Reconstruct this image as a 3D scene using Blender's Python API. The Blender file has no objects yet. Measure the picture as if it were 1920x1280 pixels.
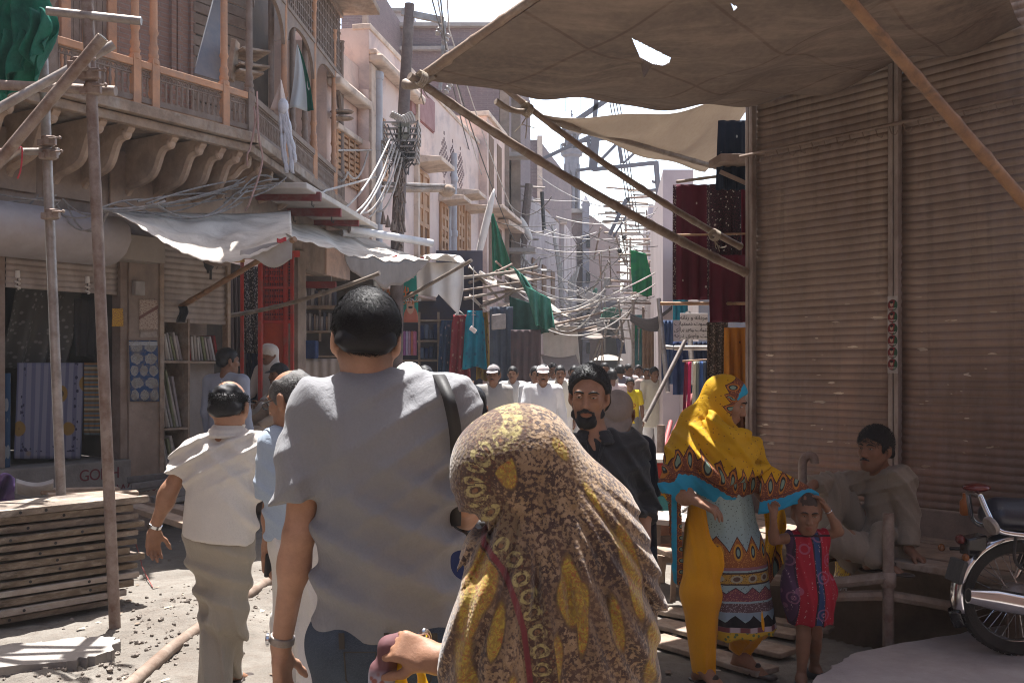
import bpy,math,random
import numpy as np
from mathutils import Vector,Matrix
rnd=random.Random(7)
R=math.radians
SC=bpy.context.scene
COL=SC.collection
F,CX,HY,CZ=1920.0,960.0,695.0,1.57
A=lambda*t:np.array(t if len(t)>1 else t[0],float)
def P(px,py,d):
 """point seen at photo pixel (px,py) at depth d"""
 return A((px-CX)/F*d,d,CZ+(HY-py)/F*d)
def G(px,py,z=0.0):
 d=(CZ-z)*F/(py-HY)
 return P(px,py,d)
def unit(v):
 v=A(v);return v/max(1e-9,np.linalg.norm(v))
def lerp(a,b,t):return A(a)*(1-t)+A(b)*t
UP=A(0,0,1)
class MB:
 def __init__(s):s.v=[];s.f=[];s.st=[];s.n=0
 def add(s,v,f,st=None):
  v=np.asarray(v,float).reshape(-1,3)
  s.v.append(v)
  s.st.append(np.zeros((len(v),3))if st is None else np.asarray(st,float))
  n=s.n
  s.f.extend([tuple(int(i)+n for i in q)for q in f]);s.n+=len(v)
  return s
 def obox(s,c,x,y,z):
  """box from centre and three half vectors"""
  c,x,y,z=A(c),A(x),A(y),A(z)
  v=[c+a*x+b*y+e*z for e in(-1,1)for b in(-1,1)for a in(-1,1)]
  f=[(0,2,3,1),(4,5,7,6),(0,1,5,4),(2,6,7,3),(0,4,6,2),(1,3,7,5)]
  if np.dot(np.cross(x,y),z)<0:f=[q[::-1]for q in f]
  return s.add(v,f)
 def box(s,c,size,rz=0):
  cx,sx=math.cos(rz),math.sin(rz)
  h=A(size)/2
  return s.obox(c,A(cx,sx,0)*h[0],A(-sx,cx,0)*h[1],UP*h[2])
 def bar(s,a,b,w,h,up=UP):
  """rectangular bar from a to b, w across, h along up"""
  a,b=A(a),A(b);d=unit(b-a);x=unit(np.cross(d,up));z=np.cross(x,d)
  return s.obox((a+b)/2,(b-a)/2,x*w/2,z*h/2)
 def tube(s,pts,r,n=8,caps=True):
  pts=[A(p)for p in pts];m=len(pts)
  rs=[r]*m if np.isscalar(r)else list(r)
  v=[];st=[];prev=None;L=0
  for i in range(m):
   t=unit(pts[min(i+1,m-1)]-pts[max(i-1,0)])
   if prev is None:
    prev=np.cross(t,UP if abs(t[2])<.9 else A(1,0,0))
   x=unit(prev-t*np.dot(prev,t));y=np.cross(t,x);prev=x
   if i:L+=np.linalg.norm(pts[i]-pts[i-1])
   for k in range(n):
    a=2*math.pi*k/n
    v.append(pts[i]+rs[i]*(math.cos(a)*x+math.sin(a)*y));st.append((k/n,L,0))
  f=[(i*n+k,i*n+(k+1)%n,(i+1)*n+(k+1)%n,(i+1)*n+k)for i in range(m-1)for k in range(n)]
  if caps:f+=[tuple(range(n))[::-1],tuple((m-1)*n+k for k in range(n))]
  return s.add(v,f,st)
 def lathe(s,prof,base,n=12,axis=UP):
  axis=unit(axis);x=unit(np.cross(axis,A(0,1,0)if abs(axis[1])<.9 else A(1,0,0)));y=np.cross(axis,x)
  v=[A(base)+axis*z+r*(math.cos(2*math.pi*k/n)*x+math.sin(2*math.pi*k/n)*y)for r,z in prof for k in range(n)]
  m=len(prof)
  f=[(i*n+k,i*n+(k+1)%n,(i+1)*n+(k+1)%n,(i+1)*n+k)for i in range(m-1)for k in range(n)]
  f+=[tuple(range(n))[::-1],tuple((m-1)*n+k for k in range(n))]
  return s.add(v,f)
 def sheet(s,fn,nu,nv,skip=None):
  u=np.linspace(0,1,nu+1);w=np.linspace(0,1,nv+1)
  v=[fn(a,b)for b in w for a in u];st=[(a,b,0)for b in w for a in u]
  f=[(j*(nu+1)+i,j*(nu+1)+i+1,(j+1)*(nu+1)+i+1,(j+1)*(nu+1)+i)for j in range(nv)for i in range(nu)if not(skip and skip((i+.5)/nu,(j+.5)/nv))]
  return s.add(v,f,st)
 def prism(s,poly,o,x,y,dep):
  """2-D outline in frame (o,x,y) pushed along dep"""
  o,x,y,dep=A(o),A(x),A(y),A(dep);n=len(poly)
  b=[o+p[0]*x+p[1]*y for p in poly];v=b+[p+dep for p in b]
  f=[tuple(range(n))[::-1],tuple(range(n,2*n))]+[(i,(i+1)%n,n+(i+1)%n,n+i)for i in range(n)]
  if np.dot(np.cross(x,y),dep)<0:f=[q[::-1]for q in f]
  return s.add(v,f)
 def ell(s,c,r,n=12,m=8,Rm=None):
  v=[]
  for j in range(m+1):
   t=math.pi*j/m
   for k in range(n):
    a=2*math.pi*k/n
    q=A(r[0]*math.sin(t)*math.cos(a),r[1]*math.sin(t)*math.sin(a),r[2]*math.cos(t))
    v.append(A(c)+(q if Rm is None else Rm@q))
  f=[(j*n+k,(j+1)*n+k,(j+1)*n+(k+1)%n,j*n+(k+1)%n)for j in range(m)for k in range(n)]
  return s.add(v,f)
 def build(s,name,mat,parent=None,smooth=40,bevel=0,solid=0,sub=0,base=None,attrs=None,weld=False):
  V=np.concatenate(s.v);ST=np.concatenate(s.st)
  if parent is not None:off=A(parent.get('_o',(0,0,0)))
  else:off=A(base)if base is not None else A((V[:,0].min()+V[:,0].max())/2,(V[:,1].min()+V[:,1].max())/2,V[:,2].min())
  me=bpy.data.meshes.new(name)
  me.from_pydata((V-off).tolist(),[],s.f)
  at=me.attributes.new('st','FLOAT_VECTOR','POINT');at.data.foreach_set('vector',ST.astype(np.float32).ravel())
  for k,a in(attrs or{}).items():
   t=me.attributes.new(k,'FLOAT','POINT');t.data.foreach_set('value',np.asarray(a,np.float32))
  me.materials.append(mat)
  if smooth:
   me.polygons.foreach_set('use_smooth',np.ones(len(me.polygons),bool))
   if smooth<180:me.set_sharp_from_angle(angle=R(smooth))
  me.update()
  o=bpy.data.objects.new(name,me);COL.objects.link(o)
  if parent is not None:o.parent=parent
  else:o.location=off
  if sub:
   m=o.modifiers.new('s','SUBSURF');m.levels=m.render_levels=sub
  if solid:
   m=o.modifiers.new('t','SOLIDIFY');m.thickness=solid;m.offset=0
  if bevel:
   m=o.modifiers.new('b','BEVEL');m.width=bevel;m.segments=2;m.limit_method='ANGLE';m.angle_limit=R(50)
  return o
def tag(o,label,cat,group=None):
 o['label']=label;o['category']=cat
 if group:o['group']=group
 return o
def thing(name,loc,label,cat,group=None):
 o=bpy.data.objects.new(name,None);COL.objects.link(o)
 o.location=A(loc);o['_o']=[float(c)for c in loc];o.empty_display_size=.1
 return tag(o,label,cat,group)
def struct(o):
 o['kind']='structure';return o
def dup(root,loc,rz=0,label=None,group=None,sc=None):
 r=root.copy();COL.objects.link(r);r.location=A(loc);r.rotation_euler=(0,0,rz)
 if sc is not None:r.scale=sc if hasattr(sc,'__len__')else(sc,)*3
 if label:r['label']=label
 if group:r['group']=group
 def rec(src,dst):
  for ch in list(src.children):
   c=ch.copy();COL.objects.link(c);c.parent=dst;rec(ch,c)
 rec(root,r)
 return r
def sag(a,b,drop,n=14,jit=0,seed=0):
 """hanging wire from a to b"""
 q=random.Random(seed);a,b=A(a),A(b);out=[]
 for i in range(n+1):
  t=i/n;p=a*(1-t)+b*t;p[2]-=drop*4*t*(1-t)
  if 0<i<n:p+=A(q.uniform(-jit,jit),q.uniform(-jit,jit),q.uniform(-jit,jit))
  out.append(p)
 return out
def bez(pts,n=16):
 """smooth curve through points"""
 pts=[A(p)for p in pts];e=[2*pts[0]-pts[1]]+pts+[2*pts[-1]-pts[-2]];out=[]
 for i in range(1,len(e)-2):
  for j in range(n):
   t=j/n;a,b,c,d=e[i-1:i+3]
   out.append(.5*((2*b)+(c-a)*t+(2*a-5*b+4*c-d)*t*t+(3*b-a-3*c+d)*t**3))
 out.append(pts[-1]);return out
def text(name,body,o,x,y,size,mat,parent,align='CENTER',ext=.001,track=1.0,rtl=False):
 cu=bpy.data.curves.new(name,'FONT');cu.body=body;cu.size=size;cu.align_x=align;cu.align_y='CENTER';cu.extrude=ext
 cu.space_character=track
 t=bpy.data.objects.new(name,cu);COL.objects.link(t)
 x=unit(x);y=unit(A(y)-x*np.dot(x,y));z=np.cross(x,y)
 m=Matrix(((x[0],y[0],z[0],o[0]),(x[1],y[1],z[1],o[1]),(x[2],y[2],z[2],o[2]),(0,0,0,1)))
 me=bpy.data.meshes.new_from_object(t);bpy.data.objects.remove(t)
 ob=bpy.data.objects.new(name,me);COL.objects.link(ob);me.materials.clear();me.materials.append(mat)
 me.transform(m)
 off=A(parent.get('_o',(0,0,0)));me.transform(Matrix.Translation(-Vector(off)))
 ob.parent=parent;return ob
class NT:
 def __init__(s,name):
  s.m=bpy.data.materials.new(name);s.m.use_nodes=True;s.t=s.m.node_tree;s.t.nodes.clear()
  s.out=s.t.nodes.new('ShaderNodeOutputMaterial');s.b=s.t.nodes.new('ShaderNodeBsdfPrincipled')
  s.t.links.new(s.b.outputs[0],s.out.inputs[0])
 def n(s,kind,**kw):
  nd=s.t.nodes.new('ShaderNode'+kind)
  for k,v in kw.items():
   if k.startswith('i_'):
    key=k[2:].replace('_',' ');s.put(nd.inputs[int(key)if key.isdigit()else key],v)
   else:setattr(nd,k,v)
  return nd
 def put(s,sock,v):
  if isinstance(v,bpy.types.NodeSocket):s.t.links.new(v,sock)
  elif isinstance(v,bpy.types.Node):s.t.links.new(v.outputs[0],sock)
  else:
   if hasattr(v,'__len__')and sock.type=='RGBA'and len(v)==3:v=(*v,1)
   sock.default_value=v
 def co(s):return s.n('TexCoord').outputs['Object']
 def st(s):return s.n('Attribute',attribute_name='st').outputs['Vector']
 def at(s,nm):return s.n('Attribute',attribute_name=nm).outputs['Fac']
 def math(s,op,a,b=0.0,c=None,clamp=False):
  nd=s.n('Math',operation=op,use_clamp=clamp);s.put(nd.inputs[0],a);s.put(nd.inputs[1],b)
  if c is not None:s.put(nd.inputs[2],c)
  return nd.outputs[0]
 def mapv(s,v,sc=(1,1,1),rot=(0,0,0),loc=(0,0,0)):
  nd=s.n('Mapping');s.put(nd.inputs[0],v);nd.inputs['Scale'].default_value=sc;nd.inputs['Rotation'].default_value=rot;nd.inputs['Location'].default_value=loc
  return nd.outputs[0]
 def noise(s,v,scale,detail=6,rough=.6,dist=0):
  nd=s.n('TexNoise');s.put(nd.inputs['Vector'],v);nd.inputs['Scale'].default_value=scale
  nd.inputs['Detail'].default_value=detail;nd.inputs['Roughness'].default_value=rough;nd.inputs['Distortion'].default_value=dist
  return nd.outputs[0]
 def voro(s,v,scale,feat='F1',out=0):
  nd=s.n('TexVoronoi',feature=feat);s.put(nd.inputs['Vector'],v);nd.inputs['Scale'].default_value=scale
  return nd.outputs[out]
 def ramp(s,f,stops,interp='LINEAR'):
  nd=s.n('ValToRGB');s.put(nd.inputs[0],f);r=nd.color_ramp;r.interpolation=interp
  while len(r.elements)<len(stops):r.elements.new(.5)
  for e,(p,c)in zip(r.elements,stops):e.position=p;e.color=(*c,1)if hasattr(c,'__len__')else(c,c,c,1)
  return nd.outputs[0]
 def step(s,f,a,b):return s.n('MapRange',i_0=f,i_1=a,i_2=b,i_3=0.0,i_4=1.0).outputs[0]
 def mix(s,f,a,b,mode='MIX'):
  nd=s.n('Mix',data_type='RGBA',blend_type=mode);s.put(nd.inputs[0],f);s.put(nd.inputs[6],a);s.put(nd.inputs[7],b)
  return nd.outputs[2]
 def sep(s,v):
  nd=s.n('SeparateXYZ');s.put(nd.inputs[0],v);return nd.outputs
 def bump(s,h,strength,dist=.01):
  prev=s.b.inputs['Normal'].links[0].from_socket if s.b.inputs['Normal'].links else None
  nd=s.n('Bump');s.put(nd.inputs['Height'],h);nd.inputs['Strength'].default_value=strength;nd.inputs['Distance'].default_value=dist
  if prev:s.put(nd.inputs['Normal'],prev)
  s.put(s.b.inputs['Normal'],nd.outputs[0])
 def fin(s,col=None,rough=.8,metal=0,spec=.3,trans=0,**kw):
  if col is not None:s.put(s.b.inputs['Base Color'],col)
  s.put(s.b.inputs['Roughness'],rough);s.put(s.b.inputs['Metallic'],metal);s.b.inputs['Specular IOR Level'].default_value=spec
  for k,v in kw.items():s.put(s.b.inputs[k.replace('_',' ')],v)
  if trans:
   tr=s.n('BsdfTranslucent');s.put(tr.inputs[0],col)
   mx=s.n('MixShader');mx.inputs[0].default_value=trans
   s.t.links.new(s.b.outputs[0],mx.inputs[1]);s.t.links.new(tr.outputs[0],mx.inputs[2]);s.t.links.new(mx.outputs[0],s.out.inputs[0])
  return s.m
_mc={}
def mat(name,c1,c2=None,sc=5,rough=.8,bump=.3,bsc=None,metal=0,spec=.3,dirt=None,dsc=2.5,damt=.5,stretch=(1,1,1),trans=0,lo=.35,hi=.65):
 """plain surface with mottling, optional dirt patches and fine relief"""
 if name in _mc:return _mc[name]
 t=NT(name);co=t.mapv(t.co(),stretch)
 c2=c2 or tuple(x*.7 for x in c1)
 n1=t.noise(co,sc,8,.65)
 col=t.mix(t.step(n1,lo,hi),c1,c2)
 if dirt:
  n2=t.noise(co,dsc,8,.7,.4)
  col=t.mix(t.math('MULTIPLY',t.step(n2,.48,.68),damt),col,dirt)
 if bump:t.bump(t.noise(co,bsc or sc*6,5,.7),bump,.01)
 rr=t.n('MapRange',i_0=n1,i_1=.3,i_2=.7,i_3=max(.05,rough-.12),i_4=min(1,rough+.1)).outputs[0]
 _mc[name]=t.fin(col,rr,metal,spec,trans);return _mc[name]
def cap(a,b,ra,rb=None,k=.02,flat=None,cut=None,sub=False):
 return dict(t='c',a=A(a),b=A(b),ra=ra,rb=ra if rb is None else rb,k=k,flat=flat,cut=cut,sub=sub)
def ell(c,r,Rm=None,k=.02,cut=None,sub=False):
 return dict(t='e',c=A(c),r=A(r),R=Rm,k=k,cut=cut,sub=sub)
def rbox(c,h,Rm=None,rad=.005,k=.01,cut=None,sub=False):
 return dict(t='b',c=A(c),h=A(h),R=Rm,rad=rad,k=k,cut=cut,sub=sub)
def frame(x,y,z):return np.stack([unit(x),unit(y),unit(z)],1)
def chain(pts,rs,k=.01,**kw):
 return[cap(pts[i],pts[i+1],rs[i],rs[i+1],k,**kw)for i in range(len(pts)-1)]
def _bounds(p):
 if p['t']=='c':
  m=max(p['ra'],p['rb']);return np.minimum(p['a'],p['b'])-m,np.maximum(p['a'],p['b'])+m
 m=p['r'].max()if p['t']=='e'else np.linalg.norm(p['h'])+p['rad']
 return p['c']-m,p['c']+m
def _eval(p,X):
 if p['t']=='c':
  pa=X-p['a'].astype(np.float32);ba=(p['b']-p['a'])
  if p['flat']is not None:
   ax,f=A(p['flat'][0]),p['flat'][1]
   pa=pa+((f-1)*(pa@ax.astype(np.float32)))[...,None]*ax.astype(np.float32);ba=ba+(f-1)*np.dot(ba,ax)*ax
  ba=ba.astype(np.float32);h=np.clip((pa@ba)/max(1e-9,float(ba@ba)),0,1)
  d=np.linalg.norm(pa-h[...,None]*ba,axis=-1)-(p['ra']+(p['rb']-p['ra'])*h)
 else:
  q=X-p['c'].astype(np.float32)
  if p['R']is not None:q=q@p['R'].astype(np.float32)
  if p['t']=='e':
   r=p['r'].astype(np.float32);k0=np.linalg.norm(q/r,axis=-1);k1=np.linalg.norm(q/(r*r),axis=-1)
   d=k0*(k0-1)/np.maximum(k1,1e-6)
  else:
   q=np.abs(q)-p['h'].astype(np.float32)
   d=np.linalg.norm(np.maximum(q,0),axis=-1)+np.minimum(q.max(-1),0)-p['rad']
 for pt,n in(p['cut']or[]):
  d=np.maximum(d,(X-A(pt).astype(np.float32))@unit(n).astype(np.float32))
 return d
def sdf(prims,res,disp=None,extra_cut=None):
 prims=[q for p in prims for q in(p if isinstance(p,list)else[p])]
 lo=np.min([_bounds(p)[0]for p in prims if not p['sub']],0)-4*res-.012;hi=np.max([_bounds(p)[1]for p in prims if not p['sub']],0)+4*res+.012
 n=np.ceil((hi-lo)/res).astype(int)+1
 g=np.full(tuple(n),9.0,np.float32)
 ax=[lo[i].astype(np.float32)+np.arange(n[i],dtype=np.float32)*np.float32(res)for i in range(3)]
 for p in prims:
  a,b=_bounds(p);pad=p['k']+3*res+.01
  i0=np.clip(np.floor((a-pad-lo)/res).astype(int),0,n);i1=np.clip(np.ceil((b+pad-lo)/res).astype(int)+1,0,n)
  if(i1<=i0).any():continue
  sl=tuple(slice(i0[i],i1[i])for i in range(3))
  X=np.stack(np.meshgrid(*[ax[i][sl[i]]for i in range(3)],indexing='ij'),-1)
  d=_eval(p,X);s=g[sl];k=p['k']
  if p['sub']:
   h=np.maximum(k-np.abs(-d-s),0)/k;g[sl]=np.maximum(s,-d)+h*h*k/4
  else:
   h=np.maximum(k-np.abs(d-s),0)/k;g[sl]=np.minimum(s,d)-h*h*k/4
 for pt,nn in(extra_cut or[]):
  X=np.stack(np.meshgrid(*ax,indexing='ij'),-1)
  g=np.maximum(g,(X-A(pt).astype(np.float32))@unit(nn).astype(np.float32))
 if disp is not None:
  idx=np.argwhere(np.abs(g)<.05)
  X=lo.astype(np.float32)+idx.astype(np.float32)*np.float32(res)
  g[tuple(idx.T)]-=disp(X).astype(np.float32)
 return surfnets(g,lo,res)
def surfnets(g,lo,res):
 s=g<0
 c=[(i,j,k)for i in(0,1)for j in(0,1)for k in(0,1)]
 N=np.array(g.shape)
 sl=lambda o:tuple(slice(o[i],N[i]-1+o[i])for i in range(3))
 cnt=sum(s[sl(o)].astype(np.int8)for o in c)
 mask=(cnt>0)&(cnt<8);ids=np.argwhere(mask)
 idx=np.full(mask.shape,-1,np.int64);idx[mask]=np.arange(len(ids))
 val={o:g[ids[:,0]+o[0],ids[:,1]+o[1],ids[:,2]+o[2]]for o in c}
 acc=np.zeros((len(ids),3));num=np.zeros(len(ids))
 for o in c:
  for ax in range(3):
   if o[ax]:continue
   e=list(o);e[ax]=1;e=tuple(e);va,vb=val[o],val[e]
   cr=(va<0)!=(vb<0);t=np.where(cr,va/np.where(va==vb,1,va-vb),0)
   pos=np.tile(A(o),(len(ids),1));pos[:,ax]=t
   acc+=pos*cr[:,None];num+=cr
 V=lo+(ids+acc/np.maximum(num,1)[:,None])*res
 Fq=[]
 for ax in range(3):
  b,cc=(ax+1)%3,(ax+2)%3
  u=[slice(None)]*3;w=[slice(None)]*3;u[ax]=slice(0,-1);w[ax]=slice(1,None)
  a0,a1=s[tuple(u)],s[tuple(w)]
  for flip,m in((False,a0&~a1),(True,~a0&a1)):
   e=np.argwhere(m)
   e=e[(e[:,b]>0)&(e[:,cc]>0)&(e[:,b]<N[b]-1)&(e[:,cc]<N[cc]-1)]
   def cell(db,dc):
    q=e.copy();q[:,b]-=db;q[:,cc]-=dc;return idx[q[:,0],q[:,1],q[:,2]]
   q=np.stack([cell(1,1),cell(0,1),cell(0,0),cell(1,0)],1)
   Fq.append(q[:,::-1]if flip else q)
 Fq=np.concatenate(Fq);Fq=Fq[(Fq>=0).all(1)]
 return V,Fq
def from_sdf(name,vf,m,parent,attrs=None,st=None,base=None):
 V,Q=vf;off=A(parent.get('_o',(0,0,0)))if parent is not None else(A(base)if base is not None else A(V[:,0].mean(),V[:,1].mean(),V[:,2].min()))
 me=bpy.data.meshes.new(name);me.vertices.add(len(V));me.vertices.foreach_set('co',(V-off).astype(np.float32).ravel())
 me.loops.add(Q.size);me.loops.foreach_set('vertex_index',Q.astype(np.int32).ravel())
 me.polygons.add(len(Q));me.polygons.foreach_set('loop_start',np.arange(0,Q.size,4,dtype=np.int32));me.polygons.foreach_set('loop_total',np.full(len(Q),4,np.int32))
 me.update(calc_edges=True);me.validate()
 me.polygons.foreach_set('use_smooth',np.ones(len(me.polygons),bool))
 for k,a in(attrs or{}).items():
  t=me.attributes.new(k,'FLOAT','POINT');t.data.foreach_set('value',np.asarray(a,np.float32))
 if st is not None:
  t=me.attributes.new('st','FLOAT_VECTOR','POINT');t.data.foreach_set('vector',np.asarray(st,np.float32).ravel())
 me.materials.append(m);me.update()
 o=bpy.data.objects.new(name,me);COL.objects.link(o)
 if parent is not None:o.parent=parent
 else:o.location=off
 return o
def waves(seed,n=7):
 q=np.random.default_rng(seed);k=q.normal(size=(n,3));k/=np.linalg.norm(k,axis=1)[:,None]
 return k*q.uniform(.6,1.5,(n,1)),q.uniform(0,6.28,n)
def wnoise(X,freq,seed):
 k,ph=waves(seed);return np.sin(X@(k.T*freq)+ph).mean(-1)*1.6
def wrinkle(amp,freq,seed,stretch=(1,1,.5),fine=.35):
 """soft cloth folds: ridged noise, stretched along the hang of the cloth"""
 S=A(stretch)
 def f(X):
  Y=X*S
  w=np.stack([wnoise(Y,freq*.5,seed+i)for i in(1,2,3)],1)*.35/(freq*.12)
  a=wnoise(Y+w,freq,seed+4);b=wnoise(Y+w*.5,freq*2.3,seed+5)
  return amp*((1-np.abs(a)*1.7)*.6+fine*(1-np.abs(b)*1.7)*.5-.25)
 return f
def dirfold(perp,wl,amp,seed,warp=2.2,sharp=3.4,lowf=6):
 """broken sharp-crested folds running across `perp`"""
 pv=unit(perp)
 def f(X):
  ph=(X@pv)*2*math.pi/wl+warp*wnoise(X,lowf,seed)
  m=np.clip(wnoise(X,lowf*1.3,seed+1)*1.2+.45,0,1)
  return amp*1.35*m*((.5+.5*np.sin(ph))**sharp-.22)
 return f
def addf(*fs):return lambda X:sum(f(X)for f in fs)
cam=bpy.data.cameras.new('camera');co=bpy.data.objects.new('camera',cam);COL.objects.link(co);SC.camera=co
cam.lens=36;cam.sensor_width=36;cam.clip_end=2000;cam.clip_start=.05
co.location=(0,0,CZ);co.rotation_euler=(R(90),0,0);cam.shift_y=(HY-640)/1920
SUN=unit(A(-.085,.27,1.0))
el=math.asin(SUN[2]);az=math.atan2(SUN[0],SUN[1])
w=bpy.data.worlds.new("World");SC.world=w;w.use_nodes=True
nt=w.node_tree;bg=nt.nodes['Background'];sky=nt.nodes.new('ShaderNodeTexSky');sky.sky_type='NISHITA';sky.sun_disc=False
sky.sun_elevation=el;sky.sun_rotation=az;sky.dust_density=5;sky.air_density=1.2;sky.ozone_density=.6
hsn=nt.nodes.new('ShaderNodeHueSaturation');hsn.inputs['Saturation'].default_value=1.1;nt.links.new(sky.outputs[0],hsn.inputs['Color']);
tcn=nt.nodes.new('ShaderNodeTexCoord');sxn=nt.nodes.new('ShaderNodeSeparateXYZ');nt.links.new(tcn.outputs['Generated'],sxn.inputs[0])
mrn=nt.nodes.new('ShaderNodeMapRange');nt.links.new(sxn.outputs['Z'],mrn.inputs[0]);mrn.inputs[1].default_value=.30;mrn.inputs[2].default_value=.62;mrn.inputs[3].default_value=3.4;mrn.inputs[4].default_value=1.0
vmn=nt.nodes.new('ShaderNodeVectorMath');vmn.operation='SCALE';nt.links.new(hsn.outputs[0],vmn.inputs[0]);nt.links.new(mrn.outputs[0],vmn.inputs['Scale']);nt.links.new(vmn.outputs[0],bg.inputs[0]);bg.inputs[1].default_value=.05
sl=bpy.data.lights.new('sun','SUN');sl.energy=4.3;sl.angle=R(.5);sl.color=(1,.98,.95)
so=bpy.data.objects.new('sun',sl);COL.objects.link(so);so.rotation_euler=Vector(-SUN).to_track_quat('-Z','Y').to_euler()
SC.view_settings.view_transform='Standard';SC.view_settings.look='None';SC.view_settings.exposure=1.82;SC.view_settings.gamma=1;SC.view_settings.use_curve_mapping=False
SC.cycles.max_bounces=7;SC.cycles.diffuse_bounces=5;SC.cycles.volume_bounces=1;SC.cycles.transparent_max_bounces=8
SC.cycles.use_denoising=True;SC.cycles.denoising_prefilter='NONE';SC.cycles.sample_clamp_indirect=3;SC.cycles.filter_width=1.1;SC.cycles.use_adaptive_sampling=True;SC.cycles.adaptive_threshold=.006
hz=NT('haze');hz.t.nodes.remove(hz.b)
pv=hz.t.nodes.new('ShaderNodeVolumePrincipled');pv.inputs['Color'].default_value=(.93,.95,1,1);pv.inputs['Density'].default_value=.0008;pv.inputs['Anisotropy'].default_value=.2
hz.t.links.new(pv.outputs[0],hz.out.inputs['Volume'])
ho=MB().box((0,60,6.6),(90,150,15.4)).build('haze',hz.m,smooth=0);ho['kind']='stuff'
RUST=mat('rusty_pipe',(.16,.10,.075),(.30,.24,.21),9,.62,.4,60,.35,dirt=(.42,.36,.30),dsc=6,damt=.5)
STEEL=mat('worn_steel',(.34,.31,.29),(.20,.16,.14),7,.5,.25,60,.5,dirt=(.46,.42,.38),dsc=5)
BAMBOO=mat('bamboo',(.30,.165,.085),(.20,.11,.065),7,.6,.4,40,dirt=(.10,.07,.055),dsc=11,damt=.8)
BAMBOOW=mat('weathered_bamboo',(.22,.155,.115),(.13,.095,.075),7,.65,.4,40,dirt=(.30,.25,.21),dsc=9,damt=.7)
BAMBOOD=mat('old_bamboo',(.27,.215,.17),(.16,.125,.10),6,.7,.4,30,dirt=(.38,.34,.30),dsc=7)
WOODO=mat('ochre_wood',(.52,.27,.15),(.40,.215,.13),5,.7,.35,45,dirt=(.27,.20,.16),dsc=4,damt=.7)
WOODD=mat('dark_wood',(.165,.115,.09),(.235,.175,.14),6,.75,.5,40,dirt=(.27,.22,.19),dsc=4,damt=.6)
WOODG=mat('grey_wood',(.31,.225,.165),(.18,.13,.10),6,.85,.6,34,dirt=(.40,.35,.30),dsc=3,damt=.7)
PLANK=mat('form_board',(.235,.185,.145),(.11,.085,.07),4,.85,.8,30,dirt=(.44,.385,.32),dsc=5,damt=.75,stretch=(1,1,2.5));PLANK2=mat('form_board_dark',(.17,.125,.085),(.075,.055,.04),4,.85,.8,30,dirt=(.36,.30,.24),dsc=6,damt=.7,stretch=(1,1,2.5));PLANK3=mat('form_board_pale',(.38,.32,.27),(.22,.175,.14),4,.85,.8,30,dirt=(.50,.46,.41),dsc=4,damt=.8,stretch=(1,1,2.5))
REDP=mat('red_paint',(.44,.04,.03),(.32,.04,.034),5,.55,.25,40,dirt=(.20,.13,.11),dsc=5,damt=.6)
REDB=mat('red_beam',(.22,.03,.03),(.15,.04,.04),5,.7,.3,40,dirt=(.25,.17,.15),dsc=4,damt=.7)
PLAST=mat('dusty_plaster',(.28,.215,.175),(.20,.15,.12),3,.9,.4,30,dirt=(.10,.08,.07),dsc=1.6,damt=.65)
PINK=mat('pink_wash',(.68,.50,.42),(.58,.42,.36),1.6,.9,.25,30,dirt=(.33,.255,.24),dsc=1.3,damt=.8)
LILAC=mat('lilac_wash',(.65,.525,.475),(.62,.47,.41),1.3,.9,.25,30,dirt=(.36,.285,.29),dsc=1.2,damt=.8)
PINKD=mat('pink_trim',(.66,.53,.43),(.52,.41,.34),2.5,.9,.4,30,dirt=(.25,.19,.16),dsc=3,damt=.8)
CONC=mat('concrete',(.34,.31,.295),(.25,.23,.22),3,.92,.5,40,dirt=(.22,.19,.175),dsc=1.8,damt=.6)
CANV=mat('white_canvas',(.66,.60,.53),(.54,.48,.42),3,.92,.5,40,dirt=(.32,.27,.23),dsc=2.6,damt=.75,trans=.16)
CLOTHW=mat('white_cloth',(.74,.70,.66),(.66,.62,.58),3,.9,.2,80,dirt=(.52,.48,.45),dsc=2,damt=.5,trans=.2)
WIREW=mat('white_cable',(.50,.47,.45),(.36,.33,.31),8,.6,0)
WIRED=mat('dark_cable',(.045,.04,.04),(.10,.09,.085),8,.6,0)
BLACK=mat('black_stuff',(.02,.02,.022),(.035,.033,.033),8,.6,.1)
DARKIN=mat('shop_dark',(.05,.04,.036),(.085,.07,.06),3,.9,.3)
CHROME=mat('chrome',(.62,.62,.64),(.5,.5,.52),6,.16,0,metal=1)
PVC=mat('grey_pvc',(.42,.42,.46),(.34,.33,.35),3,.5,.1,dirt=(.3,.25,.23))
TEAL=mat('green_net',(.015,.20,.13),(.012,.12,.09),9,.8,.5,80,dirt=(.05,.28,.2),trans=.35)
GREENC=mat('green_cloth',(.02,.22,.11),(.015,.15,.085),4,.85,.3,60,trans=.3)
PALEG=mat('faded_green_cloth',(.10,.32,.24),(.05,.20,.15),4,.85,.3,60,trans=.3)
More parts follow.
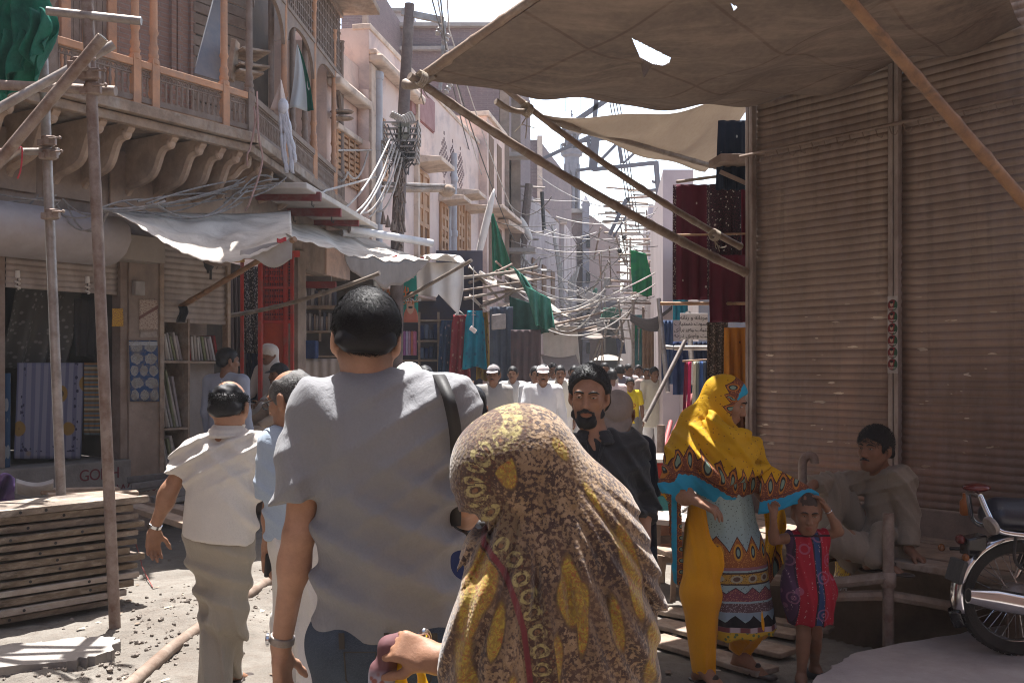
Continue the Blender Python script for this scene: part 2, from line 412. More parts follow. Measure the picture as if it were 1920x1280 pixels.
def brick_mat(name,c1,c2,mortar,k=(.8,.6),bw=.23,dirt=(.2,.15,.14),damt=.6,dsc=.7):
 t=NT(name);c=t.co();x,y,z=t.sep(c)[:3]
 u=t.math('ADD',t.math('MULTIPLY',x,k[0]),t.math('MULTIPLY',y,k[1]))
 cv=t.n('CombineXYZ',i_0=u,i_1=z);b=t.n('TexBrick',i_Vector=cv.outputs[0],i_Color1=c1,i_Color2=c2,i_Mortar=mortar)
 b.inputs['Scale'].default_value=1;b.inputs['Brick Width'].default_value=bw;b.inputs['Row Height'].default_value=.05;b.inputs['Mortar Size'].default_value=.008;b.inputs['Mortar Smooth'].default_value=.4
 n1=t.noise(c,dsc,9,.7,.5);n2=t.noise(c,14,5)
 col=t.mix(t.math('MULTIPLY',t.step(n1,.42,.66),damt),b.outputs[0],dirt)
 col=t.mix(t.math('MULTIPLY',t.step(n2,.4,.7),.45),col,tuple(q*.6 for q in c1))
 t.bump(b.outputs['Fac'],.5,-.012);t.bump(t.noise(c,40),.4,.01)
 return t.fin(col,.92)
BRICK=brick_mat('old_brick',(.34,.185,.13),(.28,.165,.13),(.28,.22,.19))
BRICKP=brick_mat('mauve_brick',(.23,.165,.17),(.18,.135,.145),(.26,.21,.20),dirt=(.14,.115,.125),damt=.75,dsc=.35)
BRICKF=brick_mat('far_brick',(.19,.125,.115),(.165,.115,.108),(.22,.18,.17),dirt=(.12,.095,.095),dsc=.3)
def vn(x,y,f,s):
 q=np.stack([x*f,y*f,np.zeros_like(x)],-1);return wnoise(q,1.0,s)
def ground_h(x,y):
 h=.012*vn(x,y,2.2,1)+.008*vn(x,y,6,2)
 rub=np.exp(-(((x+2.02)/.55)**2+((y-6.6)/1.1)**2))
 rub+=.8*np.exp(-(((x+2.2)/.8)**2+((y-5.15)/.3)**2))
 h=h+rub*(.035+.035*np.abs(vn(x,y,17,3))+.03*np.abs(vn(x,y,39,4)))
 uu_,oo_=(x-1.773)*.605-(y-7.6)*.796,-(x-1.773)*.796-(y-7.6)*.605
 sm=lambda v,a,b:np.clip((v-a)/(b-a),0,1);h=h-.5*sm(uu_,.15,.25)*sm(uu_,2.9,2.8)*sm(oo_,-.15,-.08)*sm(oo_,.86,.78)
 near=np.clip((9-y)/3,0,1)
 return h+near*(.010*np.abs(vn(x,y,13,7))+.008*vn(x,y,31,5)+.005*vn(x,y,70,6))
xs=np.concatenate([[-300,-80,-30,-12,-7],np.arange(-5,3.4,.035),[4,6,9,14,30,80,300]])
ys=np.concatenate([[-60,-20,-5,0,1.5],np.arange(2.4,9,.035),np.arange(9.1,20,.25),[22,25,30,40,60,90,150,300,600]])
gx,gy=np.meshgrid(xs,ys,indexing='xy');gz=np.where((np.abs(gx)<6)&(gy<25)&(gy>2),ground_h(gx,gy),0)
nx,ny=len(xs),len(ys)
gf=[(j*nx+i,j*nx+i+1,(j+1)*nx+i+1,(j+1)*nx+i)for j in range(ny-1)for i in range(nx-1)]
t=NT('dusty_earth');c=t.co()
n1=t.noise(c,1.1,9,.65,.3);n2=t.noise(c,9,8,.7);n3=t.voro(t.mapv(c,(1,1,1)),38)
col=t.mix(t.step(n1,.36,.64),(.225,.205,.18),(.14,.123,.106));col=t.mix(t.math('MULTIPLY',t.step(n2,.45,.66),.75),col,(.15,.125,.105))
col=t.mix(t.math('MULTIPLY',t.step(n3,.12,.02),.45),col,(.36,.33,.3))
t.bump(n2,.9,.03);t.bump(t.noise(c,60,6,.7),.8,.010)
GROUND=t.fin(col,.95,spec=.15)
go=MB().add(np.stack([gx,gy,gz],-1).reshape(-1,3),gf).build('ground',GROUND,smooth=180,base=(0,0,0));struct(go)
def rough_slab(name,px,z,th,m,jit=.03,seed=1,n=10):
 q=random.Random(seed);pts=[G(a,b,z)[:2]for a,b in px];out=[]
 for i in range(len(pts)):
  a,b=pts[i],pts[(i+1)%len(pts)]
  for k in range(n):
   p=lerp(a,b,k/n);out.append((p[0]+q.uniform(-jit,jit),p[1]+q.uniform(-jit,jit)))
 mb=MB().prism(out,(0,0,z-th),(1,0,0),(0,1,0),(0,0,th))
 return mb.build(name,m,smooth=30,bevel=.008)
SLABM=mat('slab_concrete',(.30,.275,.255),(.24,.22,.20),4,.93,.6,30,dirt=(.24,.21,.19),dsc=2.4,damt=.55)
struct(rough_slab('concrete_slab',[(-160,1222),(60,1203),(188,1191),(222,1200),(205,1222),(120,1240),(-160,1262)],.09,.12,SLABM,.025,3))
struct(rough_slab('pavement',[(1470,1330),(1541,1259),(1610,1219),(1813,1182),(2200,1122),(2600,1300),(1900,2100)],.15,.2,mat('pavement_concrete',(.40,.35,.335),(.33,.29,.28),5,.93,.6,45,dirt=(.26,.22,.21),dsc=2.2),.012,5))
struct(rough_slab('street_paving',[(1010,830),(1235,862),(1300,905),(1260,1010),(900,1010),(860,900)],.03,.05,mat('street_stone',(.36,.33,.305),(.29,.26,.24),2,.93,.5,30,dirt=(.3,.26,.23)),.03,7))
def clod(r,seed):
 q=random.Random(seed);mb=MB();mb.ell((0,0,0),(r,r*q.uniform(.6,1),r*q.uniform(.5,.8)),7,5)
 v=mb.v[0];v+=np.array([[q.gauss(0,r*.12)for _ in range(3)]for _ in v]);return mb
CLOD=mat('dry_clod',(.25,.215,.185),(.16,.135,.115),12,.95,.7,60)
cl=MB()
q=random.Random(5)
for i in range(620):
 if i<400:x,y=-2.02+q.gauss(0,.32),6.5+q.gauss(0,.7)
 elif i<580:x,y=-2.3+q.gauss(0,.5),5.15+q.gauss(0,.16)
 else:x,y=q.uniform(-3,.6),q.uniform(4.2,9)
 if-1.75<x<-1.2 and 4.5<y<5.4:continue
 r=min(.024,abs(q.gauss(.002,.007))+.0035);z=float(ground_h(np.array(x),np.array(y)))
 m=clod(r,i);cl.add(m.v[0]+A(x,y,z+r*.25),m.f)
o=cl.build('soil_clods',CLOD,smooth=60);o['kind']='stuff'
lt=MB();q=random.Random(15)
for i in range(260):
 x,y=q.uniform(-3.4,1.2),q.uniform(3.9,10);z=float(ground_h(np.array(x),np.array(y)))+.004;a=q.uniform(0,6.3);l=q.uniform(.008,.035);w_=l*q.uniform(.12,.8);c_,s_=math.cos(a),math.sin(a)
 lt.add([(x+l*c_*u-w_*s_*v,y+l*s_*u+w_*c_*v,z+q.uniform(0,.010))for u,v in((-1,-1),(1,-1),(1,1),(-1,1))],[(0,1,2,3)])
o=lt.build('litter',mat('litter',(.42,.36,.28),(.16,.12,.09),3,.9,.2,lo=.45,hi=.55),smooth=0,solid=.001);o['kind']='stuff'
B0=A(1.773,7.6,0);W1=A(.605,-.796,0);N1=A(-.796,-.605,0)
RW=lambda u,z,o=0:B0+W1*u+N1*o+UP*z
shop=thing('shuttered_shop',RW(1.2,0),'shop front closed with two tall brown rolling shutters beside the motorcycle','shop')
t=NT('shutter_paint');c=t.co();z=t.sep(c)[2]
n1=t.noise(t.mapv(c,(1,1,.35)),2.2,8,.65);n2=t.noise(t.mapv(c,(1.2,1.2,.5)),9,7,.7)
sid=t.math('FLOOR',t.math('DIVIDE',t.math('SUBTRACT',z,.7),.051));wn=t.n('TexWhiteNoise',noise_dimensions='1D');t.put(wn.inputs['W'],sid)
base=t.mix(t.step(z,2.3,.9),(.33,.25,.195),(.30,.18,.138));base=t.mix(t.math('MULTIPLY',wn.outputs[0],.38),base,(.12,.082,.066));drip=t.noise(t.mapv(c,(7,7,.5)),1.6,6,.65);base=t.mix(t.math('MULTIPLY',t.step(drip,.52,.70),.6),base,(.10,.072,.06))
col=t.mix(t.step(n1,.38,.66),base,(.19,.135,.108));col=t.mix(t.math('MULTIPLY',t.step(n2,.46,.7),.5),col,(.27,.215,.20))
n3=t.noise(t.mapv(c,(2.2,2.2,11)),2.4,3,.5);lowz=t.math('MULTIPLY',t.step(z,2.15,1.9),t.step(z,.9,1.1))
col=t.mix(t.math('MULTIPLY',t.step(n3,.685,.70),lowz),col,(.55,.46,.36))
zz=t.math('FRACT',t.math('DIVIDE',t.math('SUBTRACT',z,.7),.051));col=t.mix(t.math('MULTIPLY',t.step(zz,.80,.97),.45),col,(.28,.23,.21))
t.bump(n2,.35,.006);t.bump(t.noise(c,90),.2,.004)
SHUT=t.fin(col,t.n('MapRange',i_0=n1,i_1=.3,i_2=.7,i_3=.48,i_4=.75).outputs[0],.25,.35)
def shutter(u0,u1,z0,z1,fr,par,m,pitch=.07,o=0,nseg=7):
 prof=[];z=z0
 while z<z1:
  for k in range(nseg):
   a=k/nseg;prof.append((z+a*pitch,pitch*.24*math.sin(math.pi*min(1,(a+.04)/.9))**.7 if a<.86 else-.006))
  z+=pitch
 mb=MB();nu=14;v=[]
 for i in range(nu+1):
  u=u0+(u1-u0)*i/nu
  for zz,d in prof:v.append(fr(u,zz,o+d+.006*math.sin(u*9+zz*3)*math.sin(zz*2.1)-.016*math.exp(-((u-.62)/.12)**2-((zz-1.5)/.16)**2)+.010*math.exp(-((u-1.9)/.2)**2-((zz-2.3)/.2)**2)))
 n=len(prof)
 f=[(i*n+j,(i+1)*n+j,(i+1)*n+j+1,i*n+j+1)for i in range(nu)for j in range(n-1)]
 mb.add(v,f);return mb.build('shutter',m,par,smooth=35,solid=.003)
shutter(.035,1.150,.70,3.95,RW,shop,SHUT,.051,-.03);shutter(1.222,2.62,.70,3.95,RW,shop,SHUT,.051,-.03)
MULL=mat('mullion_steel',(.36,.30,.265),(.20,.15,.13),8,.6,.3,50,.3,dirt=(.46,.41,.37),dsc=7,stretch=(1,1,.4))
def upr(u,wd,z0,z1,nm,m=MULL,th=.05,o=0):
 mb=MB();mb.obox(RW(u-wd/4-.001,(z0+z1)/2,o),W1*(wd/4-.003),N1*th/2,UP*(z1-z0)/2);mb.obox(RW(u+wd/4+.001,(z0+z1)/2,o),W1*(wd/4-.003),N1*th/2,UP*(z1-z0)/2)
 mb.obox(RW(u,(z0+z1)/2,o-.012),W1*.01,N1*th/3,UP*(z1-z0)/2)
 return mb.build(nm,m,shop,bevel=.004)
upr(0,.07,.3,3.9,'door_post');mul=upr(1.186,.078,.70,3.9,'mullion');upr(2.66,.07,.3,3.9,'door_post')
t=NT('sticker');s=t.st();x,y,_=t.sep(s)[:3]
r=t.math('SQRT',t.math('ADD',t.math('POWER',t.math('SUBTRACT',x,.5),2),t.math('POWER',t.math('SUBTRACT',y,.5),2)))
col=t.mix(t.step(t.math('ADD',x,t.math('MULTIPLY',y,-.25)),.52,.56),(.15,.02,.025),(.02,.07,.04))
fc=t.math('ADD',t.math('POWER',t.math('MULTIPLY',t.math('SUBTRACT',x,.40),5.5),2),t.math('POWER',t.math('MULTIPLY',t.math('SUBTRACT',y,.60),4.2),2))
col=t.mix(t.step(fc,1,.8),col,(.36,.24,.18));hr=t.math('ADD',t.math('POWER',t.math('MULTIPLY',t.math('SUBTRACT',x,.40),5.5),2),t.math('POWER',t.math('MULTIPLY',t.math('SUBTRACT',y,.76),8),2))
col=t.mix(t.step(hr,1,.8),col,(.02,.015,.015))
tx=t.math('MULTIPLY',t.step(t.noise(t.mapv(s,(14,5,1)),3,1),.52,.56),t.math('MULTIPLY',t.step(y,.10,.14),t.step(y,.30,.26)))
col=t.mix(tx,col,(.6,.55,.5));col=t.mix(t.step(r,.455,.47),col,(.05,.06,.05))
STK=t.fin(col,.5)
MB().obox(RW(1.186,1.57+(695-627)/1920*6.63,.0275),W1*.037,N1*.0008,UP*.25).build('paper_strip',mat('old_paper',(.42,.38,.35),(.28,.25,.23),20,.85,.2),shop)
for k in range(6):
 py=572+22.2*k;z=1.57+(695-py)/1920*6.63;ct=RW(1.186,z,.029)
 mb=MB();n=20;rr=.038
 ring=[ct+W1*rr*.92*math.cos(2*math.pi*i/n)+UP*rr*math.sin(2*math.pi*i/n)for i in range(n)]
 v=ring+[p+N1*.0015 for p in ring];st=[(.5+.5*math.cos(2*math.pi*i/n),.5+.5*math.sin(2*math.pi*i/n),0)for i in range(n)]*2
 mb.add(v,[tuple(range(n,2*n))]+[(i,n+i,n+(i+1)%n,(i+1)%n)for i in range(n)],st);mb.build('sticker',STK,mul_p if False else shop,smooth=0)
mb=MB().tube([RW(-.06,3.16,.05),RW(2.7,3.16,.05)],.014,6)
for k in range(26):
 u=.08+k*.1;mb.tube([RW(u,3.15,.06),RW(u+.02,3.10,.065),RW(u+.05,3.085,.065),RW(u+.065,3.11,.065)],.004,4)
mb.build('hook_rail',WOODD,shop)
MB().obox(RW(1.32,.095,-.12),W1*1.42,N1*.11,UP*.6).build('riser',PLAST,shop,bevel=.01)
MB().obox(RW(1.55,6.4,-.2),W1*1.55,N1*.18,UP*2.44).build('upper_wall',PLAST,shop)  # shop wall carried up out of view to block sky light
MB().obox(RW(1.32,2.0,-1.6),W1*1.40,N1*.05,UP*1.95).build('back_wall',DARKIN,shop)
MB().obox(RW(.0,3.2,-.75),W1*.03,N1*.70,UP*3.2).build('side_wall',PLAST,shop)
ledge=thing('plank_bench',RW(1.2,0,.5),'low bench of weathered planks under the right hand shutters, a man sits on it','bench')
for i,(o0,o1,uu0,uu1,zz)in enumerate([(.0,.21,-.1,2.6,.505),(.225,.43,-.05,2.62,.50),(.445,.66,.0,2.5,.503),(.675,.88,.12,2.55,.497)]):
 MB().obox(RW((uu0+uu1)/2,zz,(o0+o1)/2),W1*(uu1-uu0)/2,N1*(o1-o0)/2,UP*.018).build('plank',WOODG,ledge,bevel=.004)
for u in(.2,1.0,2.3):
 MB().obox(RW(u,-.02,.66),W1*.035,N1*.035,UP*.495).build('leg',WOODD,ledge,bevel=.004)
 MB().obox(RW(u,.455,.42),W1*.03,N1*.44,UP*.02).build('bearer',WOODD,ledge,bevel=.004)
mb=MB()
pl=A(2.04,5.55,.08)
post=thing('iron_post',pl,'short rusty iron post with clamped cross rails in front of the bench','post')
MB().tube([pl,pl+UP*.72],.030,10).build('post',RUST,post)
MB().lathe([(.036,0),(.042,.01),(.042,.07),(.036,.08)],pl+UP*.32,10).build('collar',RUST,post)
MB().tube(bez([pl+A(-.62,.15,.33),pl+A(-.3,.06,.33),pl+A(-.02,.0,.37)],6),.032,8).build('cross_rail',BAMBOOD,post)
MB().tube([pl+A(-.5,.1,.24),pl+A(-.0,.03,.27),pl+A(.36,-.02,.215)],.03,8).build('cross_rail',WOODG,post)
hk=P(1505,930,6.2);hk[2]=0
o=MB().tube([hk]+[hk+UP*.6]+bez([hk+UP*.98,hk+A(.005,0,1.03),hk+A(.035,-.005,1.06),hk+A(.065,-.01,1.045),hk+A(.07,-.01,1.01)],5),.026,10).build('hooked_pipe',RUST,smooth=60)
tag(o,'upright rusty pipe with a bent hook top between the child and the seated man','pipe')
t=NT('packet_print');s=t.st();x,y,_=t.sep(s)[:3]
col=t.mix(t.step(y,.48,.52),(.62,.42,.05),(.46,.42,.38));col=t.mix(t.step(t.noise(t.mapv(s,(6,5,1)),2,2),.5,.56),col,(.25,.14,.08))
PKT=t.fin(col,.35)
c0=RW(1.42,.49,.9)
MB().sheet(lambda a,b:c0+W1*(a-.5)*.1+A(0,0,-.24*b+.02)+N1*(.03+.03*math.sin(a*4)*b)+W1*.02*math.sin(b*5),6,10).build('snack_packet',PKT,solid=.002)
tag(bpy.data.objects['snack_packet'],'crumpled yellow and white snack packet caught on the bench edge by the iron post','packet')
t=NT('brown_tarp');c=t.st();oc=t.co()
n1=t.noise(oc,1.3,8,.65,.6);n2=t.noise(t.mapv(oc,(1,1,1)),26,4)
x,y,_=t.sep(c)[:3]
seam=t.math('ABSOLUTE',t.math('SUBTRACT',t.math('FRACT',t.math('MULTIPLY',x,3.02)),.5));seam2=t.math('ABSOLUTE',t.math('SUBTRACT',t.math('FRACT',t.math('ADD',t.math('MULTIPLY',y,4.0),.3)),.5))
col=t.mix(t.step(n1,.35,.68),(.195,.15,.124),(.115,.09,.078));col=t.mix(t.math('MULTIPLY',t.step(n2,.4,.7),.2),col,(.36,.27,.21))
col=t.mix(t.math('MULTIPLY',t.math('MAXIMUM',t.step(seam,.014,.006),t.step(seam2,.02,.01)),.55),col,(.10,.065,.05))
st3=t.noise(t.mapv(oc,(.6,3,1),(0,0,.6)),1.7,6,.7);col=t.mix(t.math('MULTIPLY',t.step(st3,.5,.68),.4),col,(.38,.285,.225))
t.bump(n1,.5,.03);t.bump(n2,.3,.004)
TARP=t.fin(col,.92,spec=.15,trans=.09)
TA,TB=A(-.50,5.80,3.22),A(1.79,7.60,3.56)
TAN,TBN=TA+W1*3.1+UP*.42,TB+W1*2.55+UP*.06
def tarp_pt(a,b):
 bb=b*(1-.22*a)
 p=lerp(lerp(TA,TB,a),lerp(TAN,TBN,a),bb)
 s1=4*a*(1-a)
 p[2]-=s1*(.07+.13*math.sin(math.pi*min(1,b*1.05)))+.03*math.sin(b*9.5)*a*a*(1-a)*6
 p[2]-=.10*math.exp(-((a-.93)/.09)**2)*(.5+.5*math.cos(b*15))*min(1,6*b)
 p[2]+=.022*math.sin(a*17+b*6)*s1+.014*math.sin(a*7-b*23)*s1+.009*math.sin(a*31+b*11+2)*s1
 return p
NU,NV=120,110
def par_of(px,py):
 return px,py
uu=[(i+.5)/NU for i in range(NU)];vv=[(j+.5)/NV for j in range(NV)]
hole1=[(1183,70),(1258,108),(1256,118),(1243,124),(1225,121),(1208,119),(1199,108)];hole2=[(1369,5),(1384,14),(1376,22)]
def inside(p,poly):
 x,y=p;c=False;n=len(poly)
 for i in range(n):
  (x1,y1),(x2,y2)=poly[i],poly[(i+1)%n]
  if(y1>y)!=(y2>y)and x<(x2-x1)*(y-y1)/(y2-y1)+x1:c=not c
 return c
def proj(p):return CX+p[0]/p[1]*F,HY-(p[2]-CZ)/p[1]*F
def wallhole(u,v):
 q=proj(tarp_pt(u,v));return inside(q,hole1)or inside(q,hole2)
NU,NV=430,390
tarp=MB().sheet(tarp_pt,NU,NV,wallhole).build('canvas_awning',TARP,smooth=180,solid=.006)
tag(tarp,'large torn brown canvas awning stretched over the shuttered shop at top right','awning')
def bamboo(name,a,b,r,label,group='bamboo awning poles',m=None,bend=.03,r2=None,nodes=True,seed=0):
 q=random.Random(seed);a,b=A(a),A(b);L=np.linalg.norm(b-a);pts=[];rs=[];step=.05;n=int(L/step)
 side=unit(np.cross(b-a,UP));nd=q.uniform(.25,.35)
 for i in range(n+1):
  tt=i/n;p=a*(1-tt)+b*tt+UP*(-bend*4*tt*(1-tt))+side*bend*.5*math.sin(tt*3.1+q.random()*.0)
  rr=r*(1-tt)+(r2 or r*.8)*tt
  if nodes and(i*step)%nd<step:rr*=1.14
  pts.append(p);rs.append(rr)
 o=MB().tube(pts,rs,9).build(name,m or BAMBOO,smooth=50)
 return tag(o,label,'pole',group)
bamboo('bamboo_pole',TA+UP*.01+W1*-.06,TA+W1*3.15+UP*.44,.030,'pale bamboo pole rolled into the street edge of the brown awning',m=WOODG,bend=-.02,seed=1)
cl=[(0,0,0)]
b1=bamboo('bamboo_pole',RW(-.02,2.30,.04),P(768,142,5.72),.034,'long thick bamboo prop rising from the corner post to the tip of the brown awning',seed=2,r2=.024,bend=.05,m=BAMBOOW)
b2=bamboo('bamboo_pole',RW(-.10,2.50,.0),P(943,163,6.2),.026,'second slanting bamboo prop just above the thick one, reaching the small tan awning',seed=3,r2=.019,bend=.045,m=BAMBOOW)
bamboo('bamboo_pole',P(1578,-16,4.6),P(1935,395,5.1),.027,'orange bamboo pole slanting across the shutters under the brown awning',seed=4,r2=.030,bend=.0)
bamboo('bamboo_pole',P(930,190,6.1),P(985,207,6.3),.020,'short dark stick lashed across the upper bamboo prop',seed=5,m=BAMBOOD,nodes=False)
bamboo('bamboo_pole',P(760,158,5.9),P(815,140,5.75),.028,'short cut bamboo stub lashed at the tip of the brown awning',seed=6,m=BAMBOOD)
def lashing(name,c,ax,r,m,par=None,turns=4,lab=None,tail=True,seed=0):
 q=random.Random(seed);ax=unit(ax);x=unit(np.cross(ax,UP+A(.01,0,0)));y=np.cross(ax,x);pts=[]
 for i in range(turns*8+1):
  a=i/8*2*math.pi;pts.append(A(c)+ax*(i/8-turns/2)*.012+r*(math.cos(a)*x+math.sin(a)*y))
 mb=MB().tube(pts,.006,4)
 if tail:
  for k in range(3):mb.tube([A(c)-UP*r,A(c)+A(q.uniform(-.04,.04),0,-r-.05),A(c)+A(q.uniform(-.08,.08),q.uniform(-.03,.03),-r-.04-q.random()*.12)],.003,4)
 o=mb.build(name,m,par)
 if par is None:tag(o,lab,'rope','rope lashings on the bamboo')
 return o
ROPE=mat('rope',(.40,.34,.27),(.25,.21,.17),30,.9,.3)
for i,(px,py,d,lab)in enumerate([(790,148,5.72,'rope lashing at the tip of the brown awning'),(988,206,6.28,'rope lashing where a short stick crosses the upper bamboo prop'),(1340,441,7.4,'rope lashing where the two bamboo props meet by the maroon cloth')]):
 lashing('rope_lashing',P(px,py,d),unit(P(768,142,5.72)-RW(-.02,2.30,.04)),.040,ROPE,None,4,lab,seed=i)
f0=P(1198,108,5.7);
o=MB().sheet(lambda a,b:P(lerp(1198,1226,a*(1-b*.8))[()]if False else 1199+26*a*(1-b)+8*b,107+a*14*(1-b)+40*b,5.70+.02*math.sin(b*4)),5,6).build('torn_flap',TARP,solid=.004);tag(o,'pointed flap of canvas hanging from the tear in the brown awning','flap')
t=NT('tan_tarp');oc=t.co();n1=t.noise(oc,1.6,7,.6,.5);n2=t.noise(oc,30,4)
col=t.mix(t.step(n1,.35,.68),(.43,.375,.32),(.35,.30,.26));col=t.mix(t.math('MULTIPLY',t.step(n2,.45,.7),.2),col,(.3,.22,.17));t.bump(n1,.4,.03)
TAN=t.fin(col,.92,spec=.15,trans=.45)
QA,QB,QC,QD=P(1018,216,6.4),P(1300,193,7.3),P(1420,190,8.3),P(1322,320,9.2)
def tarp2(a,b):
 p=lerp(lerp(QA,QB,a),lerp(QA+A(.05,.1,0),QD,a),b)if False else lerp(lerp(QA,QC+UP*.1,a),lerp(QA+A(.02,.05,-.01),QD,a),b)
 p[2]-=.09*math.sin(math.pi*a)*(1-.6*b)+.05*math.sin(math.pi*b)*a+.015*math.sin(a*14+b*7)
 return p
o=MB().sheet(tarp2,40,24).build('canvas_awning',TAN,smooth=180,solid=.006);tag(o,'smaller tan canvas awning behind the torn brown one, over the hanging cloths','awning')
bamboo('bamboo_pole',QD+A(.25,.05,.0),QA+A(0,.02,-.01),.022,'thin pole along the lower edge of the small tan awning',m=BAMBOOD,bend=.0,seed=9)
def pattern(name,base,motif,sc,dot=.25,fold=True,stripe=None,trans=.15,edge=None,mix2=None):
 t=NT(name);s=t.st();x,y,_=t.sep(s)[:3]
 v=t.mapv(s,(sc[0],sc[1],1));d=t.voro(v,1.0)if dot>0 else None
 nb=t.noise(t.co(),3,5);col=t.mix(t.step(nb,.35,.65),base,tuple(q*.72 for q in base))
 if mix2:col=t.mix(t.step(t.noise(t.mapv(s,(sc[0]*2,sc[1]*2,1)),2,4,.7),.48,.56),col,mix2)
 if d is not None:col=t.mix(t.step(d,dot,dot*.6),col,motif)
 if stripe:col=t.mix(t.step(t.math('ABSOLUTE',t.math('SUBTRACT',t.math('FRACT',t.math('MULTIPLY',y if stripe[0]=='y'else x,stripe[1])),.5)),stripe[3],stripe[3]-.06),col,stripe[2])
 if edge:col=t.mix(t.step(t.math('MINIMUM',x,t.math('SUBTRACT',1,x)),edge[0],edge[0]*.8),col,t.mix(t.step(t.voro(t.mapv(s,(30,60,1)),1.0),.4,.3),edge[1],edge[2]))
 t.bump(t.noise(t.co(),120),.15,.003)
 return t.fin(col,.85,trans=trans)
def hang(name,px0,px1,y0,y1,d,m,label,cat='cloth',group=None,folds=3,amp=.03,dd=0,seed=0,skew=0,base_z=None,hem=0,nu=28,nv=24):
 q=random.Random(seed);ph=q.uniform(0,6)
 def f(a,b):
  px=px0+(px1-px0)*a+skew*b;py=y0+(y1-y0)*b+hem*math.sin(a*math.pi*2+ph)*b
  return P(px,py,d+dd*a)+A(0,1,0)*amp*(math.sin(a*folds*6.28+ph+.6*math.sin(b*4+ph))*(.35+.65*b)+.4*math.sin(a*folds*2.3*6.28+ph*2)*b)
 o=MB().sheet(f,nu,nv).build(name,m,smooth=180,solid=.004);return tag(o,label,cat,group)
CORN='cloths hung at the shop corner'
MAR=pattern('maroon_cloth',(.115,.012,.03),(.42,.30,.28),(3,7),.09,edge=(.10,(.05,.02,.03),(.30,.24,.2)))
hang('hanging_cloth',1262,1331,346,562,8.7,MAR,'long maroon cloth with small pale motifs, hanging nearest the street',group=CORN,seed=1)
hang('hanging_cloth',1330,1407,478,604,8.2,pattern('maroon_plain',(.12,.010,.028),(.3,.2,.2),(3,5),.05),'shorter plain maroon cloth hanging beside the corner post',group=CORN,seed=2)
hang('hanging_cloth',1347,1403,226,356,8.0,pattern('blue_black_cloth',(.012,.022,.045),(.40,.42,.44),(3,5),.13),'dark blue shawl with white flowers hung highest at the corner',group=CORN,seed=3,skew=-4)
hang('hanging_cloth',1331,1392,345,486,8.3,pattern('beaded_cloth',(.020,.018,.024),(.48,.40,.36),(9,17),.26,mix2=(.10,.03,.05)),'black beaded cloth between the blue shawl and the maroon cloth',group=CORN,seed=4)
hang('hanging_cloth',1390,1408,345,480,8.25,pattern('crimson_strip',(.16,.01,.03),(.3,.2,.2),(3,5),.05),'narrow crimson cloth beside the black beaded one',group=CORN,seed=5)
hang('hanging_cloth',1325,1364,604,745,8.35,pattern('leaf_print',(.022,.020,.020),(.34,.27,.22),(14,40),.42,mix2=(.20,.16,.13)),'black and grey leaf printed cloth hanging below the maroon cloth',group=CORN,seed=6)
hang('hanging_cloth',1358,1407,614,735,8.1,pattern('orange_cloth',(.50,.20,.025),(.06,.02,.02),(3.2,5),.13),'orange cloth with dark diamond motifs by the corner post',group=CORN,seed=7)
hang('hanging_cloth',1372,1408,722,830,8.15,pattern('brown_print',(.16,.06,.03),(.42,.2,.06),(6,8),.3),'brown printed cloth hanging under the orange one',group=CORN,seed=8)
bamboo('bamboo_pole',P(1240,569,8.75),P(1407,569,8.05),.016,'level bamboo stick under the maroon cloth at the shop corner',seed=11,bend=0)
bamboo('bamboo_pole',P(1256,441,8.65),P(1407,438,8.0),.010,'thin level stick crossing the maroon cloth',seed=12,bend=0,nodes=False)
bamboo('bamboo_pole',P(1270,341,8.75),P(1412,322,8.0),.014,'dark stick the corner cloths hang from',seed=13,m=BAMBOOD,bend=0)
br=thing('corner_bracket',P(1380,312,7.95),'dark wooden bracket board jutting out by the corner post above the cloths','bracket')
MB().obox(P(1380,303,7.95),A(.17,.02,0),A(-.02,.14,0),A(0,0,.03)).build('board',WOODD,br,bevel=.004)
MB().bar(P(1350,322,7.95),P(1402,345,7.9),.03,.03).build('strut',WOODD,br)
sg=thing('shop_sign',P(1300,612,9.2),'white hand lettered sign with four lines of black Urdu left of the hanging cloths','sign')
sx,sz=unit(A(1,-.25,-.02)),UP
MB().obox(P(1301,612,9.2),sx*.123,A(.25,1,0)*.006,sz*.118).build('board',mat('sign_white',(.66,.64,.64),(.58,.56,.56),4,.6,.05,dirt=(.45,.42,.4)),sg,bevel=.002)
INK=mat('sign_ink',(.03,.03,.04),None,5,.6,0)
def ur(*codes):return ''.join(chr(c)for c in codes)[::-1]
L1=ur(0xFEE3,0xFEAE,0xFEA9,0xFE8D,0xFEE7,0xFEEA,0x20,0xFEED,0x20,0xFEAF,0xFEE7,0xFE8E,0xFEE7,0xFEEA)
L2=ur(0xFEE7,0xFBFF,0xFE8E,0x20,0xFEB3,0xFEEE,0xFE95,0x20,0xFEA9,0xFEB3,0xFE98,0xFBFF,0xFE8E,0xFE8F)
L3=ur(0xFEA9,0xFEB3,0xFE98,0xFBFF,0xFE8E,0xFE8F,0x20,0xFBFF,0xFEEA,0xFBFE,0xFBFE,0x20,0xFE91,0xFEAE,0xFE8D,0xFEE7,0xFBFC)
L4=ur(0xFED7,0xFBFE,0xFEE4,0xFE96,0x20,0xFEED,0xFE8D,0xFE9F,0xFE92,0xFBFC,0x20,0xFEA9,0xFEAD,0xFE9F,0xFEEA)
for i,(ln,yy)in enumerate([(L1,.078),(L2,.026),(L3,-.028),(L4,-.082)]):
 text('lettering',ln,P(1301,612,9.2)+sz*yy-A(.25,1,0)*.008,sx,sz,.052,INK,sg,track=.95)
F1=unit(A(.55,.835,0));M1=A(F1[1],-F1[0],0)
F2=unit(A(.05,1,0));M2=A(F2[1],-F2[0],0)
RC=A(-2.645,10.3,0)
R0=RC-F1*6.2
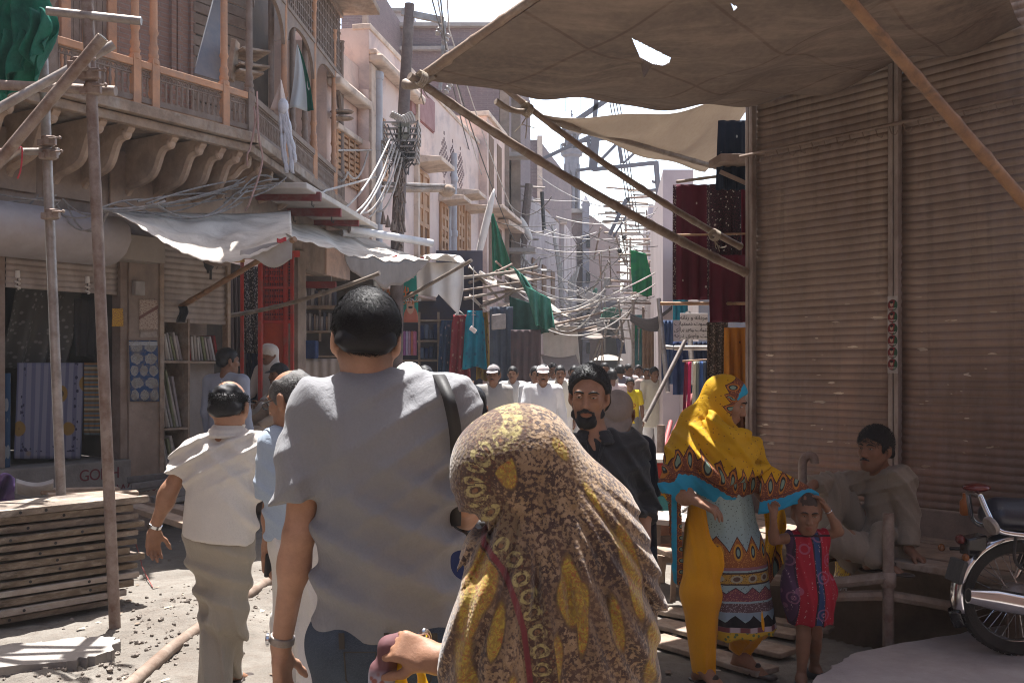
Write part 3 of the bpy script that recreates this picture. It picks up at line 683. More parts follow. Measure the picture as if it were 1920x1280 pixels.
def hit(px,p0,d):
 """distance along line p0+t*d (plan) where photo column px crosses it"""
 k=(px-CX)/F;return(k*p0[1]-p0[0])/(d[0]-k*d[1])
def zat(py,d):return CZ+(HY-py)/F*d
house=thing('balcony_house',(-4.5,10.5,0),'old brick house with a carved ochre wooden balcony over the shops on the left','house')
RT,RB=4.36,3.99
def L1(t,z,o=0):return RC+F1*t+M1*o+UP*z
def L2(t,z,o=0):return RC+F2*t+M2*o+UP*z
T=lambda px:hit(px,RC,F1)
TURN=[(.048,0),(.048,.04),(.040,.05),(.050,.08),(.036,.11),(.046,.15),(.033,.19),(.033,.26),(.047,.29),(.036,.32),(.034,.9),(.034,1.5),(.046,1.56),(.036,1.6),(.05,1.64)]
def post(p,m,sq=.045,top=1.64,prof=TURN,nm='balcony_post',low=RB-.12):
 mb=MB();mb.lathe([(r*1.0,RT+z*top/1.64)for r,z in prof],(p[0],p[1],0),10)
 mb.box((p[0],p[1],(low+RT)/2+.01),(sq*1.75,sq*1.75,RT-low+.05),math.atan2(F1[1],F1[0]))
 return mb.build(nm,m,house,smooth=50)
def railing(fr,t0,t1,m1,m2,seed=0):
 """hand rail, carved frieze and turned balusters between two posts"""
 mb=MB();mb.bar(fr(t0,RT-.035),fr(t1,RT-.035),.07,.065);mb.build('hand_rail',m1,house,bevel=.005)
 mb=MB();mb.bar(fr(t0,RB+.02),fr(t1,RB+.02),.05,.05);n=max(2,int((t1-t0)/.058))
 for i in range(n):
  t=t0+(i+.5)*(t1-t0)/n
  mb.lathe([(.008,RB+.03),(.016,RB+.06),(.009,RB+.09),(.017,RB+.135),(.010,RB+.19),(.016,RB+.215),(.008,RB+.235)],fr(t,0),6)
  c=fr(t,RB+.262)
  d=fr(t+.029,0)-fr(t,0)
  mb.tube([c-d*.9-UP*.025,c-d*.5+UP*.012,c+UP*.026,c+d*.5+UP*.012,c+d*.9-UP*.025],.008,4)
  mb.lathe([(.003,-.03),(.012,-.012),(.004,.01)],c,5)
 mb.bar(fr(t0,RB+.242),fr(t1,RB+.242),.02,.012);mb.bar(fr(t0,RB+.30),fr(t1,RB+.30),.035,.022)
 mb.build('balustrade',m2,house,smooth=50)
for px,m in[(-70,WOODO),(95,WOODD),(253,WOODO),(288,WOODO),(420,WOODO),(467,WOODD)]:post(L1(T(px),0),m)
ps=[-190,-70,95,253,288,420,467]
for a,b in zip(ps,ps[1:]):railing(L1,T(a)+.04,T(b)-.04,WOODO,WOODD if True else None)
T2=lambda px:hit(px,RC,F2)
ps2=[467,533,588,640]
for a,b in zip(ps2,ps2[1:]):railing(L2,T2(a)+.05,T2(b)-.05,WOODD,WOODD)
for px in(533,588,626,640):post(L2(T2(px),0),WOODO if px!=640 else WOODD,.04,1.9)
for px in(541,579):post(L2(T2(px),0,-.05),WOODD,.035,1.9)
def arch_panel(t0,t1,z0,z1,zt):
 mb=MB();n=16;w=t1-t0;v=[];rise=z1-z0
 for i in range(n+1):
  a=i/n;y=z0+rise*(1-abs(2*a-1)**2.6)**.6
  for o in(-.02,.02):v+=[L2(t0+w*a,y,o),L2(t0+w*a,z1+.08,o)]
 f=[]
 for i in range(n):
  b=i*4;f+=[(b,b+4,b+5,b+1),(b+2,b+3,b+7,b+6),(b,b+2,b+6,b+4)]
 mb.add(v,f);mb.bar(L2(t0,z1+.10,0),L2(t1,z1+.10,0),.07,.05);mb.bar(L2(t0,zt,0),L2(t1,zt,0),.08,.06)
 for i in range(1,int(w/.09)):t=t0+i*.09;mb.bar(L2(t,z1+.1,0),L2(t,zt,0),.02,.022,M2)
 for k in range(1,7):z=z1+.1+(zt-z1-.1)*k/7;mb.bar(L2(t0,z,0),L2(t1,z,0),.015,.018)
 mb.build('arched_screen',WOODD,house,smooth=40)
for a,b in((470,533),(533,588),(588,640)):arch_panel(T2(a)+.04,T2(b)-.04,5.25,5.62,6.6)
MB().obox(L2((T2(640)+0)/2,6.70,.12),F2*(T2(640)/2+.1),M2*.42,UP*.045).build('eave',WOODG,house,bevel=.01)
tl,tr=T(-190),T2(640)
mb=MB();mb.bar(L1(tl,3.90,.04),L1(.06,3.90,.04),.12,.10);mb.bar(L1(tl,3.80,.0),L1(.04,3.80,.0),.08,.08);mb.build('edge_beam',WOODG,house,bevel=.008)
mb=MB();mb.bar(L2(-.06,3.90,.04),L2(tr,3.90,.04),.12,.10);mb.bar(L2(-.02,3.80,.0),L2(tr,3.80,.0),.08,.08);mb.build('edge_beam',WOODG,house,bevel=.008)
K0=A(-3.0,11.1,0)
corner_off=.98
MB().prism([(0,0),tuple((L1(tl,0)-RC)[:2]),tuple((L1(tl,0,-corner_off)-RC)[:2]),tuple((K0-RC)[:2]+A(0,0)),tuple((A(-3.2,16,0)-RC)[:2]),tuple((L2(tr,0)-RC)[:2])],RC+UP*3.82,(1,0,0),(0,1,0),(0,0,.06)).build('balcony_floor',WOODG,house)
def scroll(p,out,L,H,m):
 """S-shaped bracket: out = outward, L reach, H drop"""
 side=unit(np.cross(out,UP));prof=[]
 top=[(L,0),(L*1.02,-.05)]
 c=bez([A(L*.96,-.10,0),A(L*.80,-.14,0),A(L*.66,-.30*H/.55,0),A(L*.45,-.36*H/.55,0),A(L*.24,-.40*H/.55,0),A(L*.10,-.52*H/.55,0),A(.0,-H,0)],4)
 poly=[(0,0)]+top+[(a[0],a[1])for a in c]
 mb=MB().prism(poly,A(p)-side*.035,out,UP,side*.07)
 mb.tube([A(p)+out*a[0]+UP*a[1]for a in c],.040,6);mb.ell(A(p)+out*L*.93-UP*.09,(.05,.05,.06),8,5)
 return mb.build('scroll_bracket',m,house,smooth=50)
BRK=mat('bracket_wood',(.44,.32,.235),(.31,.225,.17),6,.8,.4,40,dirt=(.2,.15,.12),dsc=5)
for px in(-60,25,108,195,248,330,383,420,452):scroll(L1(T(px),3.79,-.88),M1,.86,.62,BRK)
for px in(478,497,518,540,565):scroll(L2(T2(px),3.79,-.55),M2,.5,.4,BRK)
def wallbox(p,q,z0,z1,th,m,nm,par,out):return MB().obox((A(p)+A(q))/2+UP*(z0+z1)/2-out*th/2,(A(q)-A(p))/2,out*th/2,UP*(z1-z0)/2).build(nm,m,par)
wb=lambda t:L1(t,0,-1.15)
TB=lambda px:hit(px,L1(0,0,-1.15),F1)
wallbox(wb(-6),wb(.2),3.88,8.2,.25,BRICK,'brick_wall',house,M1)
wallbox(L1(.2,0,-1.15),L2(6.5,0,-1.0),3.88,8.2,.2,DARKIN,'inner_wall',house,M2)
mb=MB()
for px in(118,160,205):mb.bar(L1(TB(px),3.9,-1.12),L1(TB(px),6.6,-1.12),.10,.05,M1)
mb.build('door_frame',WOODO,house,bevel=.004)
mb=MB()
for i in range(7):t=TB(123)+(TB(200)-TB(123))*(i+.5)/7;mb.obox(L1(t,5.2,-1.135),F1*(TB(200)-TB(123))/15,M1*.012,UP*1.3)
mb.build('door_leaf',WOODD,house,bevel=.004)
mb=MB()
for px in(322,334,358):mb.bar(L1(TB(px),3.9,-1.13),L1(TB(px),7,-1.13),.06,.04,M1)
mb.build('pilaster',BRICK,house)
mb=MB()
for i,z in enumerate(np.arange(4.2,6.9,.12)):mb.obox(L1(TB(410),z,-1.12+.01*(i%2)),F1*.38,M1*.012,UP*.052)
mb.build('shutter_boards',WOODD,house,bevel=.004)
mb=MB()
for px in(480,505,520):mb.lathe([(.045,3.9),(.04,4.4),(.05,4.45),(.035,4.5),(.035,5.9),(.05,5.95)],L1(TB(px),0,-.9),8)
mb.build('inner_posts',WOODD,house,smooth=50)
o=MB().prism([(0,0),(.42,.0),(.47,.95),(.40,1.0)],P(362,138,10.3),F1,unit(UP-M1*.15),M1*.02).build('metal_sheet',mat('blue_grey_sheet',(.13,.14,.17),(.2,.19,.2),5,.55,.2,dirt=(.25,.2,.18)),bevel=.003);tag(o,'dark blue grey pointed sheet leaning on the brick wall of the balcony','sheet')
o=MB().bar(P(432,150,10.6),P(442,78,10.6),.16,.05).build('board',WOODG,bevel=.004);tag(o,'grey board standing upright beside the dark sheet on the balcony','board')
for i,(y,x0,x1)in enumerate([(102,448,488),(130,444,487),(142,442,476)]):
 o=MB().obox(P((x0+x1)/2,y,10.8),A((x1-x0)/2/F*10.8,.12,.015),A(-.12,.16,0),A(0,0,.012)).build('tray',WOODG,bevel=.004);tag(o,['grey board shelf sticking out on the balcony, uppermost of the three','grey board shelf on the balcony, middle of the three','grey board shelf on the balcony, lowest of the three'][i],'shelf','shelves on the balcony')
for i,y in enumerate((210,222)):
 o=MB().ell(P(641,y,14.2),(.17,.12,.03),12,6).build('metal_dish',WOODG,smooth=180);tag(o,['upper grey metal dish hung at the end of the balcony','lower grey metal dish hung at the end of the balcony'][i],'dish','dishes at the balcony end')
t=NT('flag_cloth');s=t.st();x,y,_=t.sep(s)[:3];col=t.mix(t.step(x,.70,.71),(.60,.64,.66),(.01,.11,.075))
cr=t.math('SUBTRACT',t.step(t.n('VectorMath',operation='DISTANCE',i_0=s,i_1=(.87,.62,0)).outputs['Value'],.075,.07),t.step(t.n('VectorMath',operation='DISTANCE',i_0=s,i_1=(.90,.60,0)).outputs['Value'],.065,.06))
col=t.mix(t.math('MAXIMUM',cr,0),col,(.7,.7,.7));FLAGM=t.fin(col,.85,trans=.25)
fa=P(557,82,11.6)
o=MB().sheet(lambda a,b:fa+A((a-.35)*.30*b**.8+.02*math.sin(b*3),.05*math.sin(a*9+b*2)*b,-.72*b-.05*a*b),16,20).build('flag',FLAGM,smooth=180,solid=.003);tag(o,'limp white and green flag hanging in the carved side balcony','flag')
fb=P(527,150,11.2)
o=MB().sheet(lambda a,b:fb+A((a-.6)*.2*b,.03*math.sin(a*8),-.32*b-.05*a*b),8,8).build('rag',mat('peach_rag',(.55,.42,.36),(.6,.52,.48),4,.9,.1),smooth=180,solid=.003);tag(o,'peach coloured rag hanging left of the flag','rag')
PLW=mat('plastic_white',(.62,.62,.66),(.48,.48,.53),14,.4,.6,30)
mb=MB();q=random.Random(3)
mb.ell(P(531,200,11),(.06,.05,.09),9,7)
for i in range(7):
 a=P(529+q.uniform(-5,5),195,11);b=P(546+q.uniform(-8,10),300+q.uniform(-20,32),11)
 mb.tube(bez([a,lerp(a,b,.35)+A(.03*q.uniform(-1,1),0,0),lerp(a,b,.7)+A(.04*q.uniform(-1,1),0,0),b],5),[.012+.012*abs(math.sin(j*.9+i))for j in range(16)],5)
o=mb.build('plastic_wrap',PLW,smooth=180);tag(o,'torn white plastic wrapping trailing off the balcony rail','plastic')
SW=lambda t,z,o=0:K0+F1*t+M1*o+UP*z
TS=lambda px:hit(px,K0,F1)
DS=lambda px:(K0+F1*TS(px))[1]
K1=A(-2.45,15.0,0);F3=unit(K1-K0);M3=A(F3[1],-F3[0],0)
SW2=lambda t,z,o=0:K0+F3*t+M3*o+UP*z
TS2=lambda px:hit(px,K0,F3)
mb=MB();mb.obox(SW(-3,3.35,-.1),F1*3.0,M1*.1,UP*.46);mb.obox(SW2(2,3.35,-.1),F3*2.0,M3*.1,UP*.46);mb.build('shop_wall',PLAST,house)
mb=MB()
for i,(a,b)in enumerate(((-20,70),(75,190),(196,290),(296,440))):
 mb.obox(SW((TS(a)+TS(b))/2,3.42,.02),F1*(TS(b)-TS(a))/2*.86,M1*.015,UP*.27)
mb.build('wall_panels',mat('panel_brown',(.31,.23,.18),(.24,.18,.14),3,.85,.3,dirt=(.13,.1,.085)),house,bevel=.008)
s1=thing('fabric_shop',SW(TS(110),0),'dim fabric shop with its rolled up shutter and a grey plinth, far left','shop')
z0=.72
def wpiece(a,b,za,zb,o0,o1,m,nm,par,bev=.006):return MB().obox(SW((TS(a)+TS(b))/2,(za+zb)/2,(o0+o1)/2),F1*(TS(b)-TS(a))/2,M1*(o1-o0)/2,UP*(zb-za)/2).build(nm,m,par,bevel=bev)
wpiece(-80,232,0,z0,-2.5,.12,mat('plinth_grey',(.20,.18,.165),(.14,.125,.115),3,.92,.5,40,dirt=(.09,.08,.075),dsc=1.8,damt=.6),'plinth',s1,.015)
wpiece(-80,10,z0,2.9,-.1,.0,WOODD,'door_jamb',s1);wpiece(222,236,z0,2.9,-.1,.03,WOODD,'door_jamb',s1)
def wshut(a,b,za,zb,par,o=0,pitch=.055,m=None):return shutter(TS(a),TS(b),za,zb,lambda u,z,oo:SW(u,z,oo+o),par,m or SHUT2,pitch,0,6)
SHUT2=mat('grey_shutter',(.34,.285,.25),(.24,.195,.17),4,.6,.2,40,dirt=(.17,.13,.11),dsc=4,damt=.5,stretch=(1,1,.5))
wshut(12,222,2.30,2.60,s1,-.02)
t0,t1=TS(-60),TS(192)
mb=MB();v=[];n=12
prof=[(.0,3.02),(.30,3.0),(.42,2.9),(.44,2.78),(.36,2.66),(.22,2.58),(.05,2.56)]
mb.prism([(a,b)for a,b in prof],SW(t0,0),M1,UP,F1*(t1-t0));mb.build('rolled_canopy',mat('canopy_grey',(.36,.325,.33),(.29,.26,.26),3,.8,.3,20,dirt=(.3,.25,.23)),s1,smooth=60)
wpiece(192,276,2.62,2.86,0,.28,mat('sign_box',(.30,.255,.22),(.23,.195,.17),3,.8,.3,dirt=(.24,.19,.16)),'sign_box',s1)
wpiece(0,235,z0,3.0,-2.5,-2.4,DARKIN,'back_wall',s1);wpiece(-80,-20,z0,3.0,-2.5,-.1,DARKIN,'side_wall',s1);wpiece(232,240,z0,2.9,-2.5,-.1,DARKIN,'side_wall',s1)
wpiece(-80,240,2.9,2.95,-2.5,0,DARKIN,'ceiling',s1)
RINK=mat('red_graffiti',(.13,.02,.03),(.11,.035,.035),30,.8,0)
text('graffiti','GOHH',SW(TS(172),.60,.124),F1,UP,.15,RINK,s1,track=.9);text('graffiti','1609 9 0   W W00',SW(TS(193),.435,.124),F1,UP,.14,RINK,s1,track=.95)
def shang(name,a,b,ya,yb,o,m,label,cat='cloth',group=None,seed=0,amp=.03,folds=3,slant=0):
 q=random.Random(seed);ph=q.uniform(0,6);d=DS((a+b)/2)-o*.5
 def f(u,v):
  px=a+(b-a)*u+slant*v;t=TS(px);p=SW(t,0,o);dd=p[1];p[2]=zat(ya+(yb-ya)*v,dd)
  p=P(px,ya+(yb-ya)*v,DS(px)-o*.55)
  return p+M1*amp*math.sin(u*folds*6.28+ph+v*2)*(.3+.7*v)
 o_=MB().sheet(f,26,22).build(name,m,smooth=180,solid=.004);return tag(o_,label,cat,group)
def stmat(name,fn,rough=.85,trans=0):
 t=NT(name);s=t.st();x,y,_=t.sep(s)[:3];col=fn(t,s,x,y);t.bump(t.noise(t.co(),90),.2,.004);return t.fin(col,rough,trans=trans)
def bed(t,s,x,y):
 g=t.mix(t.step(t.math('ABSOLUTE',t.math('SUBTRACT',t.math('FRACT',t.math('MULTIPLY',x,8)),.5)),.3,.26),(.085,.085,.135),(.14,.135,.18))
 e=t.math('MINIMUM',t.math('MINIMUM',x,t.math('SUBTRACT',1,x)),t.math('SUBTRACT',1,y))
 bd=t.math('MULTIPLY',t.step(e,.07,.08),t.step(e,.14,.13));sq=t.voro(t.mapv(s,(16,18,1)),1.0)
 g=t.mix(t.math('MULTIPLY',bd,t.step(sq,.35,.3)),g,(.025,.025,.05));fl=t.voro(t.mapv(s,(2.6,3.2,1),loc=(.2,.1,0)),1.0)
 g=t.mix(t.step(fl,.30,.26),g,(.17,.10,.025));return t.mix(t.step(fl,.13,.10),g,(.05,.03,.02))
shang('bedsheet',32,158,680,860,-.35,stmat('bedsheet_print',bed),'blue grey bedsheet with yellow flowers hung low in the dim shop',seed=3,amp=.015,slant=-6)
shang('lace_cloth',30,155,520,690,-.9,stmat('lace',lambda t,s,x,y:t.mix(t.step(t.voro(t.mapv(s,(14,16,1)),1.0),.35,.2),(.075,.07,.065),(.17,.155,.15))),'grey embroidered cloth draped slantwise across the dim shop',seed=4,amp=.06,slant=-30)
shang('striped_throw',158,192,680,815,-.3,stmat('stripes',lambda t,s,x,y:t.ramp(t.math('FRACT',t.math('MULTIPLY',y,7)),[(0,(.16,.08,.03)),(.2,(.05,.07,.09)),(.4,(.20,.16,.10)),(.6,(.09,.05,.02)),(.8,(.07,.09,.10))],'CONSTANT')),'brown and blue striped throws piled at the shop side',seed=5,amp=.01)
o=MB().tube([SW(TS(22),z0,-.12),SW(TS(23),1.55,-.12)],.05,12).build('fabric_roll',stmat('roll_print',lambda t,s,x,y:t.mix(t.step(t.voro(t.mapv(s,(5,6,1)),1.0),.4,.34),(.015,.045,.10),(.16,.18,.20))),smooth=60);tag(o,'upright roll of blue and white printed fabric by the shop doorway','fabric roll')
shang('dark_cloth',140,186,560,668,-.8,mat('dark_cloth',(.03,.03,.035),(.05,.045,.045),5,.9),'dark cloth hanging at the back of the dim shop',seed=6)
for i,(px,y,lb)in enumerate([(33,520,'white spiral bulb hanging at the left of the dim shop doorway'),(164,530,'white spiral bulb hanging near the thick scaffold pole')]):
 c=P(px,y,DS(px)-.0);bl=thing('bulb',c,lb,'light bulb','spiral bulbs in the dim shop')
 MB().lathe([(.018,.06),(.022,.03),(.022,0),(.016,-.005)],c,8).build('socket',CLOTHW,bl)
 MB().tube([c+A(.018*math.cos(a),.018*math.sin(a),-.012-.010*a/1.6)for a in np.arange(0,15,.5)],.009,6).build('coil',CLOTHW,bl)
 MB().tube([c+UP*.06,A(c[0],c[1],2.3)],.004,4).build('cord',WIRED,bl)
s2=thing('bolt_shop',SW(TS(330),0),'fabric shop with a half lowered shutter over shelves of cloth bolts','shop')
wpiece(236,292,0,2.9,-.6,.05,PLAST,'pier',s2)
wpiece(292,300,.3,2.95,-.04,.07,WOODG,'door_post',s2);wpiece(421,427,.5,2.95,-.04,.05,WOODG,'door_post',s2)
wshut(300,421,2.06,2.88,s2,.0,.062)
mb=MB();mb.obox(SW(TS(365),1.66,-.15),F1*(TS(425)-TS(296))/2,M1*.18,UP*.012);mb.obox(SW(TS(322),.98,-.15),F1*(TS(350)-TS(296))/2,M1*.18,UP*.012);mb.obox(SW(TS(351),1.2,-.15),F1*.012,M1*.18,UP*.9);mb.obox(SW(TS(322),.42,-.15),F1*(TS(350)-TS(296))/2,M1*.2,UP*.02)
mb.build('shelves',WOODG,s2,bevel=.003)
wpiece(292,430,0,2.95,-.42,-.36,PLAST,'back_panel',s2);wpiece(352,421,.3,1.66,-.2,-.16,mat('grey_door',(.34,.30,.275),(.27,.235,.215),3,.8,.25,dirt=(.2,.16,.14)),'door',s2)
bc=[(.22,.02,.02),(.42,.38,.34),(.33,.28,.24),(.45,.42,.38),(.30,.27,.26),(.20,.21,.12),(.38,.33,.30),(.26,.22,.22),(.42,.40,.40)]
bq=random.Random(8);shelves=[(302,346,1.672,.30),(357,414,1.672,.28),(302,344,.992,.60),(303,346,.44,.50)]
for si,(a,b,zz,hh)in enumerate(shelves):
 n=max(6,int((b-a)/5.2));mb_all=[]
 for i in range(n):
  px=a+(b-a)*(i+.5)/n;lean=(.45 if i>n*.3 else.2)*hh*.55*(1-.3*bq.random());h=hh*bq.uniform(.85,1)
  p=SW(TS(px),zz+.004,-.14);up=unit(UP-F1*lean/h)
  side=unit(np.cross(up,M1))
  o=MB().obox(p+up*h/2,side*bq.uniform(.010,.016),M1*.12,up*h/2).build('fabric_bolt',mat('bolt%d'%(i%9),tuple(c*.95 for c in bc[i%9]),tuple(c*.7 for c in bc[i%9]),8,.9,.3,40),bevel=.006)
  tag(o,['fabric bolt leaning on the top shelf under the half lowered shutter','fabric bolt leaning on the right of the top shelf','tall fabric bolt leaning on the middle shelf','pale fabric bolt leaning on the bottom shelf'][si],'fabric bolt',['bolts on the top shelf','bolts on the top right shelf','bolts on the middle shelf','bolts on the bottom shelf'][si])
for i in range(4):
 o=MB().obox(SW(TS(326)+.03*(i%2),.10+i*.095,-.02),F1*.16,M1*.2,UP*.042).build('folded_cloth',mat('bolt%d'%(i+1),(.4,.36,.33)),bevel=.02);tag(o,'folded cloth in the pile under the lowest shelf','cloth','folded cloths under the shelves')
def poster(name,a,b,ya,yb,m,label,o=.056,cat='poster',tilt=0):
 f=lambda u,v:(lambda px,py:(lambda t:SW(t,zat(py,(K0+F1*t+M1*o)[1]),o+.004*math.sin(u*5+v*4)))(TS(px)))(a+(b-a)*u+tilt*v,ya+(yb-ya)*v+0)
 ob=MB().sheet(f,10,12).build(name,m,smooth=180,solid=.002);return tag(ob,label,cat)
def bluep(t,s,x,y):
 row=t.math('MULTIPLY',y,5);fy=t.math('SUBTRACT',t.math('FRACT',row),.5)
 nx_=t.math('ADD',2,t.math('FLOOR',t.math('MULTIPLY',t.math('FRACT',t.math('MULTIPLY',t.math('FLOOR',row),.39)),2)));fx=t.math('SUBTRACT',t.math('FRACT',t.math('MULTIPLY',x,nx_)),.5)
 d=t.math('SQRT',t.math('ADD',t.math('POWER',fx,2),t.math('POWER',fy,2)))
 g=t.mix(t.step(t.math('ADD',d,t.math('MULTIPLY',t.math('SUBTRACT',t.noise(s,9,4),.5),.35)),.45,.40),(.02,.05,.13),(.235,.225,.21));tx=t.math('MULTIPLY',t.step(t.noise(t.mapv(s,(22,14,1)),3,2),.56,.6),t.step(d,.40,.36))
 g=t.mix(tx,g,(.04,.06,.13));g=t.mix(t.step(t.math('ABSOLUTE',t.math('SUBTRACT',y,.05)),.035,.03),g,(.30,.30,.30))
 return t.mix(t.math('MULTIPLY',t.step(t.noise(t.co(),11,6,.7),.45,.6),.7),g,(.15,.125,.105))
poster('poster',233,287,638,752,stmat('blue_poster',bluep),'weathered blue and white printed poster with lobed panels on the pier',.07,tilt=3)
def tanp(t,s,x,y):
 g=t.mix(t.step(t.noise(t.mapv(s,(5,16,1)),2,3),.52,.58),(.33,.26,.21),(.19,.11,.085));band=t.math('ABSOLUTE',t.math('SUBTRACT',t.math('ADD',y,t.math('MULTIPLY',x,.35)),.62))
 return t.mix(t.step(band,.06,.05),g,(.13,.06,.05))
poster('poster',254,289,560,618,stmat('tan_poster',tanp),'faded tan and brown handbill above the blue poster')
poster('poster',255,288,622,632,mat('paper_scrap',(.33,.28,.24),(.22,.18,.16),20,.9),'torn strip of paper between the two posters on the pier')
poster('sticker',199,220,578,612,stmat('yellow_sticker',lambda t,s,x,y:t.mix(t.step(t.noise(t.mapv(s,(6,9,1)),2,2),.5,.56),(.42,.24,.03),(.22,.10,.04))),'small yellow arched sticker on the jamb of the dim shop',.09)
o=MB().obox(SW(TS(249),zat(541,DS(249)),.09),F1*.055,M1*.03,UP*.07).build('switch_box',mat('switch_grey',(.3,.27,.25)),bevel=.008);tag(o,'small grey switch box on the pier above the handbill','switch box')
fan=thing('ceiling_fan',P(405,490,10.4),'dusty old fan hung on a yellow rod in front of the half lowered shutter','fan')
fd=10.4
MB().tube([P(385,489,fd),P(458,489,fd-.05)],.015,8).build('rod',mat('yellow_rod',(.42,.27,.10),(.3,.2,.09),8,.6),fan)
MB().ell(P(408,489,fd),(.15,.12,.06),12,6).build('motor',WOODD,fan);mb=MB()
mb.bar(P(389,467,fd),P(390,512,fd),.02,.02);mb.bar(P(396,470,fd),P(395,524,fd),.022,.02);mb.ell(P(392,490,fd),(.06,.06,.10),8,6);mb.build('hanger',BLACK,fan)
q=random.Random(9);mb=MB()
for i in range(10):a=P(412+q.uniform(-6,18),476+q.uniform(-6,12),fd);mb.tube([a,a+A(q.uniform(-.06,.06),0,-q.uniform(.03,.12))],.003,4)
mb.build('cobweb',WIRED,fan)
s3=thing('red_door_shop',SW2(.8,0),'narrow shop with bright red framed lattice doors behind the two seated men','shop')
def w2(a,b,ya,yb,o0,o1,m,nm,par,bev=.005):
 ta,tb=TS2(a),TS2(b);d=(SW2((ta+tb)/2,0))[1]
 return MB().obox(SW2((ta+tb)/2,(zat(ya,d)+zat(yb,d))/2,(o0+o1)/2),F3*(tb-ta)/2,M3*(o1-o0)/2,UP*abs(zat(ya,d)-zat(yb,d))/2).build(nm,m,par,bevel=bev)
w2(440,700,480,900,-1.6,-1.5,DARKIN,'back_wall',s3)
w2(553,568,470,900,-.3,.04,PLAST,'pier',s3)
dd=12.3
def dp(px,py):return P(px,py,dd)
def dbox(x0,x1,y0,y1,th,m,nm,par,d=dd,bev=.004):return MB().obox((P(x0,y0,d)+P(x1,y1,d))/2,A((x1-x0)/2/F*d,0,0),A(0,th/2,0),A(0,0,(y1-y0)/2/F*d)).build(nm,m,par,bevel=bev)
mb=MB()
for x0,x1,y0,y1 in((489,494,470,830),(532,540,470,830),(545,551,475,830),(494,532,537,542),(494,532,600,606),(494,532,470,476),(540,546,537,542),(540,546,600,606)):
 mb.obox((P(x0,y0,dd)+P(x1,y1,dd))/2,A((x1-x0)/2/F*dd,0,0),A(0,.025,0),A(0,0,(y1-y0)/2/F*dd))
mb.build('door_frame',REDP,s3,bevel=.004)
dbox(494,532,606,830,.03,mat('orange_red_panel',(.48,.075,.035),(.38,.055,.03),4,.6,.1,dirt=(.2,.06,.04)),'door_panel',s3,dd+.02)
mb=MB()
for i in range(9):x=496+i*4.4;mb.bar(P(x,476,dd),P(x,600,dd),.007,.01,A(0,1,0))
for j in range(22):y=478+j*5.7;mb.bar(P(494,y,dd),P(532,y,dd),.007,.01,A(0,1,0));
for j in range(11):
 for i in range(4):mb.lathe([(.001,0),(.022,.004),(.001,.008)],P(500+i*9,484+j*11,dd-.01),6,axis=(0,1,0))
for j in range(20):y=480+j*6;mb.bar(P(540,y,dd),P(546,y,dd),.006,.008,A(0,1,0))
mb.build('lattice',REDP,s3,smooth=0)
dbox(494,551,476,604,.01,mat('lattice_back',(.10,.02,.03),(.16,.05,.06),20,.8),'backing',s3,dd+.08)
mb=MB();mb.bar(P(454,478,11.6),P(454,700,11.6),.035,.035,A(0,1,0));mb.bar(P(488,490,11.7),P(488,860,11.7),.045,.045,A(0,1,0));mb.bar(P(444,480,11.6),P(560,476,12.4),.05,.08);mb.build('red_frame',REDP,s3,bevel=.004)
KEF=stmat('checked_scarf',lambda t,s,x,y:t.mix(t.step(t.voro(t.mapv(s,(16,40,1)),1.0),.45,.3),(.035,.033,.04),(.32,.30,.30)))
STR=stmat('dark_stripes',lambda t,s,x,y:t.mix(t.step(t.math('ABSOLUTE',t.math('SUBTRACT',t.math('FRACT',t.math('MULTIPLY',x,7)),.5)),.30,.24),(.05,.035,.045),(.17,.15,.16)))
SH3='shawls hung by the red doorway'
hang('hanging_shawl',456,486,500,662,12.0,KEF,'black and white checked shawl hung between the red posts','shawl',SH3,2,.03,seed=31,skew=3)
hang('hanging_shawl',430,458,520,760,12.1,STR,'long dark striped shawl left of the checked one','shawl',SH3,3,.04,seed=32,skew=5)
hang('hanging_shawl',462,490,640,870,12.2,stmat('indigo_cloth',lambda t,s,x,y:t.mix(t.step(t.voro(t.mapv(s,(6,14,1)),1.0),.3,.2),(.025,.035,.075),(.16,.13,.14))),'dark indigo printed cloth hung low by the red post','shawl',SH3,3,.04,seed=33)
s4=thing('shelf_shop',SW2(3.3,0),'open fabric shop with shelves and a cloth covered counter right of the red doors','shop')
d4=14.6
dbox(568,700,480,860,.05,DARKIN,'back_wall',s4,d4+.5);dbox(560,571,475,860,.25,mat('flaking_white',(.45,.41,.38),(.2,.16,.14),12,.9,.4,30),'pier',s4,d4-.4)
dbox(572,622,478,528,.06,mat('ribbed_grey',(.36,.33,.32),(.28,.26,.25),4,.7,.2),'raised_shutter',s4,d4-.2);dbox(558,630,528,540,.10,REDB,'lintel',s4,d4-.3)
mb=MB()
for y in(575,578,622,668):mb.obox(P(610,y,d4+.1),A(.36,0,0),A(0,.16,0),A(0,0,.012))
mb.bar(P(600,545,d4),P(600,640,d4),.03,.03,A(0,1,0));mb.build('shelves',WOODG,s4)
q=random.Random(12)
for r_,(y,nb)in enumerate(((575,9),(622,13))):
 for i in range(nb):
  x=572+i*(58/nb);h=q.uniform(28,38)
  o=dbox(x+.3,x+58/nb-.6,y-h,y-2,.14,mat('bk%d'%(i%5),[(.30,.26,.24),(.16,.13,.13),(.36,.32,.30),(.10,.10,.13),(.24,.17,.13)][i%5],None,8,.9),'fabric_bolt',None,d4+.05);tag(o,['folded fabric standing on the upper shelf right of the red doors','folded fabric standing on the lower shelf right of the red doors'][r_],'fabric bolt',['fabrics on the upper shelf','fabrics on the lower shelf'][r_])
hang('counter_cloth',567,648,672,860,14.0,mat('counter_cloth',(.52,.46,.42),(.44,.39,.36),3,.9,.2),'pale cloth covering the counter of the shelf shop','cloth',None,5,.025,seed=41)
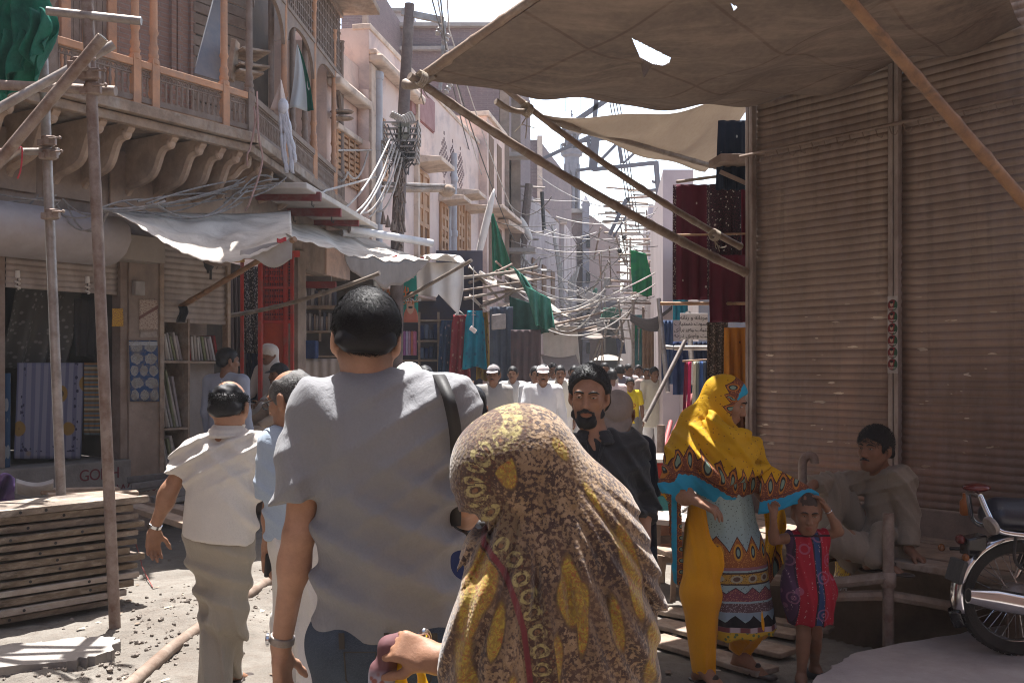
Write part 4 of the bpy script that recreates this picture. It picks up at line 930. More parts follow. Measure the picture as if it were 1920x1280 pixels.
o=dbox(570,595,638,672,.2,mat('blue_bag',(.02,.045,.13),None,6,.6),'bag',None,13.9,.02);tag(o,'dark blue bag standing on the cloth covered counter','bag')
hang('wall_curtain',655,715,488,560,15.2,CLOTHW,'pale curtain hung beside the political banner','curtain',None,4,.03,seed=42)
s5=thing('cloth_stall',P(800,760,19),'open stall crammed with folded blue and pink cloth beyond the grey shirted man','stall')
d5=18.6
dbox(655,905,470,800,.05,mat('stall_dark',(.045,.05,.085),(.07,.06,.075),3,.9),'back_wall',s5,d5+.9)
mb=MB()
for y in(602,640,676,722):mb.obox(P(800,y,d5+.4),A(.62,0,0),A(0,.3,0),A(0,0,.014))
for x in(786,822,858):mb.bar(P(x,585,d5+.15),P(x,735,d5+.15),.04,.04,A(0,1,0))
mb.build('shelves',WOODG,s5)
cols5=[(.38,.12,.09),(.42,.13,.22),(.40,.10,.26),(.30,.12,.30),(.35,.30,.42),(.34,.2,.3)]
for i in range(8):
 o=dbox(744+i*4.6,748+i*4.6,621,666,.3,mat('pk%d'%(i%6),cols5[i%6],tuple(c*.8 for c in cols5[i%6]),8,.85),'fabric_bolt',None,d5,.01);tag(o,'upright pink or red fabric bolt on the stall shelf under the banner','fabric bolt','pink bolts on the stall')
for i in range(30):
 r_,c_=divmod(i,10);x=788+c_*8.5;y=(638,674,720)[r_];h=q.uniform(16,30)
 c=q.choice([(.03,.05,.12),(.05,.09,.2),(.02,.03,.06),(.3,.03,.16)if r_==1 and c_<3 else(.06,.08,.14),(.10,.14,.22)])
 o=dbox(x+.5,x+7.8,y-h,y-2,.3,mat('bl%d'%int(c[2]*1000+c[0]*100),c,tuple(k*.7 for k in c),8,.9),'folded_cloth',None,d5+.3,.015);tag(o,['folded dark cloth on the top shelf of the blue stall','folded dark cloth on the middle shelf of the blue stall','folded dark cloth on the lowest shelf of the blue stall'][r_],'cloth',['cloths on the top stall shelf','cloths on the middle stall shelf','cloths on the lowest stall shelf'][r_])
ledge2=thing('concrete_canopy',P(600,380,12.5),'thin concrete canopy on red joists above the left shops','canopy')
ca,cb,cc,cd=P(395,350,11.3),P(575,341,11.3),P(709,422,14.6),P(560,412,14.8)
for p in(cb,cc,cd):p[2]=3.62
ca=A(-3.35,11.3,3.62);cd=A(-2.7,14.7,3.62)
MB().prism([tuple(p[:2])for p in(ca,cb,cc,cd)],(0,0,3.58),(1,0,0),(0,1,0),(0,0,.07)).build('slab',mat('canopy_slab',(.56,.51,.46),(.44,.39,.35),3,.9,.5,25,dirt=(.3,.25,.22)),ledge2,bevel=.012)
for i,(x0,x1,y,d)in enumerate(((430,602,366,11.7),(505,640,396,12.7),(520,673,414,13.7))):
 MB().bar(P(x0,y,d),P(x1,y+3,d),.09,.10).build('joist',REDB,ledge2,bevel=.006)
for i,(x,y,d)in enumerate(((585,376,11.7),(622,406,12.7),(551,405,12.7))):MB().tube([P(x,y-6,d),P(x,y+9,d),P(x+3,y+12,d),P(x+4,y+8,d)],.008,5).build('hook',WIRED,ledge2)
def awn(name,fn,nu,nv,m,label,cat='awning',solid=.005,group=None):
 o=MB().sheet(fn,nu,nv).build(name,m,smooth=180,solid=solid);return tag(o,label,cat,group)
AP=[P(193,393,9.4),P(545,395,11.6),P(548,446,9.5),P(225,402,8.5)]
def aw1(a,b):
 p=lerp(lerp(AP[0],AP[1],a),lerp(AP[3],AP[2],a),b);s=math.sin(math.pi*a)
 p[2]-=(.005*math.sin(a*61)+.005*math.sin(a*113+1))*b**8+s*(.04+.20*b**1.5)*(1+.35*math.sin(a*3))-.03*math.sin(a*26+b*5)*b*(1-b)*s*2-.02*math.sin(b*19+a*4)*s
 return p
awn('cloth_awning',aw1,60,26,CANV,'sagging white cloth awning over the bolt shop')
FL0,FL1=P(452,470,9.32),P(548,448,9.5)
awn('awning_flap',lambda a,b:lerp(FL0,FL1,a)+A(.02*math.sin(a*9),-.02-.05*b*math.sin(a*6+1),-(.08+.17*a-.06*a*math.sin(a*8))*b),20,8,mat('grey_canvas',(.40,.37,.35),(.33,.30,.28),4,.9,.2,60,trans=.2),'grey flap hanging from the front corner of the white awning','flap')
BP=[P(495,402,12.4),P(708,448,16.2),P(803,486,13.8),P(545,443,9.4)]
def aw2(a,b):
 p=lerp(lerp(BP[0],BP[1],a),lerp(BP[3],BP[2],a),b);s=math.sin(math.pi*a)
 p[2]-=.10*s*b+.05*math.sin(math.pi*b)-.02*math.sin(a*22+b*3)*s-.012*math.sin(a*47+b*9)*b+.005*math.sin(a*97)*b**8;return p
awn('cloth_awning',aw2,60,20,CANV,'long white cloth awning running along the street over the red door shop')
awn('awning_flap',lambda a,b:aw2(.30+.70*a,1.0)+A(0,.04+.04*b,-b*(.30*math.sin(math.pi*min(1,a*1.02+.02))**.6+.02*math.sin(a*21))),40,6,mat('brown_flap',(.29,.245,.215),(.22,.185,.165),4,.9,.25,50,trans=.2),'brown hanging edge under the long white awning','flap')
for i,(px,py)in enumerate(((528,449),(736,483),(786,486))):
 o=MB().sheet(lambda a,b:P(px-9+18*a,py-3+8*b+2*math.sin(a*5),9.42 if i==0 else(13.2 if i==1 else 14.2)),5,4).build('red_patch',mat('red_patch',(.45,.05,.06),None,8,.8),solid=.004);tag(o,['red patch on the near corner of the white awning','red patch midway along the edge of the long white awning','red patch at the far end of the long white awning'][i],'patch')
bamboo('bamboo_pole',P(300,598,10.7),P(553,448,9.45),.030,'thick orange bamboo prop rising from the bolt shelves to the white awning corner',seed=21,bend=.0)
bamboo('bamboo_pole',P(428,592,11.6),P(712,512,10.6),.026,'pale bamboo prop in front of the red doors under the long awning',seed=22,bend=.06,m=BAMBOOD,r2=.02)
bamboo('bamboo_pole',P(738,572,15.4),P(884,488,14.2),.030,'thin straight pole crossing in front of the hanging white cloth',seed=23,bend=.0,m=BAMBOOD,nodes=False)
o=MB().sheet(lambda a,b:P(334+16*a+3*math.sin(b*5),574+30*b,10.35+.02*math.sin(a*5)),5,6).build('rag',mat('navy_rag',(.02,.022,.03),None,6,.9),solid=.01);tag(o,'dark rag tied to the thick orange bamboo prop','rag')
def wc(a,b):
 top=494-8*a*(1-a);bot=(550+8*math.sin(a*3))if a<.45 else 550+(a-.45)/.55*50
 if a>.86:bot=600-(a-.86)*420
 return P(781+88*a,top+(bot-top)*b,15.2)+A(0,.10*math.sin(a*8+b*1.5)*b+.05*math.sin(a*15),0)
awn('hanging_cloth',wc,34,20,CLOTHW,'large white cloth hanging in folds at the end of the long awning','cloth')
awn('cloth_awning',lambda a,b:lerp(lerp(P(800,478,14.8),P(872,488,15.0),a),lerp(P(790,484,16.5),P(850,482,17),a),b)-UP*.05*math.sin(a*9+b*4),16,8,CLOTHW,'crumpled white cloth heaped at the end of the long awning','cloth')
bnr=thing('banner',P(750,530,16.8),'red white and green political banner with two portraits and Urdu lettering','banner')
bd=16.8
t=NT('banner_print');s=t.st();x,y,_=t.sep(s)[:3]
def disc(cx,cy,rx,ry,soft=.06):
 d=t.math('ADD',t.math('POWER',t.math('DIVIDE',t.math('SUBTRACT',x,cx),rx),2),t.math('POWER',t.math('DIVIDE',t.math('SUBTRACT',y,cy),ry),2));return t.step(d,1+soft,1-soft)
col=t.mix(t.step(x,.33,.34),(.42,.025,.05),(.50,.46,.42));col=t.mix(t.step(t.math('ADD',x,t.math('MULTIPLY',t.math('SUBTRACT',.5,y),.12)),.70,.71),col,(.01,.20,.15))
col=t.mix(disc(.50,.60,.33,.24),col,(.42,.37,.32));col=t.mix(disc(.52,.84,.12,.19),col,(.42,.24,.17));col=t.mix(disc(.52,1.0,.14,.12),col,(.03,.025,.025));col=t.mix(disc(.525,.80,.085,.022),col,(.025,.02,.02))
for ex in(.475,.57):col=t.mix(disc(ex,.885,.025,.010),col,(.05,.03,.03))
col=t.mix(disc(.525,.84,.02,.035),col,(.36,.19,.13));col=t.mix(t.math('MULTIPLY',t.step(t.noise(t.co(),5,5),.5,.7),.3),col,(.5,.45,.42))
BNR=t.fin(col,.7,trans=.1)
bpt=lambda a,b:P(704+74*a,510-36*0+98*b-12,bd)+A(0,.02*math.sin(a*7+b*2),0)
MB().sheet(lambda a,b:P(704+74*a,508+74*b,bd)+A(0,.015*math.sin(a*7+b*2),0),12,12).v
mbb=MB();mbb.sheet(lambda a,b:P(704+74*a,508+74*b,bd)+A(0,.015*math.sin(a*7+b*2),0),12,12);mbb.st[0][:,1]=1-mbb.st[0][:,1];mbb.build('print',BNR,bnr,smooth=180,solid=.004)
t=NT('banner_print_small');s=t.st();x,y,_=t.sep(s)[:3]
col=t.mix(t.step(x,.22,.25),(.03,.09,.08),(.01,.20,.15));col=t.mix(disc(.62,.06,.38,.26),col,(.40,.12,.08));col=t.mix(disc(.60,.33,.20,.17),col,(.46,.27,.19));col=t.mix(disc(.60,.50,.22,.10),col,(.02,.018,.02));col=t.mix(disc(.60,.29,.12,.022),col,(.02,.018,.018))
for ex in(.52,.69):col=t.mix(disc(ex,.385,.035,.013),col,(.04,.03,.03))
mbb=MB();mbb.sheet(lambda a,b:P(748+36*a,508+96*b,bd-.03)+A(0,.012*math.sin(a*6+b*3),0),8,14);mbb.st[0][:,1]=1-mbb.st[0][:,1];mbb.build('print',t.fin(col,.7,trans=.1),bnr,smooth=180,solid=.004)
YEL=mat('banner_orange',(.55,.16,.04),None,5,.7,0);WHT=mat('banner_white',(.62,.62,.60),None,5,.7,0)
text('lettering',ur(0xFEE3,0xFEE0,0xFB8F),P(754,548,bd-.06),A(1,0,0),UP,.24,YEL,bnr);text('lettering',ur(0xFEB3,0xFEEC,0xFBFF,0xFEDE),P(735,541,bd-.06),A(1,0,0),UP,.24,YEL,bnr)
text('lettering',ur(0xFED7,0xFEEE,0xFEE3,0xFBFC,0x20,0xFE8D,0xFEB3,0xFEE4,0xFE92,0xFEE0,0xFBFC),P(742,562,bd-.06),A(1,0,0),UP,.14,YEL,bnr)
text('lettering',ur(0xFEE3,0xFEE0,0xFB8F,0x20,0xFE9F,0xFEEE,0xFEE7,0xFBFF,0xFEAE),P(767,517,bd-.08),A(1,0,0),UP,.12,WHT,bnr);text('lettering',ur(0xFEE3,0xFEE8,0xFEA0,0xFEE7,0xFE90),P(769,560,bd-.08),A(1,0,0),UP,.13,WHT,bnr)
STD='dresses hanging outside the cloth stall'
def dress(x,y0,y1,w,d,m,lb,seed):
 def f(a,b):
  wd=w*(.62+.05*math.sin(b*9)if b<.12 else.70+.32*b);px=x+(a-.5)*wd;py=y0+(y1-y0)*b+(3*math.sin(a*7+seed))*b
  return P(px,py,d)+A(0,.05*math.sin(a*15+seed+b*2)*(.3+b),0)
 o=MB().sheet(f,26,22).build('hanging_dress',m,smooth=180,solid=.006);tag(o,lb,'dress',STD)
dress(890,582,690,46,18.2,pattern('turquoise',(.015,.30,.42),(.02,.16,.26),(5,8),.3,trans=.2),'turquoise blue dress hanging in front of the cloth stall',1)
dress(862,590,706,40,18.3,pattern('red_print',(.30,.04,.05),(.42,.22,.16),(5,9),.26,trans=.15),'red printed dress with pale zigzag hem hanging by the turquoise one',2)
dress(906,585,712,26,18.6,pattern('mustard',(.42,.27,.05),(.2,.08,.03),(5,9),.26,trans=.15),'mustard yellow dress hanging behind the turquoise one',3)
dress(838,600,712,34,18.5,pattern('navy_print',(.03,.07,.14),(.25,.22,.25),(5,9),.26,trans=.1),'dark blue dress hanging left of the red printed one',4)
for i,x in enumerate((888,862)):
 o=MB().tube([P(x-9,590,18.2),P(x,583,18.2),P(x+9,590,18.2),P(x-9,590,18.2)],.012,5).build('hanger',WIREW);tag(o,'thin hanger holding the %s dress'%('turquoise','red printed')[i],'hanger')
ad=thing('adapter',P(887,618,16),'small white adapter dangling on a cord before the turquoise dress','adapter');MB().obox(P(887,618,16),A(.045,0,-.035),A(0,.04,0),A(.02,0,.03)).build('body',CLOTHW,ad,bevel=.01);MB().tube([P(888,500,16),P(887,612,16)],.008,5).build('cord',WIREW,ad)
def pipe(name,a,b,r,label,group='scaffold tubes on the left',m=RUST,open_end=False):
 t_=thing(name,a,label,'scaffold tube',group);MB().tube([lerp(a,b,i/6)for i in range(7)],r,12).build('tube',m,t_)
 if open_end:
  d=unit(A(b)-A(a));MB().tube([A(b)-d*.01,A(b)+d*.003],r*.8,12).build('open_end',BLACK,t_)
 return t_
def clamp(p,par,r=.036):
 mb=MB();mb.lathe([(r,-.035),(r*1.3,-.03),(r*1.3,.03),(r,.035)],p,12);mb.obox(A(p)+A(r*1.2,-r*.6,0),A(.022,0,0),A(0,.02,0),A(0,0,.03))
 mb.tube([A(p)+A(r*.6,-r*1.3,.01),A(p)+A(r*3.2,-r*1.3,.015)],.007,6);mb.lathe([(.014,0),(.014,.012)],A(p)+A(r*2.7,-r*1.3,.014),6,axis=(1,0,.05));mb.obox(A(p)-A(r*1.1,r*.5,.015),A(.02,0,0),A(0,.025,0),A(0,0,.022))
 return mb.build('clamp',RUST,par,bevel=.004)
foot=G(216,1186);top=P(161,-60,6.25)
p1=pipe('scaffold_tube',foot,top,.034,'thick rusty upright tube standing by the stacked boards')
MB().lathe([(.05,0),(.05,.012),(.036,.015)],foot,12).build('base',RUST,p1)
foot2=P(122,1114,7.2);p2=pipe('scaffold_tube',foot2,P(74,-60,7.3),.034,'second upright scaffold tube, rising behind the stacked boards',m=STEEL)
p3=pipe('scaffold_tube',P(-150,285,6.0),P(213,84,6.35),.029,'slanting scaffold tube with its bright end above the clamp',m=STEEL)
p4=pipe('scaffold_tube',P(-60,372,6.1),P(193,70,5.95),.034,'thick slanting scaffold tube with an open end',m=RUST,open_end=True)
p5=pipe('scaffold_tube',P(-100,154,6.4),P(217,171,6.35),.032,'level scaffold tube at the clamp of the thick upright',m=RUST)
p6=pipe('scaffold_tube',P(88,21,6.2),P(265,40,6.25),.026,'short shiny level tube near the top left corner',m=STEEL)
p7=pipe('scaffold_tube',P(-100,286,7.3),P(110,284,7.2),.026,'thin level tube clamped to the second upright',m=STEEL)
p8=pipe('scaffold_tube',P(-60,350,7.1),P(40,278,7.1),.024,'short slanting tube at the left frame edge tied with red cord',m=STEEL)
for px,py,d,pr in((170,140,6.2,p1),(172,168,6.22,p1),(90,265,7.2,p2),(93,290,7.2,p2),(97,402,7.2,p2),(150,120,6.1,p4)):clamp(P(px,py,d),pr)
o=MB().tube(bez([P(22,285,7.05),P(40,276,7.04),P(41,300,7.05),P(38,322,7.05),P(33,335,7.06)],5),.006,5).build('string',mat('string',(.5,.06,.08),None,8,.7));tag(o,'red cord hanging from the slanting tube at the left edge','cord')
NETP=[P(-60,-60,6.6),P(92,-60,6.5),P(80,128,6.6),P(-60,200,6.7)]
def net(a,b):
 p=lerp(lerp(NETP[0],NETP[1],a),lerp(NETP[3],NETP[2],a),b);
 return p+A(.03*math.sin(b*9+a*3),.09*math.sin(a*13+b*3)+.05*math.sin(a*29+b*9),.03*math.sin(a*17)*b-.10*b*abs(math.sin(a*6.2)))
awn('green_net',net,50,40,TEAL,'ragged green safety net hanging from the scaffold in the top left corner','net')
for i,(x0,x1,y0,y1,d)in enumerate(((48,86,20,118,6.45),(-10,46,60,172,6.5))):
 awn('green_net',lambda a,b:P(x0+(x1-x0)*a+6*math.sin(b*5+i),y0+(y1-y0)*b*(.8+.2*math.sin(a*4+i)),d)+A(0,.06*math.sin(a*12+b*4),0),24,24,TEAL,['torn strip of green net right of the ragged one','lower lit fold of green net at the left frame edge'][i],'net')
s0,s1_=P(0,1180,6.2),P(250,1140,6.85);sd=unit((s1_-s0)*A(1,1,0));so_=A(sd[1],-sd[0],0)
q=random.Random(21);nb=13
for i in range(nb):
 z=.03+i*.0545;end=q.uniform(-.05,.10)+(.08 if i in(10,9)else 0)-(.10 if i<2 else 0);off=q.uniform(-.03,.03);yaw=q.uniform(-.025,.025)
 dd_=unit(sd+so_*yaw);oo=A(dd_[1],-dd_[0],0);st_=A(s1_[0],s1_[1],0)+sd*end-so_*(.26+off);tilt=q.uniform(-.006,.006)
 hh=q.uniform(.017,.023)
 b=thing('form_board',st_-dd_*1.2+UP*z,['dirty form board in the stack by the upright scaffold tube','sunlit topmost form board of the stack by the scaffold tube'][i==nb-1],'board','form boards in the stack'if i<nb-1 else None)
 ln=q.uniform(1.2,1.32)
 MB().obox(st_-dd_*ln+UP*(z+.024),dd_*ln+UP*tilt,oo*.255,UP*.011).build('board',PLANK,b,bevel=.006)
 mb=MB();mb.obox(st_-dd_*ln+oo*.262+UP*(z+.024),dd_*ln+UP*tilt,oo*.022,UP*hh);mb.build('edge_rail',(PLANK,PLANK2,PLANK3,PLANK,PLANK2)[(i*7+i//3)%5],b,bevel=.004)
 for k in range(2):
  hp=st_-dd_*(.28+q.uniform(0,.5)+k*.55)+oo*.285+UP*(z+.024)
  MB().lathe([(.010,0),(.010,.0015)],hp,8,axis=oo).build('bolt_hole',BLACK,b)
for i,(a,b,w_,h_,lb)in enumerate([(P(75,921,8.0),P(222,917,8.3),.12,.04,'sunlit batten on the far side of the board stack'),(P(90,931,7.7),P(258,925,8.0),.14,.05,'second sunlit batten behind the board stack'),(P(70,941,7.4),P(215,934,7.6),.12,.05,'ochre batten leaning just behind the board stack'),(P(258,938,9.0),P(470,985,8.4),.16,.05,'grey timber lying behind the stack toward the walkers'),(P(250,950,8.6),P(440,1010,8.0),.16,.05,'second grey timber lying behind the stack')]):
 o=MB().bar(a,b,w_,h_).build('batten'if i<3 else 'timber',WOODG,bevel=.006);tag(o,lb,'timber')
for i,(px,py,d,l,an)in enumerate([(300,905,9.2,.5,.3),(330,925,9.0,.6,1.0),(280,895,9.4,.45,-.4),(310,930,8.8,.35,2.0),(265,915,9.3,.5,.9)]):
 c=P(px,py,d);o=MB().bar(c-A(math.cos(an),math.sin(an)*.6,.12)*l/2,c+A(math.cos(an),math.sin(an)*.6,.12)*l/2,.07,.06).build('debris',mat('debris_grey',(.17,.16,.155),(.11,.10,.10),6,.9,.5),bevel=.01);tag(o,'dark rubble timber heaped at the foot of the pier','rubble','rubble timbers by the pier')
o=MB().tube([G(225,1300,.045),G(320,1216,.045),G(400,1157,.045),G(505,1088,.045),G(560,1052,.045)],[.034,.035,.034,.034,.034],14).build('iron_pipe',mat('brown_pipe',(.15,.10,.072),(.22,.165,.13),10,.7,.4,60,dirt=(.30,.25,.21),dsc=7),smooth=60);tag(o,'long rusty iron pipe lying on the earth behind the two walkers','pipe')
tr_=lambda a,b:P(30+70*a,903+8*math.sin(a*3)+24*math.sin(math.pi*b)*(1-.2*a)-6*b,7.9+.35*b)
awn('trough',tr_,14,10,mat('pale_tin',(.50,.47,.44),(.36,.32,.30),5,.5,.3),'pale bent tin trough on the boards at far left','trough',.01)
awn('purple_cloth',lambda a,b:P(-25+52*a,892+70*b+6*math.sin(a*7),7.4+.08*math.sin(a*9+b*7)+.2*b),16,16,mat('purple_cloth',(.16,.10,.24),(.11,.07,.18),4,.85,.3),'purple cloth bundle at the left frame edge','cloth',.01)
o=MB().tube(bez([G(255,1020,.2),G(262,1040,.12),G(268,1065,.05),G(286,1100,.02)],6),.004,5).build('wire_scrap',mat('red_wire',(.25,.06,.05),None,8,.7));tag(o,'bent red brown wire sticking out of the board stack','wire')
for i,(a,b,w_)in enumerate([(G(1235,1150),G(1500,1200),.16),(G(1230,1175),G(1480,1235),.18),(G(1225,1205),G(1440,1270),.18),(G(1400,1165),G(1560,1190),.12)]):
 o=MB().bar(a+UP*.03,b+UP*.03,w_,.03).build('ground_board',WOODG,bevel=.006);tag(o,['grey board on the ground behind the woman in yellow','middle grey board under the woman in yellow','nearest grey board by the feet of the woman in yellow','short grey board behind the child'][i],'board')
stl=thing('stool',P(1250,1130,6.8),'small grey wooden stool with splayed legs behind the woman in yellow','stool')
def sp(px,py,d=6.8):return P(px,py,d)
MB().obox(sp(1259,1036),A(.075,.02,-.012),A(-.04,.15,0),A(0,0,.016)).build('seat',WOODG,stl,bevel=.005)
MB().obox(sp(1252,1048,6.72),A(.055,0,-.008),A(0,.012,0),A(0,0,.018)).build('apron',WOODG,stl)
for a,b,d in(((1238,1040),(1228,1108),6.7),((1265,1044),(1261,1128),6.7),((1246,1038),(1240,1090),7.0),((1272,1040),(1274,1100),7.0)):MB().bar(P(*a,d),P(*b,d),.035,.035,A(0,1,0)).build('leg',WOODG,stl,bevel=.003)
tb=thing('low_table',P(1255,1090,7.6),'rough low table with a pale top left of the woman in yellow','table')
MB().obox(P(1258,972,7.4),A(.20,.03,-.02),A(-.05,.26,0),A(0,0,.02)).build('tabletop',mat('pale_board',(.46,.40,.36),(.36,.31,.28),4,.9,.4),tb,bevel=.006)
for x,d in((1231,7.25),(1282,7.25),(1240,7.6),(1285,7.65)):MB().bar(P(x,980,d),A(*(P(x,980,d)[:2]),0),.05,.05,A(0,1,0)).build('leg',WOODD,tb)
MB().bar(P(1228,1012,7.3),P(1290,1008,7.3),.05,.05).build('rail',WOODD,tb)
for i,(px,py)in enumerate(((1250,1000),(1252,1023),(1248,990))):
 o=MB().obox(P(px,py,7.55),A(.10,.02,0),A(-.02,.055,0),A(0,0,.036)).build('brick',mat('clay_brick',(.40,.20,.14),(.33,.17,.12),8,.9,.5),bevel=.006);tag(o,['red clay brick in the middle under the pale table top','lowest red clay brick under the pale table top','uppermost red clay brick under the pale table top'][i],'brick')
sb=G(1236,985)
o=MB().tube([A(sb[0],sb[1],0),P(1242,796,10.4)*0+A(sb[0]+.02,sb[1],zat(796,sb[1]))],.042,12).build('steel_post',RUST,smooth=60);tag(o,'short dark steel post standing between the man in navy and the woman in yellow','post')
cr2=thing('red_crate',P(1236,910,8.6),'stack of red and orange painted crates behind the steel post','crate')
for i,(y,c)in enumerate(((880,(.40,.03,.02)),(912,(.42,.18,.03)),(940,(.05,.25,.25)))):MB().obox(P(1236,y,8.8),A(.14,0,0),A(0,.12,0),A(0,0,.062)).build('crate_panel',mat('crate%d'%i,c,tuple(k*.7 for k in c),5,.7,.2),cr2,bevel=.008)
o=MB().obox(P(1236,858,8.8),A(.17,0,0),A(0,.3,0),A(0,0,.015)).build('white_board',CLOTHW,bevel=.004);tag(o,'white board lying on the red crates','board')
pk=thing('pink_house',A(-2.4,17,0),'long pink plastered house with orange brown doors and small concrete canopies beyond the balcony','house')
PA=A(-2.45,14.7,0);FP=unit(A(.177,1,0));MP=A(FP[1],-FP[0],0)
PW=lambda t,z,o=0:PA+FP*t+MP*o+UP*z
TP=lambda px,o=0:hit(px,PW(0,0,o),FP)
def pbox(t0,t1,z0,z1,o0,o1,m,nm,bev=.0):return MB().obox(PW((t0+t1)/2,(z0+z1)/2,(o0+o1)/2),FP*(t1-t0)/2,MP*(o1-o0)/2,UP*(z1-z0)/2).build(nm,m,pk,bevel=bev)
t2=TP(692,.16)
pbox(-.6,t2,2.9,6.15,-.8,0,PINK,'wall');pbox(t2,8.8,2.9,6.75,-3.2,.16,LILAC,'wall');pbox(8.8,11.2,2.9,7.4,-3,.35,PINK,'wall')
pbox(-.6,t2-.01,5.5,5.62,0,.22,PINKD,'cornice',.03);pbox(-.6,t2-.01,5.62,5.70,0,.12,PINKD,'cornice',.02)
pbox(t2-.02,3.3,6.22,6.34,.16,.38,PINKD,'cornice',.03);pbox(t2-.02,3.3,6.34,6.42,.16,.28,PINKD,'cornice',.02);pbox(t2-.03,8.82,6.72,6.80,-.1,.19,PINKD,'coping',.01)
pbox(3.3,3.42,2.9,6.75,.16,.24,PINKD,'pilaster');pbox(t2,t2+.5,2.9,6.2,.16,.20,PINKD,'pilaster')
def zpx(px,py,o=.16):return zat(py,PW(TP(px,o),0,o)[1])
DOORO=mat('door_orange',(.46,.245,.12),(.37,.195,.10),5,.6,.2,30,dirt=(.3,.2,.14),dsc=4)
def pdoor(x0,x1,y0,y1,nm='door',o=.16,rails=5):
 a,b=TP(x0,o),TP(x1,o);z1,z0=zpx(x0,y0,o),zpx(x0,y1,o)
 d=pbox(a,b,z0,z1,o-.02,o+.012,mat('recess_brown',(.19,.10,.055),(.14,.08,.05),6,.8),nm)
 mb=MB();w=(b-a)
 for k in(0,.47,.53,1):mb.bar(PW(a+w*k,z0,o+.03),PW(a+w*k,z1,o+.03),.07,.05,MP)
 for k in np.linspace(0,1,rails):mb.bar(PW(a,z0+(z1-z0)*k,o+.028),PW(b,z0+(z1-z0)*k,o+.028),.045,.08)
 for k in(.25,.75):mb.obox(PW(a+w*k,(z0+z1)/2+.3,o+.02),FP*w*.17,MP*.01,UP*(z1-z0)*.28)
 f=mb.build('frame',DOORO,pk,bevel=.004)
def pcan(x0,x1,y,proj_=.5,th=.07,o=.16):
 a,b=TP(x0,o),TP(x1,o);z=zpx(x0,y,o)
 mb=MB().prism([(0,-.05),(proj_,-.02),(proj_,th-.02),(0,th+.03)],PW(a,z,o),MP,UP,FP*(b-a));mb.build('canopy',PINKD,pk,bevel=.006)
pdoor(711,721,232,330,'window');pdoor(779,800,318,480,'door',rails=6);pdoor(824,836,382,490,rails=6);pdoor(856,867,374,490,'door',rails=6);pdoor(872,878,400,490,'door')
for a in((776,803,300),(822,838,372),(853,869,362),(871,882,390)):pcan(*a)
a_,b_=TP(637,0),TP(655,0)
mb=MB();zz0,zz1=zpx(640,340,0),zpx(640,252,0)
for k in range(6):mb.bar(PW(-.3+k*.25,zz0,.03),PW(-.3+k*.25,zz1,.03),.05,.05,MP)
for k in range(9):mb.bar(PW(-.3,zz0+(zz1-zz0)*k/8,.03),PW(.95,zz0+(zz1-zz0)*k/8,.03),.03,.05)
mb.build('window_lattice',DOORO,pk);pbox(-.35,1.0,zz0,zz1,-.01,.012,mat('recess_brown',(.19,.10,.055)),'window')
pbox(-.4,1.05,zz1,zz1+.08,0,.10,PINKD,'canopy',.01)
mb=MB();z0,z1=zpx(790,238),zpx(770,160);a,b=TP(768,.16),TP(812,.16)
pbox(a,b,6.02,6.62,.15,.172,mat('recess_red',(.22,.08,.08),(.3,.12,.12),6,.8),'louvre_back')
for k in range(22):mb.bar(PW(a+(b-a)*(k+.5)/22,6.04,.185),PW(a+(b-a)*(k+.5)/22,6.6,.185),.05,.03,MP)
mb.build('louvre',mat('louvre_red',(.40,.22,.215),(.33,.18,.175),5,.8),pk)
mb=MB()
a,b=TP(824,.16),TP(870,.16)
for g_ in range(3):
 ca_=a+(b-a)*(.17+.33*g_)
 for i in range(-4,5):
  for j in range(-8,9):
   if abs(i)/4.5+abs(j)/8.5<=1 and(i+j)%2==0:mb.obox(PW(ca_+i*.085,5.75+j*.06,.16),FP*.03,MP*.006,UP*.033)
mb.build('pierced_panel',mat('pierce_dark',(.16,.10,.10),None,5,.9,0),pk)
def dpipe(px,y0,y1,o,r=.075,m=PVC):
 t_=TP(px,o);p=PW(t_,0,o+r*.6);mb=MB();za,zb=zat(y0,p[1]),zat(y1,p[1])
 mb.tube([p+UP*zb,p+UP*za],r,10)
 for k in np.arange(zb+.5,za,1.1):mb.lathe([(r*1.15,0),(r*1.25,.02),(r*1.25,.10),(r*1.15,.12)],p+UP*k,10)
 mb.build('drain_pipe',m,pk,smooth=60)
dpipe(673,170,480,0,.10,PINK);dpipe(703,140,480,.16,.075);dpipe(847,288,490,.16,.07);dpipe(839,380,490,.16,.05)
for(x,y0,y1)in((874,205,480),(905,262,330)):pass
mb=MB();a=8.95
for k in range(2):mb.obox(PW(9.3+k*1.0,6.3,.352),FP*.28,MP*.01,UP*.7);mb.obox(PW(9.3+k*1.0,4.4,.352),FP*.28,MP*.01,UP*.6)
mb.build('window',mat('recess_brown',(.19,.10,.055)),pk)
pbox(8.7,11.3,5.25,5.33,.35,.75,PINKD,'canopy',.01);pbox(8.7,11.3,7.36,7.46,-.1,.42,PINKD,'coping',.01)
FARP=mat('far_plaster',(.42,.36,.355),(.33,.28,.28),1.2,.9,.4,14,dirt=(.22,.175,.165),dsc=.8,damt=.75)
def block(name,x0,x1,y0,d,depth,m,label,skew=0,cat='building',par=None,z0=0):
 a,b=P(x0,y0,d),P(x1,y0,d);w_=b[0]-a[0];z=a[2]
 t_=par or thing(name,A((a[0]+b[0])/2,d,0),label,cat)
 v=[A(a[0],d,z0),A(b[0],d,z0),A(b[0]+skew,d+depth,z0),A(a[0]+skew,d+depth,z0)];v+=[p*A(1,1,0)+UP*z for p in v]
 MB().add(v,[(0,1,5,4),(1,2,6,5),(2,3,7,6),(3,0,4,7),(4,5,6,7)]).build('wall',m,t_,smooth=0)
 return t_,a,b,z
